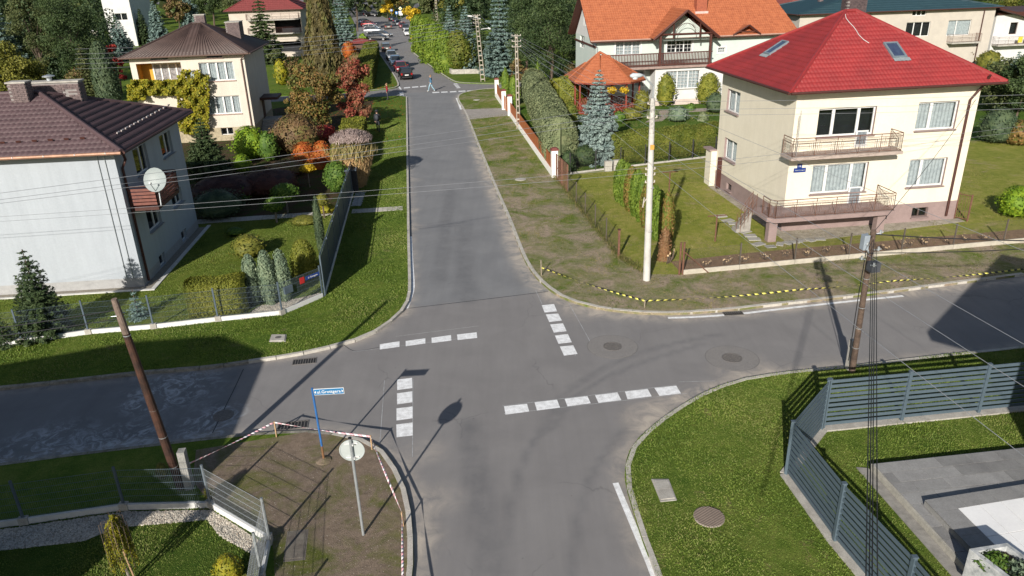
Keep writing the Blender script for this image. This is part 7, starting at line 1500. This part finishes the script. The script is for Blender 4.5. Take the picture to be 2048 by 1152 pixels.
plant('col',645,510,392,9,'juniper_dark','slim dark column yew beside the screened fence','yew',leaf=.06,cov=1.5)
for px,py,top,hw,lab in ((554,445,395,18,'lower of the two bright pom-pom trees by the inner path'),(576,425,368,24,'upper of the two bright pom-pom trees by the inner path')):
    c,h,R_=meas(px,py,top,hw); t=thing('pom_pom_tree',lab,'tree',c,'pom-pom trees'); shape(t,c+EZ*h*.45,h*.55,R_,ball,'green',n=1800,leaf=.10,amp=.08,fuzz=.1); b=MB(); b.tube([c,c+EZ*h*.6],.06,7,r1=.045); b.build('trunk',barkpale,t)
c,h,R_=meas(649,436,387,11); t=thing('ball_headed_yew','olive ball-shaped yew on a short stem above the column yew','shrub',c); shape(t,c+EZ*h*.5,h*.5,R_,ball,'olive',n=900,leaf=.07,amp=.03); b=MB(); b.tube([c,c+EZ*h*.6],.05,6); b.build('trunk',bark,t)
c,h,R_=meas(620,375,327,14); t=thing('yellow_standard','yellow-leaved globe on a thin grey stem in the shaded bed','shrub',c); shape(t,c+EZ*h*.62,h*.38,R_,ball,'yellow',n=900,leaf=.09,amp=.12); b=MB(); b.tube([c,c+EZ*h*.7],.035,6); b.build('trunk',barkpale,t)
plant('bush',610,447,431,28,'olive','low spreading olive juniper along the inner path, left','shrub',leaf=.08); plant('bush',652,425,408,22,'vine','low gold juniper above the inner path by the fence','shrub',leaf=.08)
plant('bush',470,470,455,18,'green','small green mat plant beside the pale house corner','shrub',leaf=.08) ; plant('ball',677,385,322,26,'green','dark green rounded holly left of the tall grass','shrub',leaf=.10,amp=.08,cov=1.3)
# tall ornamental grass with plumes
c,h,R_=meas(712,372,262,42); t=thing('pampas_grass','tall ornamental grass with mauve plumes beside the street fence','ornamental grass',c); n=5200
q=rng.uniform(0,6.283,n); r0=rng.random(n)**.5*R_*.35; s=rng.random(n); lean=rng.uniform(.2,1.05,n)*R_; rr_=r0+lean*s**1.6; zz=h*.85*s*(1-.18*s*(lean/R_)); P=np.column_stack([c[0]+rr_*np.cos(q),c[1]+rr_*np.sin(q),c[2]+zz]); T=np.column_stack([np.cos(q)*lean*.9,np.sin(q)*lean*.9,np.full(n,h*.6)]); Nn=np.column_stack([np.cos(q),np.sin(q),np.full(n,.5)])
leaves('blades',P,Nn,.05,.55,LM('reed'),t,jit=.5,tdir=unit(T)*3)
n=2600; q=rng.uniform(0,6.283,n); rr_=rng.random(n)**.5*R_*1.0; P=np.column_stack([c[0]+rr_*np.cos(q),c[1]+rr_*np.sin(q)*.9,c[2]+h*(.80+.22*np.sqrt(1-(rr_/R_/1.05)**2)*rng.uniform(.6,1,n))]); leaves('plumes',P,np.column_stack([np.cos(q),np.sin(q),np.full(n,.6)]),.05,.30,LM('plume'),t,jit=.5,tdir=np.column_stack([np.cos(q)*.7,np.sin(q)*.7,np.full(n,1.)])*2)
n=2000; q=rng.uniform(0,6.283,n); s=rng.random(n); P=np.column_stack([c[0]+R_*(.45+.5*s)*np.cos(q),c[1]+R_*(.45+.4*s)*np.sin(q),c[2]+h*(.02+.55*s)]); leaves('dry_skirt',P,np.column_stack([np.cos(q),np.sin(q),np.full(n,.3)]),.05,.5,LM('tan'),t,jit=.4,tdir=np.column_stack([np.cos(q)*.4,np.sin(q)*.4,np.full(n,1.)])*2)
# hedges along the street, left
h1=[at(655,300,.1),at(693,262,.1)]; p0,p1=at(694,345,.1),at(716,272,.1)
hp=[at(700,330,.1),at(713,270,.1)]; hedge('clipped_hedge','tall square-topped bright hedge behind the mauve-plumed grass',[at(692,345,.1),at(712,275,.1)],1.9,hgt(*at(712,275,.1)[:2],236)-.1,'hedge_yellow',leaf=.12,pw=10)
hl_=[at(727,180,.1),at(735,150,.1),at(745,112,.1)]; hedge('clipped_hedge','very long olive-topped clipped hedge along the left side of the far street',hl_,2.3,2.3,'hedge_olive',leaf=.17,pw=9,dens=1.3)
# autumn shrubs
plant('crown',640,268,118,52,'autumn','broad brown and green magnolia in autumn leaf, left of the red tree',K=44,zlo=.08,lpx=4.2,cov=1.5); plant('crown',598,262,150,24,'autumn','narrow russet shrub tree beside the cream house steps',K=20,zlo=.1,lpx=4)
plant('crown',712,210,113,38,'red','red and olive autumn tree in front of the long hedge',K=30,zlo=.15,lpx=4); plant('crown',716,258,172,32,'red','brighter red low tree just above the square-topped hedge',K=26,zlo=.12,lpx=4); plant('cone',707,150,117,8,'yellow','thin yellow conifer poking up behind the red tree','conifer')
plant('bush',597,305,228,48,'brown','large straw-brown fuzzy shrub below the magnolia','shrub',lpx=3.4,cov=1.3); plant('bush',650,282,250,26,'redpure','dark crimson shrub between the brown shrub and the hedge','shrub'); plant('dome',612,330,283,26,'orange','glowing orange-red shrub, the lower left one','shrub',amp=.1); plant('dome',648,335,281,22,'orange','orange-brown shrub beside the ornamental grass','shrub',amp=.1)
plant('bush',560,300,258,26,'vine','yellow-green spirea under the brown shrub','shrub'); plant('bush',505,318,252,34,'bright','glossy bright green magnolia bush at the cream house corner','shrub',cov=1.4,lpx=4); plant('bush',540,322,262,20,'green','upright green shrub near the foot of the steps','shrub',lpx=4); plant('bush',487,345,308,18,'bright','small lime-green shrub in the dark bed','shrub'); 
plant('spruce',420,352,232,50,'spruce_dark','broad dark spruce standing between the two left houses',dens=1.2); plant('bush',455,400,350,70,'purple','wide dark purple barberry in the shaded bed','shrub',lpx=3.6); plant('bush',540,385,340,70,'purple','second dark purple barberry right of the broad spruce','shrub',lpx=3.6); plant('bush',440,432,380,50,'juniper_dark','dark low juniper against the pale house wall','shrub')
plant('bush',575,350,320,40,'brown','low russet ground shrub behind the yellow globe','shrub'); plant('bush',480,405,368,26,'green','shaded green shrub left of the pom-pom trees','shrub')
# vine on the cream house
t=thing('wall_vine','yellow-green vine hanging over the left half of the cream house','vine',CH.O); P=[];Nn=[]
for (x0,y0,x1,y1,n) in ((262,160,372,190,3600),(355,150,418,262,4200),(255,170,290,200,900),(362,140,400,165,500),(368,250,400,268,400)):
    for _ in range(n):
        px,py=random.uniform(x0,x1),random.uniform(y0,y1); bump_=.35+.3*math.sin(px*.21)*math.cos(py*.17)+random.random()*.4
        if random.random()<.5+.5*math.sin(px*.4+py*.3)*math.cos(py*.5) or random.random()<.55: P.append(onplane(px,py,CH.O-CH.Vv*max(.08,bump_),-CH.Vv)); Nn.append(-CH.Vv+EZ*.4)
leaves('leaves',np.array(P),np.array(Nn),.16,.22,LM('vine'),t,jit=.8); b=MB(); 
for px in (372,385,398): b.tube([onplane(px+6,270,CH.O-CH.Vv*.1,-CH.Vv),onplane(px,200,CH.O-CH.Vv*.1,-CH.Vv),onplane(px-10,165,CH.O-CH.Vv*.1,-CH.Vv)],.05,5)
b.build('vine_stem',bark,t)
# upper left woodland
T_=[('pine',170,200,-60,54,'pine','big bushy pine rising out of the frame, centre of the left woodland',dict(K=60,zlo=.02,cov=1.5)),('pine',95,185,-50,42,'pine_dull','tall dull green pine left of the big bushy pine',dict(K=44,zlo=.03)),('spruce',25,190,-40,62,'spruce_blue','tall blue spruce at the top left corner',dict()),('crown',45,235,78,62,'olive','broad yellow-olive tree behind the plum roof ridge',dict(K=46,zlo=.05,cov=1.5)),
('col',226,225,82,24,'juniper_dark','leaning dark blue-green columnar juniper near the brick chimney',dict(cov=1.5)),('spruce',190,225,84,26,'pine_dull','reddish-green narrow spruce left of the columnar juniper',dict()),('crown',244,190,76,17,'redpure','crimson sumac at the corner of the cream house',dict(K=16,zlo=.1)),('spruce',249,120,27,30,'spruce_blue','blue spruce in front of the plain white house',dict()),('spruce',322,95,0,26,'spruce_blue','pale grey-blue spruce behind the brown roof',dict()),('spruce',292,90,16,17,'spruce_dark','slim dark spruce between two blue spruces',dict()),
('crown',150,225,140,44,'brown','tangled bare brown bush behind the brick chimneys',dict(K=20,zlo=.05,cov=.6)),('pine',300,60,-40,22,'pine_dull','dark pine behind the grey-blue spruce',dict(K=20)),('spruce',387,58,-35,24,'spruce_blue','blue spruce directly behind the brown roof chimney',dict()),('pine',430,62,-60,34,'pine','dark pine behind the brown roof, left part',dict(K=34)),('pine',487,66,-60,34,'pine_dull','olive pine behind the brown roof, right part',dict(K=34)),('crown',360,60,-10,26,'brown','russet tree top between the blue spruces',dict(K=18)),
('spruce',535,128,-30,36,'pine','drooping green spruce left of the dark balcony house',dict(droop=.35)),('pine',0,120,-60,50,'spruce_dark','dark conifer mass at the extreme left edge',dict(K=34)),('pine',125,60,-70,50,'spruce_dark','dark pine far behind the left woodland',dict(K=40)),('spruce',62,140,-60,34,'spruce_dark','dark narrow spruce behind the yellow-olive tree',dict()),('spruce',275,45,-60,30,'spruce_dark','dark spruce beyond the plain white house, right',dict()),('pine',205,60,-60,40,'pine','pine beyond the plain white house, left',dict(K=30)),
('crown',590,160,105,24,'brown','bare twiggy shrub below the dark balcony house',dict(K=18,zlo=.05,cov=.6)),('bush',565,170,118,14,'vine','yellow shrub right of the cream house canopy',dict()),('cone',593,165,132,8,'green','small green cypress near the yellow shrub',dict()),('cone',608,170,128,7,'green','second small green cypress, right one',dict()),('crown',555,135,100,20,'pine_dull','dull green shrub tree behind the cream house side',dict(K=14)),
('spruce',690,110,-30,34,'spruce_blue','pale blue spruce behind the weeping tree',dict()),('pine',655,60,-60,46,'spruce_dark','dark tree mass behind the weeping tree',dict(K=30)),('pine',715,62,-50,28,'spruce_dark','dark conifer at the left of the far car park',dict(K=24)),
('bush',700,118,82,14,'orange','rust-orange shrub beside the shed roof',dict()),('dome',726,82,66,8,'bright','small bright clipped bush at the shed',dict()),('bush',715,135,105,20,'brown','pinkish-brown shrub left of the long hedge',dict()),('crown',470,110,62,24,'pine_dull','dark shrub behind the brown roof right slope',dict(K=14))]
for k,px,py,top,hw,col,lab,kw in T_: plant(k,px,py,top,hw,col,lab,**kw)
# weeping beech
c,h,R_=meas(655,175,-15,34); t=thing('weeping_beech','tall weeping tree with brown hanging foliage in front of the dark balcony house','tree',c); n=11000; u=rng.random(n)**.8; q=rng.uniform(0,6.283,n); rad2=R_*(.42+.75*np.abs(1-u)**1.3)*(1+.16*np.sin(q*5+u*9)+.1*rng.normal(0,1,n)); P=np.column_stack([c[0]+rad2*np.cos(q),c[1]+rad2*np.sin(q),c[2]+h*(.06+.94*u)])
leaves('foliage',P,np.column_stack([np.cos(q),np.sin(q),np.full(n,.2)]),.28,.75,LM('weep'),t,up=.8,jit=.6,rnd=np.clip(.5+.3*np.sin(q*5)+rng.normal(0,.2,n),0,1)); b=MB(); b.tube([c,c+EZ*h*.5,c+EZ*h*.95],.3,8,r1=.06)
for s in (-1,1): b.tube([c+EZ*h*.33,c+EX*s*R_*.6+EZ*h*.27,c+EX*s*R_*1.05+EZ*h*.08],.12,6,r1=.04)
b.build('trunk',barkpale,t)
# right of the far street
for px,py,top,hw,lab in ((893,143,60,25,'nearest swell of the bright green hedge bank, beside the clipped oval conifer'),(872,124,42,29,'second swell of the bright green hedge bank'),(852,103,34,27,'third swell of the bright green hedge bank'),(840,82,28,20,'farthest swell of the bright green hedge bank, by the white car')):
    plant('dome',px,py,top,hw,'hedge_bright',lab,'hedge','hedge bank on the right of the far street',name='hedge_mass',amp=.10,cov=2.2,lpx=3.2,k=5)
R_T=[('egg',918,142,60,31,'hedge_olive','massive clipped oval conifer at the grass corner beside the far lamp pole',dict(cov=1.8,amp=.05)),('spruce',904,135,8,30,'spruce_blue','blue spruce behind the hedge bank, left of the pair',dict()),('spruce',935,140,8,34,'spruce_blue','blue spruce right behind the clipped oval conifer',dict()),('spruce',1003,150,-50,44,'spruce_blue','tall blue spruce behind the far lamp pole, right',dict()),('spruce',965,140,40,26,'spruce_dark','dark spruce by the far lamp pole',dict()),('pine',1100,175,-60,60,'pine','large dark pine beside the villa gable',dict(K=70,zlo=.03,cov=1.5)),('pine',1050,160,-50,40,'pine','dark pine left of the large pine',dict(K=44,zlo=.03,cov=1.4)),('pine',1128,150,60,34,'pine_dull','lower pine mass at the villa corner',dict(K=30,zlo=.02,cov=1.4)),
('crown',1015,140,60,30,'olive','yellow-green shrub tree right of the far lamp pole',dict(K=26,zlo=.05)),('crown',1038,165,118,20,'brown','brown twiggy bush behind the far boundary wall',dict(K=16,zlo=.02)),('crown',868,70,-45,26,'pine_dull','dull green tree beyond the hedge bank',dict(K=24)),('crown',905,70,-50,28,'olive','yellowish tree top beyond the blue spruces',dict(K=24)),('crown',945,60,-50,30,'spruce_dark','dark tree mass beyond the far lamp pole',dict(K=24)),('crown',775,36,2,15,'yellow','small golden yellow tree at the end of the car park',dict(K=12)),('crown',826,48,12,20,'yellow','yellow tree right of the far road signs',dict(K=14)),
('crown',740,18,-40,26,'pine_dull','green tree at the end of the road, left',dict(K=22)),('crown',800,24,-40,30,'autumn','russet tree at the end of the road, centre',dict(K=22)),('crown',845,26,-45,30,'autumn','brownish tree at the end of the road, right',dict(K=20)),('crown',700,20,-40,32,'spruce_dark','dark tree at the end of the road, far left',dict(K=22)),
('crown',1040,60,-60,40,'spruce_dark','dark tree mass behind the pines, left',dict(K=26)),('crown',990,40,-60,40,'spruce_dark','dark tree mass behind the blue spruce',dict(K=26)),('cone',1076,190,119,11,'thuja','slim green cypress beside the orange fence, left',dict()),('cone',1090,196,145,12,'thuja','rounded green cypress beside the slim one',dict()),('col',1028,210,150,12,'thuja','tall thuja behind the white gate pillars',dict()),('col',1012,205,135,9,'thuja','narrow thuja at the gate, furthest left',dict()),('egg',1140,166,122,14,'brown','round russet shrub at the villa annex',dict()),
('spruce',1195,322,134,55,'spruce_silver','large silvery blue spruce in front of the gazebo',dict(dens=1.5,leaf=.14,base=.02)),('bush',1330,212,145,19,'hedge_yellow','loose yellow-green shrub left of the villa bay window',dict(cov=.8)),('egg',1414,208,145,22,'hedge_yellow','dense gold-green oval shrub right of the villa bay window',dict(cov=1.5)),('egg',1283,225,180,16,'olive','brownish weeping shrub beside the gazebo',dict()),('dome',1305,236,216,15,'hedge_grey','grey-green ball shrub near the lamp',dict()),('dome',1381,220,206,10,'green','small dark green dome on the villa lawn',dict()),('bush',1262,240,215,22,'olive','loose olive shrub behind the white pole',dict()),('bush',1355,243,212,22,'juniper','spreading grey juniper on the villa lawn',dict()),('dome',1405,241,224,11,'hedge_grey','small grey ball on the villa lawn',dict()),('bush',1430,225,185,22,'juniper_dark','dark juniper against the red-roofed house',dict()),('bush',1238,246,222,14,'green','green shrub between spruce and pole',dict()),('dome',1115,235,195,18,'hedge_olive','dark clipped dome behind the long grey hedge',dict()),('dome',1140,250,205,20,'hedge_olive','dark clipped dome near the blue spruce',dict()),('bush',1170,330,290,30,'spruce_dark','dark low shrub under the blue spruce',dict()),('bush',1225,322,298,24,'spruce_dark','dark ground shrub right of the blue spruce',dict()),('bush',1135,345,300,16,'spruce_dark','dark shrub behind the rusty bar gate',dict())]
for k,px,py,top,hw,col,lab,kw in R_T: plant(k,px,py,top,hw,col,lab,**kw)
# low wall round the far corner garden
t=thing('garden_wall','low pale stone wall under the clipped oval conifer at the far corner','wall',at(950,150,.1)); me=unitmesh('coping_stone',concrete); Wp=[at(853,115,.1),at(872,128,.1),at(905,148,.1),at(1000,146,.1),at(1040,143,.1)]
for a,b_ in zip(Wp[:-1],Wp[1:]):
    Ln=np.linalg.norm(b_-a); k=max(1,int(Ln/1.5)); rz_=math.atan2(*(b_-a)[[1,0]])
    for i in range(k): piece('wall_block',me,t,a+(b_-a)*(i+.5)/k+EZ*.3,rz_,(Ln/k-.03,.3,.62))
# hedges of the villa garden
lg=[at(1132,350,.1),at(1098,262,.1),at(1071,222,.1),at(1060,205,.1)]; hedge('rounded_hedge','long billowing grey-green hedge behind the orange panel fence',[at(1122,335,.1),at(1098,268,.1),at(1076,222,.1),at(1066,200,.1)],2.5,hgt(*at(1122,330,.1)[:2],243)-.1,'hedge_grey',leaf=.11,pw=2.6,amp=.05,dens=1.2,hvar=.05)
hedge('clipped_hedge','square yellow-green hedge block between the long hedge and the gazebo',[at(1118,215,.1),at(1152,207,.1)],3.0,hgt(*at(1135,214,.1)[:2],160)-.1,'hedge_yellow',leaf=.17,pw=8)
q0,q1=at(1225,330,.1),at(1436,306,.1); hedge('clipped_hedge','long low clipped hedge between the two gardens behind the washing line',[q0+EY*.5,q1+EY*.5],1.5,hgt(*(q0+EY*.5)[:2],268)-.1,'hedge_olive',leaf=.10,pw=8,amp=.03)
# thuja row in the yard
cols=[(1243,405,320,11),(1255,412,324,11),(1266,420,331,11),(1276,430,338,11),(1287,440,347,12),(1299,452,352,12),(1310,462,360,12),(1320,472,368,12),(1330,486,378,13),(1313,490,384,12)]
cols=[(1241,403,318),(1252,412,325),(1262,421,332),(1273,431,339),(1284,442,349),(1295,454,359),(1306,466,370),(1317,479,380)]
rk=['first','second','third','fourth','fifth','sixth','seventh','eighth']
for i,(px,py,top) in enumerate(cols): plant('col',px,py,top,15+i*.35,'thuja' if i%3!=2 else 'thujabrown','%s thuja of the slender row in the yard, counting from the far end'%rk[i],'thuja','thuja row',leaf=.085,cov=2.2,name='columnar_thuja',fuzz=.03)
plant('col',1331,494,384,14.5,'thujabrown','nearest thuja of the row, browned and dying at its foot','thuja','thuja row',leaf=.08,cov=1.5,name='columnar_thuja'); plant('dome',1328,520,455,13,'dead','dead rust-brown thuja branches at the near end of the row','thuja',leaf=.09,cov=1.2)
# far right
F_R=[('pine',1985,215,120,52,'pine_dull','dark thicket right of the red-roofed house, upper part',dict(K=40,zlo=.0)),('crown',2030,240,95,44,'pine','dark green tree at the right edge beside the white terrace house',dict(K=30,zlo=.0)),('spruce',2020,190,100,26,'spruce_blue','blue spruce at the right edge below the white terrace house',dict()),('bush',1990,285,215,36,'juniper_dark','dark low thicket behind the house corner, lower part',dict()),('bush',2035,290,240,26,'autumn','brownish shrub at the right edge above the lawn',dict()),('crown',1935,130,88,24,'brown','bare pinkish shrub under the sand-coloured house balcony',dict(K=14,zlo=.0,cov=.6)),('bush',1975,140,100,24,'olive','olive shrub under the white terrace house balcony',dict()),('bush',2028,432,372,34,'bright','bright yellow-green shrub on the lawn at the right edge',dict(lpx=3.6,cov=1.3)),('pine',2030,60,-40,40,'olive','yellow-green tree behind the white terrace house',dict(K=20)),('spruce',1592,52,-20,34,'spruce_dark','dark spruce between the villa roof and the red roof, left',dict()),('spruce',1630,50,-30,34,'spruce_blue','blue-green spruce between the villa roof and the red roof, right',dict()),('crown',1655,20,-40,30,'pine','tree top beyond the dull red roof',dict(K=18))]
for k,px,py,top,hw,col,lab,kw in F_R: plant(k,px,py,top,hw,col,lab,**kw)
# bottom left
c,h,R_=meas(262,1165,1030,28); t=thing('weeping_larch','small weeping larch with yellow hanging shoots, staked in the shaded lawn','tree',c); b=MB(); b.tube([c,c+EZ*h*.5-EX*.05,c+EZ*h*.97-EX*.02],.035,7,r1=.015); b.build('trunk',barkpale,t); P=[];T=[];b=MB()
for i in range(46):
    q=rng.uniform(0,6.283); l=rng.uniform(.35,1.0)*R_; z1=h*rng.uniform(.8,.97); z2=h*rng.uniform(.22,.6); a_=c+EZ*z1; m_=c+np.array([math.cos(q)*l,math.sin(q)*l,z1-.08*l]); e_=c+np.array([math.cos(q)*l*1.05,math.sin(q)*l*1.05,z2]); b.tube([a_,m_,e_],.007,3,cap=False)
    for s in np.linspace(0,1,26): p=a_*(1-s)**2+m_*2*s*(1-s)+e_*s*s; P+= [p+rng.normal(0,.018,3) for _ in range(6)]
b.build('branches',bark,t); leaves('needles',np.array(P),rng.normal(0,1,(len(P),3)),.022,.075,LM('vine'),t,up=.5,jit=1.); b=MB(); b.tube([c+EX*.12,c+EX*.03+EZ*h*.5],.022,6); b.build('stake',wst,t)
plant('ball',463,1172,1112,28,'vine','round yellow-green shrub at the bottom edge beside the mesh fence','shrub',leaf=.045,amp=.05); plant('bush',500,1190,1150,18,'olive','small olive plant between the yellow shrub and the fence','shrub',leaf=.045)
plant('bush',420,995,975,10,'olive','weeds growing at the foot of the concrete pole stub','weeds',leaf=.03); plant('bush',327,955,925,12,'olive','pale weeds behind the dark tarred pole','weeds',leaf=.03)
# planter plants
B0,eu3,ev3,pz=PLC
for i in range(9):
    p=B0+ev3*(.35+i*.4)+eu3*(.3+.35*(i%2))+EZ*(pz+.0); t=thing('planter_plant',('leafy green plant','silvery blue sedum','small dark shrublet')[i%3]+' in the stone planter, %s from its far end'%rank[i],'plant',p,'plants in the stone planter'); dd=sph(700); dd[:,2]=np.abs(dd[:,2]); leaves('leaves',p+dd*np.array([.40,.36,.26])*rng.uniform(.3,1.05,(700,1)),dd,.05,.09,LM(('green','juniper','spruce_dark')[i%3]),t,jit=.7)
# grass blades on the near turf
def blades(name,poly,n,m,h=(.025,.06),z=.1,excl=(),wd=.010,dens=None,maxd=None):
    P=np.array(poly); mn,mx=P.min(0),P.max(0); mn=np.maximum(mn,[-26,11]); mx=np.minimum(mx,[32,75])
    if (mx<=mn).any(): return
    A_=(mx-mn).prod(); X=rng.uniform(mn,mx,(int(n*4),2)); X=X[inside(X,poly)]
    for e in excl: X=X[~inside(X,e)]
    pr=np.array([0]); k=X[:,1]*fwd[1]+(0-CAMH)*fwd[2]; u=1024+FOC*(X@rgt[:2]+(-CAMH)*rgt[2])/k; X=X[(u>-60)&(u<2110)]; X=X[:n]; k=len(X)
    if not k: return
    q=rng.uniform(0,6.283,k); hh=rng.uniform(*h,k)*(.7+.6*np.sin(X[:,0]*1.7)*np.cos(X[:,1]*1.3)+.3).clip(.4,1.7); d=np.column_stack([np.cos(q),np.sin(q)]); ln=rng.normal(0,.5,(k,2))*hh[:,None]; w_=wd*(1+X[:,1]/25)
    V=np.stack([np.column_stack([X-d*w_[:,None],np.full(k,z)]),np.column_stack([X+d*w_[:,None],np.full(k,z)]),np.column_stack([X+ln,z+hh])],1).reshape(-1,3); F=np.arange(k*3).reshape(-1,3)
    rn=np.clip(.5+.25*np.sin(X[:,0]*.9+1)*np.sin(X[:,1]*.7)+rng.normal(0,.22,k),0,1); stuff(fastmesh(name,V,F,m,None,rn,loc=(X[0,0],X[0,1],z)))
gl=leafmat('grass_blades',[(.065,.110,.016),(.105,.160,.024),(.15,.20,.04),(.21,.215,.075)],.7,.15); gl2=leafmat('dry_grass_blades',[(.05,.08,.015),(.10,.12,.025),(.18,.16,.06),(.24,.19,.09)],.8,.15)
SEin=[tuple(p[:2]) for p in SEa]+[(30,-5),tuple(SEb[-1][:2])]+[tuple(p[:2]) for p in SEb[::-1]]
terr=[P_(-.35,-.2),P_(seglen_u,-.2),P_(seglen_u,seglen_v),P_(-.35,seglen_v)]
lids=[[tuple(np.array(A2(x,y,.1))) for x,y in q] for q in ([(1296,955),(1342,955),(1358,1005),(1316,1008)],[(1392,1018),(1444,1018),(1444,1052),(1392,1052)])]
blades('grass_south_east',pSE,170000,gl,excl=[terr]+lids,h=(.02,.05))
blades('grass_north_west',[p for p in pNW],120000,gl,excl=[[(-60,60),(-60,10)]+GW[::-1]],h=(.02,.05))
blades('grass_west_garden',GW+[(-60,85),(-60,18)],60000,gl,excl=[W([(380,440),(668,422),(700,345),(748,200),(560,215),(300,280),(330,440)],.1),g2p,[tuple(LH.P('F',-3,0,.6)[:2]),tuple(LH.P('F',LW+.7,0,.6)[:2]),tuple(LH.P('F',LW+.7,0,-LD)[:2]),tuple(LH.P('F',-3,0,-LD)[:2])]],h=(.02,.045))
blades('grass_south_west_garden',SWF+[(-30,5)],30000,gl,excl=[g1p],h=(.02,.045))
tuft=lambda c0,r,n: [(c0[0]+r*math.cos(i)+random.uniform(-.3,.3)*r,c0[1]+r*math.sin(i)*.8) for i in np.linspace(0,6,9)]
blades('grass_verge_north_east',pNE,60000,gl2,excl=[],h=(.02,.05))
t_=[p for p in FEN[2:6]]; 
P=[];
for a,b_ in zip(FEN[:-2],FEN[1:-1]):
    for _ in range(500): q=random.random(); P.append(((a[0]+(b_[0]-a[0])*q)+rng.normal(0,.12),(a[1]+(b_[1]-a[1])*q),.1+abs(rng.normal(0,.14))))
o=leaves('fence_weeds',np.array(P),np.tile([0,0,1.],(len(P),1)),.02,.22,gl2,None,up=.8); stuff(o)
# fallen leaves and stones on bare ground
X=rng.uniform([3.5,27],[34,37],(5200,2)); X=X[inside(X,pNE)]; o=leaves('straw_litter_east',np.column_stack([X,np.full(len(X),.112)]),np.tile([0,0,1.],(len(X),1)),.025,.11,leafmat('litter',[(.20,.15,.09),(.34,.28,.19),(.16,.11,.07)],.9,0),None,jit=.15); stuff(o)
stuff(pebbles('soil_crumbs',[(float(a),float(b)) for a,b in pSW[:0]] or W([(520,885),(700,880),(770,920),(812,1010),(820,1152),(800,1300),(560,1300),(550,1080),(430,1000),(470,900)],.1),2600,.1,.016))
X=rng.uniform([-20,62],[-6,100],(2500,2)); X=X[inside(X,pNW)|inside(X,pNW2)]; stuff(leaves('fallen_leaves',np.column_stack([X,np.full(len(X),.115)]),np.tile([0,0,1.],(len(X),1)),.10,.14,LM('orange'),None,jit=.2)) if len(X) else None
# far wooded ridge so the ground never shows a bare edge
X=rng.uniform([-340,240],[360,330],(9000,2)); Z=rng.random(9000)**.6*16; stuff(leaves('distant_woodland',np.column_stack([X,Z]),sph(9000),2.2,3.2,LM('pine_dull'),None,jit=1.))

# background woods: far-off trees that read as one mass
def woods(name,spots,col,leafs,per,parentkind='stuff'):
    P=[];Nn=[];rn=[]
    for (x,y,h,r) in spots:
        K=9; d=sph(K); cen=np.stack([x+d[:,0]*r*.55,y+d[:,1]*r*.55,h*.55+d[:,2]*h*.36],1)
        for k in range(K): m=per//K; dd=sph(m); P.append(cen[k]+dd*np.array([1,1,1.1])*(r*.5*rng.uniform(.5,1.05,(m,1)))); Nn.append(dd+EZ*.3); rn.append(np.clip(rng.normal(.5+.3*math.sin(x*3.1+y*1.7+k),.2,m),0,1))
    return stuff(leaves(name,np.concatenate(P),np.concatenate(Nn),leafs*.8,leafs*1.2,LM(col),None,jit=.7,rnd=np.concatenate(rn)))
def scat(n,quad,h,r):
    o=[]; Q=[np.array(at(x,y)[:2]) for x,y in quad]
    while len(o)<n:
        u,v=random.random(),random.random(); p=Q[0]*(1-u)*(1-v)+Q[1]*u*(1-v)+Q[2]*u*v+Q[3]*(1-u)*v; o.append((p[0],p[1],random.uniform(*h),random.uniform(*r)))
    return o
woods('woodland_behind_left_houses',scat(30,((0,190),(245,185),(250,60),(0,70)),(7,13),(2.2,3.6)),'spruce_dark',.30,1500)
woods('woodland_top_left',scat(44,((-40,60),(690,52),(700,0),(-60,0)),(9,18),(2.8,4.5)),'pine',.5,900)
woods('woodland_beyond_car_park',scat(30,((690,22),(900,22),(920,-20),(680,-20)),(7,12),(2.6,4)),'olive',.6,600)
woods('woodland_behind_far_corner',scat(34,((905,105),(1150,110),(1180,10),(880,10)),(9,15),(2.6,4)),'spruce_dark',.40,1100)
woods('woodland_top_right',scat(34,((1560,20),(2150,40),(2300,-10),(1540,-25)),(7,14),(3,5)),'pine_dull',.6,600)
woods('thicket_right_edge',scat(16,((1975,235),(2160,240),(2160,150),(1960,150)),(2.5,5),(1.3,2.3)),'pine_dull',.2,1300)
